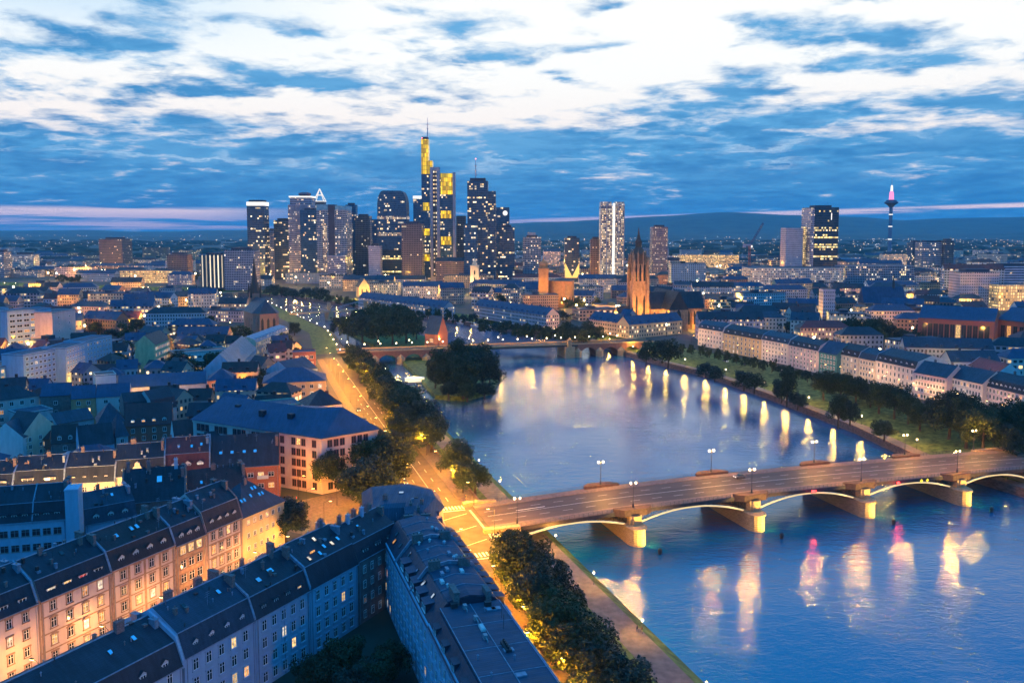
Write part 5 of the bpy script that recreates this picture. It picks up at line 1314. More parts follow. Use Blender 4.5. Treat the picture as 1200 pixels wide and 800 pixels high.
t, w, h = tw('office_tower', 'dark blue tower with rounded shoulders and flat narrow top', 443, 477, 241, 1500, lm='the round shouldered tower'); d = w * .8
prof = [(0, 0), (w, 0), (w, h)] + [(w - w * .2 * (1 - math.cos(a)), h + 26 * math.sin(a)) for a in np.linspace(.15, 1.57, 6)] + [(w * .2 * (1 - math.cos(a)), h + 26 * math.sin(a)) for a in np.linspace(1.57, .15, 6)] + [(0, h)]
b = MB(); b.add([(x, 0, z) for x, z in prof], 0, [(x, z + .02) for x, z in prof]); b.add([(x, d, z) for x, z in reversed(prof)], 0, [(x, z + .02) for x, z in reversed(prof)])
for (x0, z0), (x1, z1) in zip(prof, prof[1:] + prof[:1]): b.add([(x0, 0, z0), (x0, d, z0), (x1, d, z1), (x1, 0, z1)], 1 if z0 < h - 1 or True else 0)
b.build('shaft', [F_navy, M_navy], t); tbox(t, 'lit_band', -.4, w + .4, -.4, d + .4, h * .82, h * .86, F_lit); tbox(t, 'lit_band', -.4, w + .4, -.4, d + .4, h * .60, h * .64, F_lit)
tbox(t, 'shaft_base', .5, w - .5, -8, -.5, 0, h * .42, F_band)
simple_tower('office_block', 'stepped white concrete block below the thin pale tower', 432, 446, 288, 1440, F_pale, cat='office')
simple_tower('office_tower', 'dark brown slab left of the yellow topped tower', 471, 495, 262, 1420, F_brown, lm='the brown slab')
t, w, h, d = simple_tower('office_tower', 'round blue tower with white lit ring behind the yellow topped tower', 485, 496, 233, 1750, F_navy, plant=False)
tbox(t, 'lit_crown', -.5, w + .5, -.5, d, h, h + 6, M_crown)
# the tallest tower
t, w, h = tw('tallest_tower', 'tallest tower with yellow lit tops, grey corner shafts and thin mast', 494.5, 533.5, 203, 1480, lm='the tallest tower')
s = 1480 / 1000; a = lambda px: (px - 494.5) * s; zz = lambda py: zat(py, 1480) - 8
tbox(t, 'west_wing', a(494.5), a(504), 4, 34, 0, zz(204), F_navy); b = MB()
b.prism([(a(494.5), 4), (a(502.5), 4), (a(502.5), 30), (a(494.5), 30)], zz(203.9), zz(163)); b.prism([(a(502.6), 5), (a(507), 5), (a(507), 28), (a(502.6), 28)], zz(203.9), zz(188)); b.build('yellow_crown', M_yel, t)
tbox(t, 'roof_plant', a(495), a(502), 6, 26, zz(162.9), zz(160), M_condk)
tbox(t, 'corner_shaft', a(505), a(516), -2, 12, 0, zz(196), M_con); tbox(t, 'dark_slot', a(508), a(512.5), -2.6, -2.05, 10, zz(200), facade('slot_windows', 4.0, 7.0, .5, .4, (.04, .03, .05), BLUEG, .75, 1.6))
tbox(t, 'east_wing', a(516.2), a(531), 2, 40, 0, zz(203.2), F_navy); tbox(t, 'yellow_crown', a(517), a(530.8), .8, 12, zz(228), zz(203), M_yel)
tbox(t, 'corner_shaft', a(531.1), a(534), 0, 14, 0, zz(202), M_con)
for p0, p1 in ((247, 256), (277, 287), (307, 314)): tbox(t, 'yellow_garden', a(517), a(529), 1.2, 1.95, zz(p1), zz(p0), M_yel)
for p0, p1 in ((237, 247), (268, 276), (298, 306)): tbox(t, 'yellow_garden', a(496), a(503.5), 3.2, 3.95, zz(p1), zz(p0), M_yel)
mast(t, a(501.5), 14, zz(160), zz(137), 1.0); beacon(t, a(501.5), 14, zz(160)); beacon(t, a(495.5), 6, zz(162))
simple_tower('office_tower', 'plain dark slab between the tallest tower and the glass antenna tower', 535, 546, 253, 1560, F_brown, plant=False)
t, w, h = tw('glass_tower', 'dark glass tower with white antenna and scattered lit offices', 548, 572, 212, 1400, lm='the glass antenna tower'); s = 1.4; a = lambda px: (px - 548) * s; zz = lambda py: zat(py, 1400) - 8
tbox(t, 'shaft', 0, w, 0, 34, 0, h, F_dark); tbox(t, 'round_wing', a(568), a(581), 3, 36, 0, zz(224), F_dark); tbox(t, 'low_wing', a(544), a(560), -8, -.3, 0, zz(262), F_navy); tbox(t, 'crown', a(551), a(569), 4, 28, h, zz(208.5), M_condk)
mast(t, a(557.5), 14, zz(208.5), zz(186), 1.3); beacon(t, a(557.5), 14, zz(186))
t, w, h, d = simple_tower('office_tower', 'dark tower with round white clock light near its top', 581.5, 597, 243, 1500, F_navy, plant=False)
b = MB(); b.lathe([(4.2, 0), (4.2, .5)], 20); o = b.build('round_light', M_crown, t, (w * .68, -.1, h - 10)); o.rotation_euler = (R(90), 0, 0)
simple_tower('office_tower', 'dark tower with blank lit middle storeys in front of the clock light tower', 584, 603, 266, 1420, F_dark)
t, w, h, d = simple_tower('office_tower', 'cubic grey glass tower with small domed plant on top', 613, 634, 278, 1450, F_grey, lm='the cubic grey tower'); tbox(t, 'roof_drum', w * .25, w * .7, 6, 20, h + 3.5, h + 8, M_pink)
t, w, h, d = simple_tower('office_tower', 'small tower with yellow lit V-shaped lower facade', 662, 679, 279, 1500, F_dark, lm='the V-lit tower')
b = MB(); b.add([(0, -.6, 6), (w, -.6, 6), (w * .98, -.6, 32), (w * .5, -.6, 8), (w * .02, -.6, 32)]); b.build('lit_panel', glow('v_light', (1, .62, .14), 1.1), t)
simple_tower('office_tower', 'low dark tower hugging the brightly lit slab tower', 692, 704, 280, 1480, F_brown)
t, w, h = tw('lit_slab_tower', 'tall bright slab tower with illuminated white vertical spine', 703.5, 731, 241, 1450, lm='the bright slab tower'); d = 26
tbox(t, 'shaft', 0, w, 0, d, 0, h, F_lit); tbox(t, 'spine', w * .50, w * .60, -1.0, -.05, 0, h + 4, M_crown)
tbox(t, 'lit_crown', .5, w * .45, .5, d - .5, h, h + 6.5, F_wlit); tbox(t, 'lit_crown', w * .62, w - .5, .5, d - .5, h, h + 6.5, F_wlit)
for u in (0, w * .25, w * .75, w): tbox(t, 'fin', u - .5, u + .5, -.8, -.05, 0, h + 3, M_con)
simple_tower('office_tower', 'brown grid tower right of the cathedral spire', 764, 782, 266, 1500, F_lit if False else facade('tower_brown_lit', 2.2, 3.4, .55, .5, (.30, .20, .21), (.03, .03, .04), .35, 1.2), lm='the brown grid tower')
t, w, h, d = simple_tower('office_tower', 'pale pinkish windowless looking slab tower', 920, 940, 267, 1380, F_pale, lm='the pale slab tower', plant=False)
simple_tower('office_tower', 'middle block with amber windows between pale slab and black tower', 940.5, 949.5, 266, 1390, F_gold, plant=False)
t, w, h, d = simple_tower('office_tower', 'black glass tower with yellow lit storey bands', 949, 981, 243, 1370, F_band, lm='the black banded tower')
tbox(t, 'side_wall', -.8, 5, -.8, d, 0, h - 1, F_lav); tbox(t, 'logo_light', w * .72, w * .75, -.3, -.05, h - 20, h - 9, M_crown)
# television tower
t, w, h = tw('television_tower', 'slender television tower with saucer pod and pink lit top', 1041.5, 1044.5, 300, 2200, lm='the television tower'); zz = lambda py: zat(py, 2200) - 8
b = MB(); b.lathe([(7.5, 0), (4.6, 40), (4.2, zz(242))], 16); b.build('shaft', mat('tv_shaft', (.10, .17, .26), .7, .1, .05), t)
b = MB(); b.lathe([(4.5, zz(243)), (9, zz(240.5)), (16.5, zz(238.2)), (16.5, zz(236.6)), (13, zz(235.8)), (13, zz(234.8)), (5, zz(234))], 24); b.build('pod', mat('tv_pod', (.07, .10, .16), .5, .1, .1), t)
b = MB(); b.lathe([(6.0, zz(234)), (5.2, zz(226)), (3.4, zz(224))], 12); b.build('lit_neck', glow('pink_light', (1, .28, .55), 1.1), t)
b = MB(); b.lathe([(3.2, zz(224)), (2.6, zz(218)), (1.2, zz(217))], 10); b.build('lit_neck', M_crown, t); mast(t, 0, 0, zz(217), zz(209), .7)
for p in (266, 281, 252): b = MB(); b.lathe([(4.7, zz(p)), (4.9, zz(p) + .5), (4.9, zz(p) + 2), (4.7, zz(p) + 2.5)], 16); b.build('light_ring', M_crown, t)
# outlying blocks
simple_tower('office_block', 'brown cube shaped high-rise alone at far left', 117, 144, 280, 1900, F_brown, cat='high-rise', lm='the brown cube')
simple_tower('hotel_block', 'white lit slab building at the left edge of the skyline', 14, 40, 298, 1700, F_wlit, cat='high-rise', lm='the white edge slab', depth=20)
simple_tower('office_block', 'dark striped block cut by the left edge', -12, 5, 295, 1600, F_grey, cat='high-rise')
simple_tower('office_block', 'brown ribbed high-rise in front of the gold lit building', 196, 220, 298, 1500, F_brown, cat='high-rise', lm='the ribbed high-rise', depth=24)
simple_tower('office_block', 'dark block with white vertical light strips', 235, 263, 299, 1300, facade('striped_lit', 6.0, 60.0, .28, .93, (.05, .06, .08), BLUEG, .95, 1.2, col=(1, .8, .5)), cat='high-rise', lm='the striped light block', depth=24)
simple_tower('office_block', 'grey purple block with one lit stair column', 263, 298, 293, 1280, F_grey, cat='high-rise', lm='the grey purple block', depth=30)
simple_tower('office_block', 'long gold lit building in front of the brown ribbed high-rise', 140, 206, 317, 1450, F_gold, cat='office', depth=20, plant=False, lm='the gold building')
simple_tower('office_block', 'cluster high-rise with lit flats right of the television tower', 1080, 1108, 284, 1650, F_grey, cat='high-rise', lm='the cluster high-rise', depth=30)
simple_tower('office_block', 'left wing of the lit cluster, topped by a light strip', 1068, 1081, 284, 1700, F_navy, cat='high-rise')
simple_tower('office_block', 'tall right wing of the lit cluster high-rise', 1106, 1117, 282, 1640, F_brown, cat='high-rise')
simple_tower('office_block', 'white cube shaped office with even window grid at right', 1126, 1172, 319, 980, facade('white_cube_grid', 2.6, 3.3, .5, .45, (.50, .42, .45), (.05, .05, .07), .06, 1.2), cat='office', lm='the white cube office', depth=26)
simple_tower('office_block', 'amber lit office block cut by the right edge', 1172, 1215, 334, 960, F_gold, cat='office', depth=22, plant=False)
simple_tower('office_block', 'blue white office slabs behind the white cube at the right edge', 1150, 1225, 312, 1150, facade('blue_slab_bands', 2.6, 3.4, .97, .45, (.36, .42, .55), BLUEG, .08, 1.2), cat='office', depth=24)
simple_tower('office_block', 'small pale tower in the north quarter near dark trees', 966, 980, 339, 800, F_pale, cat='tower block', lm='the small pale tower', depth=12, plant=False)
simple_tower('station_hall', 'low yellow green lit hall with two bright pylons', 796, 866, 299, 1900, F_gold, cat='hall', depth=20, plant=False, lm='the yellow-green hall')
simple_tower('museum_block', 'long concrete building with lit ground floor below the television tower', 985, 1072, 311, 1280, F_grey, cat='building', depth=24, plant=False)
simple_tower('shopping_mall', 'broad low glass roofed mall glowing pale pink', 880, 990, 314, 1250, F_wlit, cat='mall', depth=50, plant=False, lm='the glowing mall')
t = thing('glass_dome', 'glowing crystalline glass dome beside the mall', 'dome', (*G(985 - 40, 330, 8), 8)); b = MB()
b.lathe([(16, 0), (19, 8), (14, 16), (5, 20), (.5, 21)], 9); b.build('glass_shell', glow('dome_light', (1, .76, .60), .8), t)
for px, ln in ((1000, 60), (1040, 70)):
    pass
b = MB(); n = 14; x0, x1 = -30, 34
b.loft([[(x0 + (x1 - x0) * i / n, y_, 8 + 14 * math.sin(math.pi * i / n) * (1 - (y_ / 26) ** 2 * .6)) for y_ in np.linspace(-24, 24, 9)] for i in range(n + 1)], 0, False, False)
t = thing('curved_hall', 'pale curved wave roof hall right of the black banded tower', 'hall', (*G(980, 322, 8), 8)); b.build('roof', M_zinc, t); b = MB(); b.box(-29, 33, -20, 20, 0, 8.5); b.build('wall', F_wlit, t)
# tower crane
t = thing('tower_crane', 'tower crane with raised jib near the black banded tower', 'crane', (*[(878 - 600) * 1.3, 1300], 8)); zz = lambda py: zat(py, 1300) - 8
def lattice(b, p, q_, w):
    p, q_ = Vector(p), Vector(q_); d = (q_ - p); a = d.cross(Vector((0, 1, 0))).normalized() * w; c = Vector((0, w, 0)); n = 9
    for u, v in ((1, 1), (1, -1), (-1, -1), (-1, 1)): b.tube([p + a * u + c * v, q_ + a * u + c * v], .35, 4)
    for i in range(n): f0, f1 = i / n, (i + 1) / n; b.tube([p + d * f0 + a - c, p + d * f1 - a - c], .25, 4); b.tube([p + d * f0 - a + c, p + d * f1 + a + c], .25, 4)
b = MB(); lattice(b, (0, 0, 0), (0, 0, zz(288)), 1.3); b.build('mast', mat('crane_red', (.30, .10, .10), .6, .1, 1), t)
b = MB(); lattice(b, (0, 0, zz(288)), (20, 0, zz(261)), 1.0); b.build('jib', mat('crane_blue', (.10, .12, .2), .6, .1, 1), t)
b = MB(); b.box(-8, 2, -1.5, 1.5, zz(288), zz(286)); b.box(-10, -6, -2, 2, zz(290), zz(286)); b.build('counterweight', M_con, t)
b = MB(); b.box(1.4, 4, -1.2, 1.2, zz(290), zz(287.5)); b.build('cab', M_crown, t)

# ------------------------------------------------------------------ cathedral
def gothic_window(root, x, y, z, w, h, rz, m=None):
    b = MB(); pts = [(-w / 2, 0), (w / 2, 0), (w / 2, h * .7), (w * .28, h * .9), (0, h), (-w * .28, h * .9), (-w / 2, h * .7)]
    b.add([(u, -.06, v) for u, v in pts]); b.build('lancet_window', m or M_pane, root, (x, y, z), rz)
M_dom = mat('cathedral_sandstone', (.33, .20, .12), .85, .35, .4, stretch=(1, 1, .5))
def cathedral():
    p = G(748, 364, 8); y = 780.0; x = (748 - 600) * .78
    t = thing('cathedral', 'red sandstone gothic cathedral, floodlit tower with lantern spire and dark nave roofs', 'cathedral', (x, y, 8), R(12)); zz = lambda py: zat(py, 780) - 8
    b = MB(); w = 6.6
    b.box(-w, w, -w, w, 0, zz(332)); b.box(-w - .6, w + .6, -w - .6, w + .6, zz(332), zz(330.5)); b.box(-w * .86, w * .86, -w * .86, w * .86, zz(330.5), zz(309))
    b.build('tower', M_dom, t)
    for sx in (-1, 1):
        for sy in (-1, 1):
            b = MB(); b.box(-1.4, 1.4, -1.4, 1.4, 0, zz(318)); b.box(-1.0, 1.0, -1.0, 1.0, zz(318), zz(305)); b.lathe([(1.5, zz(305)), (.8, zz(302)), (.05, zz(297))], 6); b.build('buttress', M_dom, t, (sx * w * 1.0, sy * w * 1.0, 0))
    b = MB(); b.lathe([(6.4, zz(309)), (6.2, zz(299)), (6.9, zz(298.6)), (6.7, zz(297.4)), (5.2, zz(294)), (3.7, zz(291)), (2.8, zz(289.5)), (2.9, zz(284)), (3.3, zz(283.6)), (1.6, zz(279)), (.9, zz(275)), (.12, zz(266))], 8, 0, (0, 0), R(22.5)); b.build('lantern', mat('lantern_stone', (.10, .065, .05), .85, .2, .5), t)
    for k in range(8):
        a = math.pi / 4 * k + R(22.5); b = MB(); b.box(-.6, .6, -.6, .6, zz(309), zz(297)); b.lathe([(.8, zz(297)), (.05, zz(292))], 5); b.build('pinnacle', M_dom, t, (6.6 * math.cos(a), 6.6 * math.sin(a), 0))
    for rz, (ax, ay) in ((0, (0, -1)), (-math.pi / 2, (-1, 0)), (math.pi / 2, (1, 0))):
        for o_ in (-4, 0, 4): gothic_window(t, ax * w * .861 + (o_ if ax == 0 else 0), ay * w * .861 + (o_ if ay == 0 else 0), zz(329), 2.0, 16, rz)
        for o_ in (-3.6, 3.6): gothic_window(t, ax * (w + .02) + (o_ if ax == 0 else 0), ay * (w + .02) + (o_ if ay == 0 else 0), 14, 2.0, 18, rz)
    # nave, transept and choir: steep roofs
    def wing(x0, x1, y0, y1, hw, hr, along):
        b = MB(); b.box(x0, x1, y0, y1, 0, hw); b.build('wall', M_dom, t); b = MB()
        if along == 'x':
            c = (y0 + y1) / 2; b.extrude_x([(y0 - .6, hw), (y1 + .6, hw), (c, hr)], x0 - .3, x1 + .3)
        else:
            c = (x0 + x1) / 2
            b.add([(x0 - .6, y0, hw), (x0 - .6, y1, hw), (c, y1, hr), (c, y0, hr)]); b.add([(x1 + .6, y1, hw), (x1 + .6, y0, hw), (c, y0, hr), (c, y1, hr)]); b.add([(x0 - .6, y0, hw), (x1 + .6, y0, hw), (c, y0, hr)]); b.add([(x0 - .6, y1, hw), (x1 + .6, y1, hw), (c, y1, hr)])
        b.build('roof', M_slate, t)
    wing(10, 62, -8, 10, 19, 34, 'x'); wing(20, 38, -26, 30, 19.5, 36, 'y'); wing(-22, -9.5, -12, 4, 12, 22, 'x')
    for i in range(4): gothic_window(t, 41 + 5.6 * i, -8.02, 4, 2.4, 13, 0)
    gothic_window(t, 29, -26.02, 4, 5.0, 16, 0)
    for i in range(5):
        b = MB(); b.box(-.8, .8, -2.4, 0, 0, 16); b.build('buttress', M_dom, t, (38.6 + 5.6 * i, -8, 0))
    landmark('the cathedral', 770, 350)
    lx = Vector((math.cos(R(12)), math.sin(R(12)))); ly = Vector((-lx.y, lx.x))
    for ox, oy, oz, pw in ((-16, -22, 6, 80000), (6, -24, 10, 56000), (-24, 0, 14, 56000), (0, -13, zz(326), 2600), (-13, 0, zz(326), 2200), (55, -18, 3, 10000), (45, -20, 3, 9000)):
        lamp_light(t, (ox, oy, oz), pw, (1, .43, .06), 1.0, 'floodlight')
cathedral()
def round_church():
    t = thing('round_church', 'orange floodlit oval church hall with square tower', 'church', ((652 - 600) * 1.0, 1000, 8)); zz = lambda py: zat(py, 1000) - 8
    M_o = mat('red_ochre_stone', (.42, .22, .10), .85, .15, .3)
    b = MB(); b.loft([[(6 + 15.5 * math.cos(a), 8 + 12 * math.sin(a), z) for a in np.linspace(0, 2 * math.pi, 25)[:-1]] for z in (0, zz(329))]); b.build('drum', M_o, t)
    b = MB(); b.loft([[(6 + 16.3 * k * math.cos(a), 8 + 12.8 * k * math.sin(a), z) for a in np.linspace(0, 2 * math.pi, 25)[:-1]] for k, z in ((1, zz(329)), (.1, zz(326)))]); b.build('roof', M_slate, t)
    for k in range(9):
        a = math.pi + math.pi * (k + .5) / 9; gothic_window(t, 6 + 15.56 * math.cos(a), 8 + 12.06 * math.sin(a), 4, 1.8, 9, math.atan2(14 * math.sin(a) / 14, 19 * math.cos(a) / 19) + math.pi / 2)
    b = MB(); b.box(-21, -9.5, -8, 4, 0, zz(315)); b.box(-21.6, -8.9, -8.6, 4.6, zz(315), zz(314)); b.lathe([(5, zz(314)), (5, zz(310)), (5.6, zz(310)), (4.4, zz(307)), (1.2, zz(305)), (.1, zz(302))], 12, 0, (-15.2, -2)); b.build('tower', M_o, t)
    landmark('the round church', 645, 335)
    for x_, y_, z_, p_ in ((-15, -24, 4, 26000), (8, -26, 4, 11000), (26, -14, 4, 6000), (-18, -18, 26, 8000)): lamp_light(t, (x_, y_, z_), p_, (1, .50, .06), 1.0, 'floodlight')
round_church()
t = thing('church_tower', 'cream floodlit square church tower near the glass antenna tower', 'tower', ((551 - 600) * 1.2, 1200, 8)); zz = lambda py: zat(py, 1200) - 8
b = MB(); b.box(0, 12, 0, 12, 0, zz(312)); b.box(-.5, 12.5, -.5, 12.5, zz(312), zz(311)); b.lathe([(4, zz(311)), (3, zz(308)), (.1, zz(302))], 8, 0, (6, 6)); b.build('tower', M_cream, t)
for x_, y_ in ((6, -12), (-8, -8)): lamp_light(t, (x_, y_, 8), 45000, (1, .58, .18), 1.0, 'floodlight')
for k in range(3): gothic_window(t, 6, -.02, 8 + 10 * k, 2, 6, 0)
t = thing('gabled_church', 'small yellow floodlit church with stepped gable near the river bend', 'church', (*G(421, 349, 8), 8), R(20)); b = MB()
b.box(0, 14, 0, 26, 0, 14); b.build('wall', M_ochre, t); b = MB(); b.add([(-.5, -.3, 14), (14.5, -.3, 14), (7, -.3, 26)]); b.add([(-.5, 26, 14), (14.5, 26, 14), (7, 26, 26)]); b.build('gable', M_ochre, t)
b = MB(); b.add([(-.6, -.2, 13.9), (7, -.2, 26.1), (7, 26, 26.1), (-.6, 26, 13.9)]); b.add([(14.6, -.2, 13.9), (7, -.2, 26.1), (7, 26, 26.1), (14.6, 26, 13.9)]); b.build('roof', M_slate, t)
for x_ in (4, 10): gothic_window(t, x_, -.35, 4, 1.6, 8, 0)
for x_, y_ in ((-6, -10), (16, -10)): lamp_light(t, (x_, y_, 5), 26000, (1, .58, .12), 1.0, 'floodlight')
# spired church and brick hall of the north quarter
t = thing('hall_church', 'dark church with huge steep navy roof and thin ridge spire', 'church', (*G(1012, 366, 8), 8), R(-6)); b = MB(); b.box(0, 44, 0, 20, 0, 10); b.build('wall', M_stone, t)
b = MB(); b.extrude_x([(-.8, 10), (20.8, 10), (10, 28)], -.4, 44.4); b.build('roof', M_navy, t); b = MB(); b.lathe([(1.6, 26), (1.4, 32), (.08, 42)], 6, 0, (34, 10)); b.build('ridge_spire', M_iron, t)
h = pxh('brick_hall', 'huge brick hall with tall bay windows and long navy barrel roof', (1076, 372), (1166, 377), 30, 34, 'gable', 9, M_brick, M_navy, 'hall'); landmark('the huge brick hall', 1130, 372)
for i in range(12): place_window(h.root, 3 + (h.L - 6) * (i + .5) / 12, 0, 4, 3.2, 14, lit=.1, simple=True, frame=M_fdark); 
h = pxh('brick_hall', 'brick gabled wing at the right edge beside the huge brick hall', (1168, 374), (1206, 378), 30, 34, 'gable', 9, M_brick, M_navy, 'hall')
for i in range(4): place_window(h.root, 3 + (h.L - 6) * (i + .5) / 4, 0, 4, 3.2, 14, lit=.1, simple=True, frame=M_fdark)
# ------------------------------------------------------------------ the rest of the city: individual blocks between the landmarks
bpy.context.view_layer.update()
OCC = []      # (x, y, radius) already built on
for o in SC.objects:
    if o.type == 'MESH' and o.parent is not None and o.name.split('.')[0] in ('wall', 'shaft', 'tower', 'drum', 'west_wing', 'podium_tower', 'roof'):
        bb = [o.matrix_world @ Vector(c) for c in o.bound_box]
        xs = [c.x for c in bb]; ys = [c.y for c in bb]
        w, hgt = max(xs) - min(xs), max(ys) - min(ys)
        OCC.append((min(xs), max(xs), min(ys), max(ys)))
def free(x, y, r):
    return not any(a - r < x < b_ + r and c - r < y < d + r for a, b_, c, d in OCC)
def in_poly(x, y, P):
    c = False; n = len(P)
    for i in range(n):
        a, b_ = P[i], P[i - 1]
        if (a[1] > y) != (b_[1] > y) and x < (b_[0] - a[0]) * (y - a[1]) / (b_[1] - a[1]) + a[0]: c = not c
    return c
N4 = offs(NP, [w + 26 for w in PW])
NORTH_POLY = N4 + [Vector((-9000, 3500)), Vector((-9000, 26000)), Vector((26000, 26000)), Vector((26000, -2500)), Vector((2000, -2500))]
S_IN = [E(s, 40) for s in SS] + [p + Vector((-22, -12)) for p in far_s]
SOUTH_POLY = [Vector((300, -2500))] + S_IN + [Vector((-26000, 2500)), Vector((-26000, -2500))]
FW = []
for i, (bay, ww, fh, lit) in enumerate(((3.0, .42, 3.4, .22), (2.4, .5, 3.3, .18), (3.6, .62, 3.5, .30), (2.8, .4, 3.6, .42), (2.4, .96, 3.6, .34))):
    FW.append(facade(f'city_facade_{"abcde"[i]}', bay, fh, ww, .5, None, (.02, .025, .035), lit, 2.0, band=.3, col=(1, .55, .16), col2=(1, .80, .48)))
_bc = {}
def city_meshes(L, Wd, h, kind, fi, rm):
    k = (L, Wd, h, kind, fi, rm.name)
    if k in _bc: return _bc[k]
    b = MB(); b.prism([(0, 0), (L, 0), (L, Wd), (0, Wd)], 0, h, 0, 1)
    if kind == 'gable':
        for x in (0, L): b.add([(x, 0, h), (x, Wd, h), (x, Wd / 2, h + Wd * .42)], 0)
    wm = b.mesh('wall', [FW[fi], rm]); b = MB()
    if kind == 'gable':
        r = Wd * .42
        b.add([(-.4, -.5, h - .2), (L + .4, -.5, h - .2), (L + .4, Wd / 2, h + r + .25), (-.4, Wd / 2, h + r + .25)]); b.add([(L + .4, Wd + .5, h - .2), (-.4, Wd + .5, h - .2), (-.4, Wd / 2, h + r + .25), (L + .4, Wd / 2, h + r + .25)])
        for i in range(max(1, L // 14)): b.box(8 + i * 14, 9.3 + i * 14, Wd * .5, Wd * .5 + 1, h + r - 1, h + r + 1.8)
        for i in range(max(1, L // 9)): b.box(4 + i * 9, 5.6 + i * 9, 1.0, 4, h, h + 2.2)
    elif kind == 'hip':
        r = Wd * .38; i = Wd / 2
        e = [(-.5, -.5, h), (L + .5, -.5, h), (L + .5, Wd + .5, h), (-.5, Wd + .5, h)]; r0, r1 = (i, i, h + r), (L - i, i, h + r)
        b.add([e[0], e[1], r1, r0]); b.add([e[1], e[2], r1]); b.add([e[2], e[3], r0, r1]); b.add([e[3], e[0], r0])
    else:
        b.box(-.2, L + .2, -.2, Wd + .2, h + .01, h + .9); b.box(L * .3, L * .3 + 7, Wd * .3, Wd * .7, h + .91, h + 3.6)
        if L > 40: b.box(L * .7, L * .7 + 4, Wd * .3, Wd * .5, h + .91, h + 2.6)
    _bc[k] = (wm, b.mesh('roof', rm)); return _bc[k]
WC = [((.50, .46, .42), 'pale'), ((.42, .30, .24), 'brown'), ((.52, .38, .24), 'cream'), ((.34, .34, .38), 'grey'), ((.46, .36, .38), 'pinkish'), ((.36, .42, .48), 'bluish'), ((.30, .16, .12), 'red brick')]
RN = {'gable': 'gabled', 'hip': 'hip roofed', 'flat': 'flat roofed'}
RM = [(M_slate, 'slate'), (M_navy, 'navy'), (M_slate3, 'blue'), (M_zinc, 'pale metal'), (M_felt, 'dark felt'), (M_tile, 'red tile')]
r2 = random.Random(23); NB = 0
def city_block(x, y, L, Wd, h, kind, rz, fi):
    global NB; NB += 1
    col, cn = r2.choice(WC); rm, rn = r2.choice(RM[:3] + RM[:2] + RM[5:]) if kind != 'flat' else r2.choice(RM[2:5])
    wm, rmsh = city_meshes(L, Wd, h, kind, fi, rm)
    flat = kind == 'flat'
    t = bpy.data.objects.new('office_building' if flat else 'town_house', None); COL.objects.link(t); t.location = (x, y, 8); t.rotation_euler = (0, 0, rz)
    later(t, f'{cn} {"flat office block" if flat else ("hipped house" if kind == "hip" else "gabled house")} with {rn} roof', (x, y, 8 + h), 'office building' if flat else 'house', 'flat roofed blocks of the city' if flat else 'pitched roof houses of the city')
    w = link(wm, 'wall', t); k = r2.uniform(.8, 1.2); w.color = (col[0] * k, col[1] * k, col[2] * k, 1)
    link(rmsh, 'roof', t)
    OCC.append((x - 2, x + L * .7, y - 2, y + Wd * .8))
d = 470.0; row = 0
while d < 2700:
    step = d * (.052 if d < 1000 else .06) + 4
    x = -.66 * d + r2.uniform(0, 30)
    while x < .66 * d:
        far = d > 1150
        L = r2.choice((22, 30, 40, 54)) if not far else r2.choice((40, 54, 76))
        y = d + r2.uniform(-.4, .4) * step
        cx = x + L / 2
        okp = all(in_poly(px_, y + oy, NORTH_POLY) or in_poly(px_, y + oy, SOUTH_POLY) for px_ in (x - 3, cx, x + L + 3) for oy in (-12, 22))
        if okp and free(cx, y + 8, L * .40 + 5 if not far else 4) and (d > 600 or x > 0 or x < -250) and r2.random() < .94:
            kind = r2.choice(('gable', 'gable', 'hip', 'flat')) if not far else r2.choice(('flat', 'flat', 'gable', 'hip'))
            Wd = 14 if kind != 'flat' else r2.choice((14, 20))
            h = r2.choice((11, 14, 17)) if d < 900 else r2.choice((11, 14, 17, 20))
            if far and r2.random() < .10: h = r2.choice((30, 38))
            if x < -100 and d < 800: h = r2.choice((9, 11, 14))
            city_block(x, y, L, Wd, h, kind, r2.choice((0, 0, R(8), R(-12), R(16), R(-24))) if not far else r2.uniform(-.2, .2), r2.randrange(5) if kind == 'flat' else r2.randrange(4))
        x += L * (1.02 if r2.random() < .75 else 1.0) + (r2.uniform(3, 14) if r2.random() < .6 else r2.uniform(16, 40))
    d += step; row += 1
# small old houses packed between the left landmarks
d = 300.0
while d < 640:
    x = -.66 * d
    while x < -70:
        L = r2.choice((11, 13, 16, 19)); y = d + r2.uniform(-4, 4)
        if in_poly(x + L, y, SOUTH_POLY) and in_poly(x, y + 12, SOUTH_POLY) and free(x + L / 2, y + 5, 8.0) and r2.random() < .9:
            h = r2.choice((8, 9.5, 11, 12.5)); kind = r2.choice(('gable', 'gable', 'hip')); col, cn = r2.choice(WC); rm, rn = r2.choice(RM[:2] + RM[5:] + [(M_slate2, 'brown'), (M_slate2, 'brown')])
            wm, rmsh = city_meshes(L, 11, h, kind, r2.randrange(4), rm)
            t = bpy.data.objects.new('old_house', None); COL.objects.link(t); t.location = (x, y, 8); t.rotation_euler = (0, 0, r2.choice((R(8), R(-14), R(22), R(-30))))
            later(t, f'small {cn} {"hipped" if kind == "hip" else "gabled"} house with {rn} roof', (x, y, 8 + h), 'house', 'small houses of the old quarter')
            w = link(wm, 'wall', t); k = r2.uniform(.7, 1.1); w.color = (col[0] * k, col[1] * k, col[2] * k, 1); link(rmsh, 'roof', t); NB += 1
            OCC.append((x, x + L * .8, y, y + 9))
        x += L + r2.uniform(1, 6)
    d += 19
print('city blocks', NB)
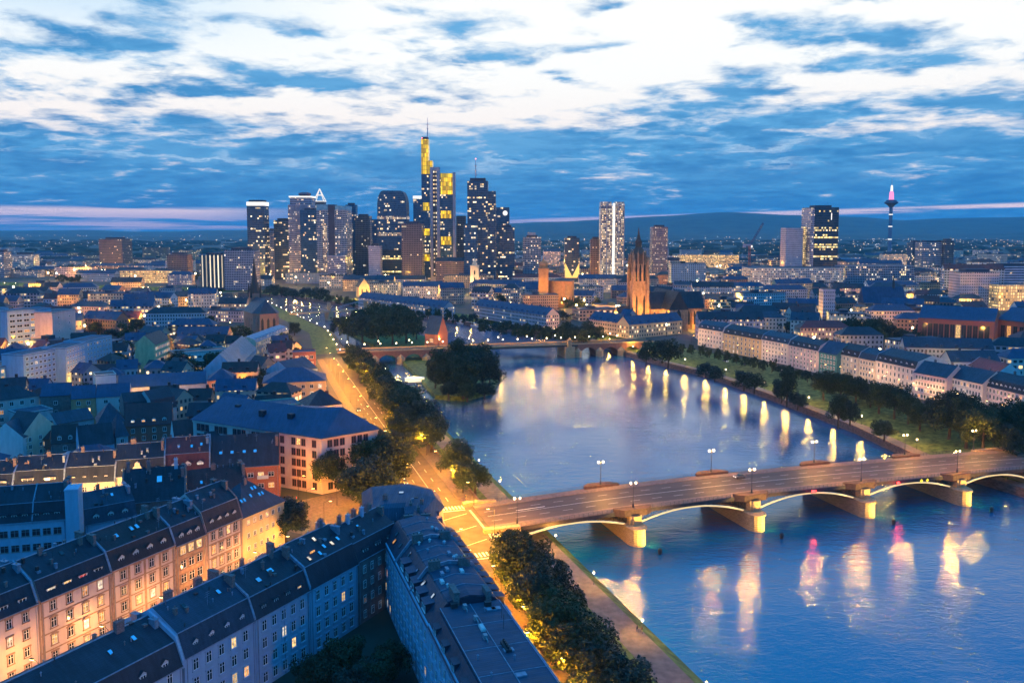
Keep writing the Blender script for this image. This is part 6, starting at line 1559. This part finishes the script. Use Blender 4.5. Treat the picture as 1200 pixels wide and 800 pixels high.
# long frontages along the river north of the stone bridge
for (a, c, h, lb, fi, wc) in (((420, 362), (520, 376), 17, 'dark museum like house row on the far quay above the white ships', 3, 3), ((556, 372), (640, 386), 17, 'pinkish house row with lit windows on the quay behind the trees', 1, 4), ((690, 389), (724, 394), 16, 'brown house row between trees and the cream lit quay house', 0, 1), ((725, 393), (736, 394), 20, 'narrow pink gabled quay house left of the cream lit quay house', 0, 4), ((737, 397), (800, 391), 16, 'cream lit quay house row below the cathedral', 3, 2)):
    p0, p1 = G(*a, 8), G(*c, 8); dd = p1 - p0; L = int(dd.length)
    wm, rmsh = city_meshes(L, 15, h - 4, 'gable', fi, M_navy)
    t = thing('quay_house', lb, 'house', (*p0, 8), math.atan2(dd.y, dd.x)); w = link(wm, 'wall', t); w.color = (*WC[wc][0], 1); link(rmsh, 'roof', t)
# distant plain: lights and low dark woods nobody could count
b = MB(); r3 = random.Random(5)
for i in range(1500):
    y = 2400 * (9000 / 2400) ** (r3.random() ** 1.3); cl = r3.choice((-.55, -.30, .12, .2, .42, .5, .56, .0))
    x = y * (r3.gauss(cl, .07) if r3.random() < .6 else r3.uniform(-.65, .65)); s = r3.uniform(.5, 1.25) * y / 2600; z = 10 + r3.random() * 14 + max(0, y - 7000) * .012
    b.add([(x - s, y, z), (x + s, y, z), (x, y, z + 2 * s)], r3.choice((0, 0, 1, 2))); b.add([(x, y - s, z), (x, y + s, z), (x, y, z + 2 * s)], 0)
o = b.build('distant_town_lights', [glow('far_light_amber', (1, .62, .25), 2.4), glow('far_light_white', (1, .9, .75), 2.4), glow('far_light_blue', (.5, .75, 1), 1.8)]); struct(o, 'stuff')
b = MB()
for i in range(900):
    y = r3.uniform(2300, 6500); x = y * r3.uniform(-.68, .68); l = r3.uniform(20, 70); hh = r3.uniform(6, 15)
    b.loft([[(x + l * k * math.cos(a), y + 14 * k * math.sin(a), z) for a in np.linspace(0, 6.28, 7)[:-1]] for k, z in ((1, 7.9), (1.02, 8 + hh * .6), (.5, 8 + hh))])
o = b.build('distant_woods_and_roofs', [mat('far_woods', (.022, .035, .03), .9, .4, .02)]); struct(o, 'stuff')
# ------------------------------------------------------------------ tree planting
GT1, GT2, GT3, GT4 = 'plane trees beside the riverside road', 'trees in the north bank park', 'trees on the river island', 'trees among the city houses'
for s, t_, h, r in ((219, 69.5, 10, 4.8), (208, 66, 13, 7.8), (195, 63.8, 14.5, 8.8), (181, 63, 15, 9.2), (167, 62.6, 14.5, 9.2), (153, 62.4, 14, 9), (139, 62.2, 14, 9), (125, 62, 13, 8.6)):
    p = E(s, t_); tree(p.x, p.y, 8, h, r * .93, 'near', 'round', 'big dark plane tree by the road', GT1, 'plane_tree')
for s, t_, h, r in ((212, 75.8, 9, 3.2), (201, 76.4, 12, 3.2), (188, 76.2, 9, 2.8)):
    p = E(s, t_); tree(p.x, p.y, 2.8, h, r, 'near', 'tall', 'slim dark tree on the promenade verge', GT1)
for i, (s, t_, h, r) in enumerate(((283, 71, 9, 3.6), (296, 79, 10, 4.6), (318, 78, 12, 5.6), (340, 72, 13, 6), (356, 71, 15, 7), (372, 70.5, 17, 8.4), (390, 71.5, 17, 8.2), (408, 71, 15, 7.4), (425, 71, 14, 6.6), (443, 71, 13, 6.4), (460, 71, 13, 6), (478, 71, 13, 6), (497, 71, 12, 5.6), (516, 71, 12, 5.6), (536, 71, 12, 5.8), (557, 71, 12, 5.6), (580, 71, 12, 5.6))):
    p = E(s, t_ - (1.8 if 350 < s else 0)); tree(p.x, p.y, 2.9 if t_ > 75 else 8, h * 1.18, r * 1.36, 'near' if s < 430 else 'mid', 'round', 'plane tree in the road avenue', GT1, 'plane_tree')
for px, py, zc, h, r in ((400, 540, 16, 17, 8.5), (432, 538, 17, 18, 8.5), (452, 552, 15, 16, 7.5), (425, 572, 15, 15.5, 8.6), (447, 585, 13, 13, 6), (384, 560, 13, 14, 6), (462, 535, 14, 15, 7), (470, 512, 13, 14, 6.5)):
    p = G(px, py, zc); tree(p.x, p.y, 8, h * 1.08, r * 1.22, 'near', 'round', 'large tree at the square', GT1)
p = G(334, 612, 15); tree(p.x, p.y, 8, 13.5, 7.6, 'near', 'round', 'lamp-lit street tree at the end of the pink row')
for px, py, h, r in ((372, 792, 9, 5), (405, 775, 10, 5), (440, 790, 9, 5), (462, 768, 8, 4), (420, 800, 8, 5)):
    p = G(px, py, 13); tree(p.x, p.y, 8, h, r, 'near', 'round', 'dark courtyard garden tree', 'trees in the courtyard')
for px, py, h, r in ((150, 412, 13, 8), (140, 425, 12, 7), (165, 418, 12, 8), (210, 424, 14, 9), (232, 417, 14, 9), (250, 425, 13, 8), (222, 432, 11, 8), (298, 452, 12, 7), (308, 446, 11, 6), (262, 468, 9, 6), (322, 408, 13, 6), (335, 402, 14, 6), (342, 418, 11, 6), (345, 385, 12, 6), (270, 392, 12, 8), (280, 398, 11, 7), (115, 385, 11, 8), (160, 382, 12, 9), (130, 392, 10, 8), (35, 440, 9, 6), (40, 452, 9, 7), (420, 428, 10, 6), (100, 460, 9, 6), (320, 382, 10, 5)):
    p = G(px, py, 8 + h * .5); tree(p.x, p.y, 8, h, r, 'mid', 'round', 'dark tree among old roofs', GT4)
for px, py, h, r, sh in ((521, 462, 27, 10.5, 'tall'), (543, 466, 25, 12.5, 'round'), (566, 461, 25, 11, 'round'), (534, 455, 30, 10.5, 'tall'), (556, 452, 28, 11.5, 'round'), (574, 452, 19, 7, 'round'), (510, 455, 17, 6.5, 'round'), (548, 470, 12, 7, 'round'), (526, 469, 11, 6.5, 'round'), (568, 468, 10, 6, 'round')):
    p = G(px, py, 2.6); tree(p.x, p.y, 2.5, h, r, 'near', sh, 'huge dark tree on island tip', GT3)
for px, py, h, r in ((408, 399, 20, 9), (425, 402, 25, 11), (443, 404, 26, 12), (460, 404, 28, 12), (476, 402, 27, 12), (418, 392, 24, 11), (436, 391, 27, 12), (455, 392, 27, 12), (472, 391, 26, 12), (398, 393, 18, 8), (512, 404, 17, 7), (488, 398, 20, 8)):
    p = G(px, py, 2.6); tree(p.x, p.y, 2.5, h, r, 'mid', 'round', 'dark willow on the island', GT3, 'willow_tree')
NT_ = [(757, 428, 17, 7, 'round'), (783, 430, 19, 8.5, 'round'), (776, 424, 17, 7, 'round'), (827, 441, 10, 6, 'round'), (838, 446, 10, 6, 'round'), (872, 456, 12, 7, 'round'), (884, 459, 11, 6.5, 'round'), (922, 474, 20, 6.5, 'tall'), (916, 470, 12, 6, 'round'), (935, 478, 9, 5, 'round'), (965, 466, 16, 9, 'round'), (985, 468, 17, 9.5, 'round'), (1003, 472, 15, 8, 'round'), (982, 500, 17, 7.6, 'tall'), (996, 496, 12, 6, 'round'), (1030, 482, 17, 9, 'round'), (1048, 488, 17, 9.5, 'round'), (1064, 494, 15, 8, 'round'), (1036, 514, 9, 6.5, 'round'), (1078, 502, 14, 8, 'round'), (1112, 512, 21, 10.5, 'round'), (1132, 522, 22, 11, 'round'), (1152, 530, 20, 10.5, 'round'), (1128, 504, 18, 9, 'round'), (1178, 520, 18, 9, 'round'), (1196, 510, 17, 9, 'round'), (1160, 508, 15, 8, 'round'), (1212, 528, 18, 9, 'round'), (1098, 498, 13, 7, 'round'), (1020, 476, 12, 7, 'round'), (1186, 536, 14, 7, 'round')]
for px, py, h, r, sh in NT_:
    p = G(px, py, 6.5); tree(p.x, p.y, 5.6, h, r * (.84 if px > 950 else 1), 'near' if px > 900 else 'mid', sh, 'tall slim park tree' if sh == 'tall' else 'dark broad park tree', GT2)
for i in range(23):
    f = i / 22; px, py = 800 + 230 * f, 413 + 58 * f ** 1.15; p = G(px, py, 8)
    tree(p.x, p.y, 8, 6.5 + rnd.random() * 2, 3.4, 'far', 'round', 'small street tree before houses', 'street trees in front of the riverside row')
for px0, py0, px1, py1, n, h, r in ((560, 388, 690, 404, 16, 12, 6), (650, 396, 700, 402, 6, 15, 8), (430, 366, 560, 382, 14, 11, 5), (310, 345, 350, 350, 6, 16, 10), (355, 350, 380, 352, 4, 16, 10), (370, 352, 420, 360, 6, 10, 6), (620, 356, 700, 362, 8, 12, 8), (990, 398, 1045, 402, 9, 16, 8), (940, 380, 1000, 384, 7, 12, 8), (860, 378, 930, 384, 8, 10, 7), (1050, 404, 1090, 404, 4, 13, 7), (980, 372, 1040, 374, 6, 11, 7)):
    for i in range(n):
        f = (i + rnd.random()) / n; p = G(px0 + (px1 - px0) * f, py0 + (py1 - py0) * f + rnd.uniform(-2, 2), 8)
        tree(p.x, p.y, 8, h * rnd.uniform(.8, 1.2), r * rnd.uniform(.8, 1.2), 'mid' if p.y < 700 else 'far', 'round', 'dark tree among city roofs', GT4)
rt = random.Random(8); n = 0
while n < 110:
    y = 560 * (2300 / 560) ** rt.random(); x = y * rt.uniform(-.64, .64)
    if (in_poly(x, y, NORTH_POLY) or in_poly(x, y, SOUTH_POLY)) and free(x, y, 2):
        k = 3 if x < -300 else 1
        for j in range(k): tree(x + j * 14, y + rt.uniform(-6, 6), 8, rt.uniform(9, 15), rt.uniform(6, 10), 'far', 'round', 'dark tree among city roofs', GT4)
        n += k
print('trees', TREES)
# ------------------------------------------------------------------ lamps
ORANGE, AMB, WHT = (1, .38, .014), (1, .48, .06), (1, .80, .48)
def lamp_meshes():
    d = {}
    b = MB(); b.lathe([(.16, 0), (.14, .8), (.08, 1.0), (.06, 8.0)], 8); b.tube([(0, 0, 7.9), (0, -.8, 8.4), (0, -1.8, 8.5)], .05, 6); d['pole'] = b.mesh('pole', M_iron)
    b = MB(); b.box(-.2, .2, -2.5, -1.6, 8.42, 8.62); b.box(-.16, .16, -2.45, -1.65, 8.33, 8.418, 1); d['head'] = b.mesh('lamp_head', [M_iron, L_lamp])
    b = MB(); b.lathe([(.14, 0), (.10, .6), (.06, .8), (.05, 3.9)], 8); d['post'] = b.mesh('post', M_iron)
    b = MB(); b.lathe([(.10, 3.9), (.28, 4.1), (.28, 4.45), (.1, 4.6)], 10); d['globe'] = b.mesh('lantern', L_lampw)
    b = MB(); b.lathe([(.34, 4.6), (.05, 4.85)], 10); d['cap'] = b.mesh('cap', M_iron)
    b = MB(); b.lathe([(.35, 0), (.25, 1.2), (.12, 1.4), (.09, 8.0)], 8); b.tube([(-.9, 0, 7.6), (0, 0, 7.9), (.9, 0, 7.6)], .05, 6); d['bpole'] = b.mesh('pole', M_iron)
    b = MB(); [b.lathe([(.08, 7.6), (.22, 7.75), (.24, 8.0), (.08, 8.2)], 10, 0, (x, 0)) for x in (-.9, .9)]; d['bglobe'] = b.mesh('lantern_pair', L_lampw)
    return d
LM = lamp_meshes()
def street_lamp(x, y, z, rz, power, phrase, group, col=ORANGE, light=True):
    t = bpy.data.objects.new('street_lamp', None); COL.objects.link(t); t.location = (x, y, z); t.rotation_euler = (0, 0, rz); later(t, phrase, (x, y, z + 8), 'street lamp', group)
    link(LM['pole'], 'pole', t); link(LM['head'], 'lamp_head', t)
    if light: lamp_light(t, (0, -2.0, 7.9), power, col, .3)
def post_lamp(x, y, z, power, phrase, group, col=AMB, light=True, sc=1.0):
    t = bpy.data.objects.new('post_lamp', None); COL.objects.link(t); t.location = (x, y, z); t.scale = (sc,) * 3; later(t, phrase, (x, y, z + 4), 'lamp', group)
    link(LM['post'], 'post', t); link(LM['globe'], 'lantern', t); link(LM['cap'], 'cap', t)
    if light: lamp_light(t, (0, 0, 5.2), power, col, .3)
EZ = EMB_RZ
PWR = 23000
for i, s in enumerate(list(range(30, 222, 24)) + list(range(284, 612, 26))):
    p = E(s, 59.4 if s < 222 else 69.2); street_lamp(p.x, p.y, 8.1, EZ + math.pi, PWR * (.5 if s < 222 else 1), 'orange street lamp, river side', 'street lamps of the riverside road')
    p = E(s + 12, 52.2); street_lamp(p.x, p.y, 8.1, EZ, PWR, 'orange street lamp, house side', 'street lamps of the riverside road')
for s, t_ in ((226, 54), (240, 70), (262, 54), (268, 71), (250, 52)):
    p = E(s, t_); street_lamp(p.x, p.y, 8.1, EZ + (0 if t_ < 60 else math.pi), PWR * 1.3, 'orange junction street lamp', 'street lamps of the riverside road')
for i, s in enumerate((-22, -6, 10, 26, 42, 57, 70)):
    p = RA(s, 7.5); street_lamp(p.x, p.y, 6.2, math.atan2(ST_D.y, ST_D.x) + math.pi, 4200, 'orange lamp in the side street', 'street lamps of the side street', col=(1, .45, .10))
for px, py in ((360, 602), (395, 592), (430, 600), (350, 585), (440, 618), (470, 570), (380, 618)):
    p = G(px, py, 8); street_lamp(p.x, p.y, 8, rnd.uniform(0, 6), 8000, 'orange lamp at the school square', 'street lamps of the square')
# second row's own street
for s in range(0, 100, 22):
    a, c = G(15, 620, 8), G(330, 592, 8); p = a + (c - a).normalized() * s; p = G(20 + s * 3.1, 579 - s * .18, 20); p = p + Vector((2.0, -8.5)); street_lamp(p.x, p.y, 8, 0, 42000, 'orange lamp below second row', 'street lamps of the second row', col=(1, .50, .13))
for i, s in enumerate(range(60, 600, 30)):
    p = E(s, 89.6); post_lamp(p.x, p.y, 2.5, 4500, 'small white promenade lamp', 'promenade lamps', AMB, sc=.8)
path = offs(NP, 6.6)
def along(P, step, i0, i1):
    out = []; carry = 0.0
    for a, c in zip(P[i0:i1], P[i0 + 1:i1 + 1]):
        L = (c - a).length; u = carry
        while u < L: out.append(a + (c - a) * (u / L)); u += step
        carry = u - L
    return out
for p in along(path, 24, 2, 9): post_lamp(p.x, p.y, 3.2, 4600, 'globe lamp on park path', 'lamps of the north bank path', AMB)
for p in along(path, 26, 9, 14): post_lamp(p.x, p.y, 3.2, 3500, 'globe lamp on far quay', 'lamps of the far quay', AMB, sc=1.1)
up_q = [p + Vector((-6, -2)) for p in up_edge]
for p in along(up_q, 30, 0, 4): post_lamp(p.x, p.y, 8, 3500, 'globe lamp on river bend', 'lamps of the river bend', AMB, sc=1.1)
EX = [(800, 380), (847, 388.5), (892, 398), (924, 403), (959, 411), (981, 416), (1006, 419), (1026, 423), (1073, 433), (1110, 442), (1152, 450), (1215, 466)]
for i in range(24):
    px = 806 + 400 * i / 23; py = float(np.interp(px, [e_[0] for e_ in EX], [e_[1] for e_ in EX])); p = G(px, py, 22) + Vector((-.94, -.35)) * 10
    street_lamp(p.x, p.y, 8, 1.9, (900, 2600, 1500, 600)[i % 4], 'amber lamp before riverside row', 'street lamps of the riverside row', col=(1, .50, .16))
def spot_light(parent, loc, aim, power, col):
    l = bpy.data.lights.new('lamp_light', 'SPOT'); l.energy = power; l.color = col; l.shadow_soft_size = .2; l.spot_size = R(95); l.spot_blend = .6
    o = bpy.data.objects.new('lamp_light', l); COL.objects.link(o); o.parent = parent; o.location = loc
    o.rotation_euler = Vector(aim).to_track_quat('-Z', 'Y').to_euler(); return o
# near bridge
for x, y in ((2, 1.0), (40.8, .0), (84.6, .0), (129, .0), (171.5, .0), (40.8, BW), (84.6, BW), (129, BW), (171.5, BW), (206, BW)):
    w = BRW(x, y); t = bpy.data.objects.new('bridge_lamp', None); COL.objects.link(t); t.location = (*w, bz(x) + (1.0 if 2 < x < 200 else .9)); t.rotation_euler = (0, 0, BRZ)
    later(t, 'twin globe lamp, near parapet' if y < 5 else 'twin globe lamp, far parapet', (*w, bz(x) + 8), 'lamp', 'lamps of the arched bridge')
    link(LM['bpole'], 'pole', t); link(LM['bglobe'], 'lantern_pair', t); lamp_light(t, (0, .9 if y < 5 else -.9, 8.6), 12500, (1, .43, .05), .35)
for x in (40.8, 84.6, 129, 171.5):
    w = BRW(x + 3.0, -13); t = tag(MB.build((lambda b: (b.lathe([(.5, -.6), (.7, 1.4), (.3, 1.9)], 8), b)[1])(MB()), 'pier_floodlight', M_iron, None, (*w, 0)), 'small floodlight buoy in front of a bridge pier', 'floodlight', 'pier floodlights')
    later(t, 'dark floodlight buoy before pier', (*w, 1), 'floodlight', 'pier floodlights'); spot_light(t, (0, 0, 2.0), tuple(BV * 8) + (2.6,), 42000, (1, .58, .10))
w = BRW(0, -6); lamp_light(None, (*w, 5.5), 2500, (1, .5, .12), .3, 'abutment_light')
# stone bridge lamps
for i in range(19):
    x = 2 + i * 11.6
    for y in (.9, 16.1):
        if y > 5 and i % 2: continue
        p = OBW(x, y); post_lamp(p.x, p.y, 10.9, 4200 if y < 5 else 2600, 'globe lamp on front parapet' if y < 5 else 'globe lamp on rear parapet', 'lamps of the stone bridge', AMB, sc=1.15)
# warm pools in the old quarter
for px, py in ((190, 432), (102, 456), (90, 458), (318, 406), (346, 424), (338, 398), (270, 384), (96, 494), (112, 492), (262, 476), (150, 384), (162, 352), (178, 356), (140, 352), (205, 352), (428, 356), (30, 490), (285, 462), (350, 412), (130, 360)):
    p = G(px, py, 8); d_ = max(1, p.y / 420); post_lamp(p.x, p.y, 8, (9000 if px > 110 else 3500) * d_, 'warm lamp among old roofs', 'lamps of the old quarter', ORANGE if px % 4 else AMB, sc=1.2)
# lamps between the city blocks
rl = random.Random(3); n = 0
while n < 190:
    y = 420 * (2000 / 420) ** rl.random(); x = y * rl.uniform(-.62, .62)
    if (in_poly(x, y, NORTH_POLY) or (in_poly(x, y, SOUTH_POLY) and (y > 400 or x < -200))) and free(x, y, 1):
        post_lamp(x, y, 8, (7000 + y * 12 if y < 900 else 11000 + y * 46) if n % 3 else 0, 'bright lamp between city houses', 'lamps between the city houses', rl.choice((ORANGE, AMB, AMB)), n % 3 > 0, 1.4 + y / 700); n += 1

# ------------------------------------------------------------------ vehicles
def car_proto():
    t = thing('parked_car', 'car', 'car', (0, 0, -50)); b = MB()
    prof = [(-2.1, .35), (-2.15, .75), (-1.9, .95), (-.95, 1.02), (1.35, 1.0), (2.05, .9), (2.12, .5), (2.0, .35)]
    b.loft([[(x, -.85, z) for x, z in prof], [(x, .85, z) for x, z in prof]]); body = b.build('body', mat('car_paint', (.10, .11, .13), .25, .1, 1.0), t)
    b = MB(); b.loft([[(x, y, z) for x, y in ((-1.0 + o_, -.8 + i_), (1.35 - o_, -.8 + i_), (1.35 - o_, .8 - i_), (-1.0 + o_, .8 - i_))] for z, o_, i_ in ((1.0, 0, 0), (1.45, .55, .12), (1.5, .7, .2))]); b.build('cabin', M_pane, t)
    for x in (-1.35, 1.3):
        for y in (-.8, .8): b = MB(); b.lathe([(.32, -.1), (.34, 0), (.32, .1)], 12); o = b.build('wheel', M_iron, t, (x, y, .33)); o.rotation_euler = (R(90), 0, 0)
    for y in (-.6, .6):
        b = MB(); b.box(-.03, .03, -.15, .15, -.07, .07); b.build('headlight', glow('headlight', (1, .95, .8), 6), t, (-2.15, y, .7)); b.build('taillight', glow('taillight', (1, .05, .03), 5), t, (2.13, y, .75))
    return t
car = car_proto(); first = True
def place_car(x, y, z, rz, phrase, group):
    global first, car
    c = car if first else dup(car, (x, y, z), rz)
    if first: c.location = (x, y, z); c.rotation_euler = (0, 0, rz); first = False
    later(c, phrase, (x, y, z), 'car', group)
for i, s in enumerate((300, 306, 312, 330, 342, 348, 372, 400, 406, 430)): p = E(s, 53.6 if i % 2 else 53.7); place_car(p.x, p.y, 8.03, EZ, 'dark car at riverside kerb', 'cars at the riverside road')
for px, py, a in ((334, 587, .3), (340, 586, .3), (328, 589, .3)): p = G(px, py, 8); place_car(p.x, p.y, 8.04, a, 'dark car with red tail lights', 'cars at the pink school')
w = BRW(92, 18.8); place_car(w.x, w.y, bz(92) + .03, BRZ, 'dark car driving across the arched bridge', 'cars on the bridges')
for i in range(14):
    f = i / 14; p = G(850 + 300 * f, 424 + 50 * f, 8); place_car(p.x, p.y, 8.02, 2.0, 'dark car before riverside row', 'cars parked before the riverside row')
# ships at the far quay, moored boats in the side arm
def ship(x, y, rz, L, label):
    t = thing('river_ship', label, 'ship', (x, y, 0), rz); W2 = 4.2
    hull = lambda z, k: [(-L / 2 + 1.5 * (1 - k), -W2 * k, z), (L * .3, -W2 * k, z), (L / 2 - 2 * (1 - k), 0, z), (L * .3, W2 * k, z), (-L / 2 + 1.5 * (1 - k), W2 * k, z)]
    b = MB(); b.loft([hull(-.3, .85), hull(1.6, 1.0), hull(2.0, 1.0)]); b.build('hull', M_white, t)
    b = MB(); b.box(-L * .46, L * .30, -3.4, 3.4, 2.0, 4.6); d_ = b.build('deck_house', facade('ship_windows', 2.2, 2.6, .8, .5, (.7, .7, .7), (.03, .03, .04), .5, 1.2), t); b.mesh
    b = MB(); b.wall((-L * .46, -3.42), (L * .30, -3.42), 2.0, 4.6); b.build('window_band', MATS['ship_windows'], t); b = MB(); b.box(-L * .42, L * .22, -3.1, 3.1, 4.6, 4.8); b.box(L * .1, L * .2, -2, 2, 4.8, 6.8); b.build('upper_deck', M_white, t)
    b = MB(); b.tube([(0, 0, 6.8), (0, 0, 10)], .08, 5); b.build('flag_mast', M_steel, t, (L * .15, 0, 0))
for (px, py, L, lb) in ((566, 385, 42, 'large white river ship moored at the far quay, nearest to the stone bridge'), (538, 379, 36, 'white river ship moored in the middle of the far quay'), (505, 373, 36, 'white river ship moored behind the gate house')):
    p = G(px, py, 0); q_ = G(px + 6, py + 1.4, 0); ship(p.x, p.y, math.atan2(q_.y - p.y, q_.x - p.x), L, lb)
def small_boat():
    t = thing('motor_boat', 'boat', 'boat', (0, 0, -60)); h = lambda z, k: [(-3 * k, -1.1 * k, z), (1.5, -1.2 * k, z), (3.6 * k, 0, z), (1.5, 1.2 * k, z), (-3 * k, 1.1 * k, z)]
    b = MB(); b.loft([h(-.2, .8), h(.8, 1.0)]); b.build('hull', M_white, t); b = MB(); b.loft([[(x, y, z) for x, y in ((-1.5, -.8 * k), (1.2 * k, -.8 * k), (1.2 * k, .8 * k), (-1.5, .8 * k))] for z, k in ((.8, 1), (1.7, .8))]); b.build('cabin', M_pane, t); return t
bt = small_boat(); firstb = True
for i, (px, py) in enumerate(((452, 452), (460, 449), (469, 455), (476, 450), (484, 458), (490, 452), (497, 459), (463, 459), (481, 464), (441, 446))):
    p = G(px, py, 0); rz = EZ + rnd.uniform(-.4, .4)
    o = bt if i == 0 else dup(bt, (p.x, p.y, 0), rz); o.location = (p.x, p.y, 0); o.rotation_euler = (0, 0, rz); later(o, 'small white moored motor boat', (p.x, p.y, 0), 'boat', 'moored motor boats')
p = G(486, 449, 0); t = thing('kiosk_boat', 'lit kiosk boat with bright cabin among the moored boats', 'boat', (p.x, p.y, 0), EZ); b = MB(); b.box(-2.5, 2.5, -9, 9, -.2, 1.2); b.build('hull', M_steel, t); b = MB(); b.box(-1.8, 1.8, -6, 6, 1.2, 3.6); b.build('cabin', glow('kiosk_light', (1, .82, .45), 1.3), t); b = MB(); b.box(-2.2, 2.2, -6.4, 6.4, 3.6, 3.8); b.build('roof', M_white, t); lamp_light(t, (0, 0, 6), 6000, WHT, .5)
# traffic lights and people
def traffic_light(x, y, z, rz, ph):
    t = thing('traffic_light', ph, 'traffic light', (x, y, z), rz); b = MB(); b.lathe([(.1, 0), (.07, .5), (.06, 3.2)], 8); b.build('pole', M_iron, t); b = MB(); b.box(-.18, .18, -.12, .12, 2.6, 3.6); b.build('signal_head', M_iron, t)
    for k, (c, st) in enumerate((((0, 1, .4), .2), ((1, .7, .1), .2), ((1, .05, .03), 8))): b = MB(); b.lathe([(.11, 0), (.11, .03)], 10); o = b.build('signal_lens', glow(f'lens_{k}', c, st), t, (0, -.125, 2.78 + .3 * k)); o.rotation_euler = (R(90), 0, 0)
    later(t, ph, (x, y, z), 'traffic light', 'traffic lights at the bridge head')
for s, t_ in ((222, 68.4), (270, 68.6), (222, 53.2), (270, 53)):
    p = E(s, t_); traffic_light(p.x, p.y, 8.14, EZ, 'traffic light at road crossing')
def person(x, y, z, rz, label, coat, legs, sit=False, stride=.18):
    m = bpy.data.meshes.new('body'); 
    if not sit: V = [((0, 0, .95), .15), ((0, 0, 1.2), .15), ((0, 0, 1.42), .17), ((0, 0, 1.52), .065), ((0, -.02, 1.68), .11), ((.10, -stride / 2, .92), .10), ((.11, -stride, .5), .07), ((.11, -stride * .7, .08), .05), ((.11, -stride - .12, .05), .045), ((-.10, stride / 2, .92), .10), ((-.11, stride * .7, .5), .07), ((-.11, stride * 1.5, .10), .05), ((-.11, stride * 1.5 - .16, .05), .045), ((.21, 0, 1.4), .065), ((.27, .05, 1.12), .05), ((.27, -.08, .88), .04), ((-.21, 0, 1.4), .065), ((-.27, .02, 1.12), .05), ((-.26, -.12, .88), .04)]
    else: V = [((0, 0, .18), .16), ((0, .03, .42), .15), ((0, .03, .62), .17), ((0, .02, .72), .065), ((0, 0, .88), .11), ((.1, -.12, .16), .10), ((.13, -.48, .38), .075), ((.13, -.75, .08), .05), ((.13, -.9, .06), .045), ((-.1, -.12, .16), .10), ((-.13, -.46, .40), .075), ((-.13, -.72, .08), .05), ((-.13, -.87, .06), .045), ((.21, .03, .6), .065), ((.27, -.08, .38), .05), ((.18, -.35, .42), .04), ((-.21, .03, .6), .065), ((-.27, -.06, .38), .05), ((-.18, -.33, .44), .04)]
    E_ = [(0, 1), (1, 2), (2, 3), (3, 4), (0, 5), (5, 6), (6, 7), (7, 8), (0, 9), (9, 10), (10, 11), (11, 12), (2, 13), (13, 14), (14, 15), (2, 16), (16, 17), (17, 18)]
    m.from_pydata([v for v, r in V], E_, []); m.materials.append(coat); m.materials.append(legs); m.materials.append(mat('skin', (.45, .28, .2), .6, .1, 3)); o = bpy.data.objects.new('person', m); COL.objects.link(o)
    md = o.modifiers.new('skin', 'SKIN'); sv = m.skin_vertices[0].data
    for i, (v, r) in enumerate(V): sv[i].radius = (r, r)
    sv[0].use_root = True; o.modifiers.new('sub', 'SUBSURF').levels = 2; bpy.context.view_layer.update()
    dg = bpy.context.evaluated_depsgraph_get(); me = bpy.data.meshes.new_from_object(o.evaluated_get(dg)); o.modifiers.clear(); o.data = me
    hz = .78 if sit else 1.55; lz = .28 if sit else .95
    for p in me.polygons: p.use_smooth = True; p.material_index = 2 if p.center.z > hz else (1 if p.center.z < lz else 0)
    b = MB(); b.lathe([(.02, .135), (.09, .11), (.125, .04), (.118, -.03), (.10, -.06)], 12); h = b.build('hair', mat('dark_hair', (.03, .02, .015), .6, .2, 5), o, (0, .025, 1.71 if not sit else .91)); h.rotation_euler = (R(-18), 0, 0)
    o.location = (x, y, z); o.rotation_euler = (0, 0, rz); tag(o, label, 'person')
cA, cB, cC = mat('dark_coat', (.04, .04, .05), .8, .2, 3), mat('brown_coat', (.12, .07, .05), .8, .2, 3), mat('jeans', (.04, .06, .11), .8, .2, 3)
p = G(747, 740, 2.5); person(p.x, p.y, 2.5, EZ + 1.7, 'person in dark coat walking on the promenade, left of the pair', cA, cC)
p = G(752, 741, 2.5); person(p.x, p.y, 2.5, EZ + 1.6, 'person in brown coat walking on the promenade, right of the pair', cB, cA, stride=.14)
p = G(637, 629, 2.5); person(p.x, p.y, 2.5, EZ - 1.5, 'person in dark coat sitting by the water under the first arch', cA, cC, True)
p = G(641, 631, 2.5); person(p.x, p.y, 2.5, EZ - 1.3, 'person in brown coat sitting by the water beside the dark coated one', cB, cC, True)
# ------------------------------------------------------------------ last: labels that also say where a thing stands
def finish_labels():
    from collections import defaultdict
    ords = ['first', 'second', 'third', 'fourth', 'fifth', 'sixth', 'seventh', 'eighth', 'ninth', 'tenth', 'eleventh', 'twelfth', 'thirteenth', 'fourteenth', 'fifteenth', 'sixteenth', 'seventeenth', 'eighteenth', 'nineteenth', 'twentieth']
    used = defaultdict(list)
    for o, ph, at in LATER:
        used[ph].append((pix(*at), o))
    for ph, rows in used.items():
        if len(rows) == 1: rows[0][1]['label'] = ph; continue
        best = defaultdict(list)
        for (px, py), o in rows:
            if LANDMARKS:
                d, nm, lx, ly = min(((math.hypot((px - x) * 1.0, (py - y) * 2.2), n, x, y) for n, x, y in LANDMARKS))
                rel = ('right of' if px > lx else 'left of') if abs(px - lx) > abs(py - ly) * 1.6 else ('behind' if py < ly else 'in front of')
                best[f'{rel} {nm}'].append((d, px, py, o))
            else: best[''].append((0, px, py, o))
        for k, rr_ in best.items():
            rr_.sort(key=lambda r: r[0])
            for i, (d, px, py, o) in enumerate(rr_):
                if len(rr_) == 1: o['label'] = f'{ph}, {k}'
                else: o['label'] = f'{ph}, {ords[min(i, 19)]} nearest {k}' if i else f'{ph}, nearest {k}'
finish_labels()
for o, ph, at in LATER:
    w = o['label'].replace(' house with', ' house,').replace(' block with', ' block,')
    if len(w.replace(',', ' ').split()) > 16: w = w.replace(' the ', ' ')
    o['label'] = w
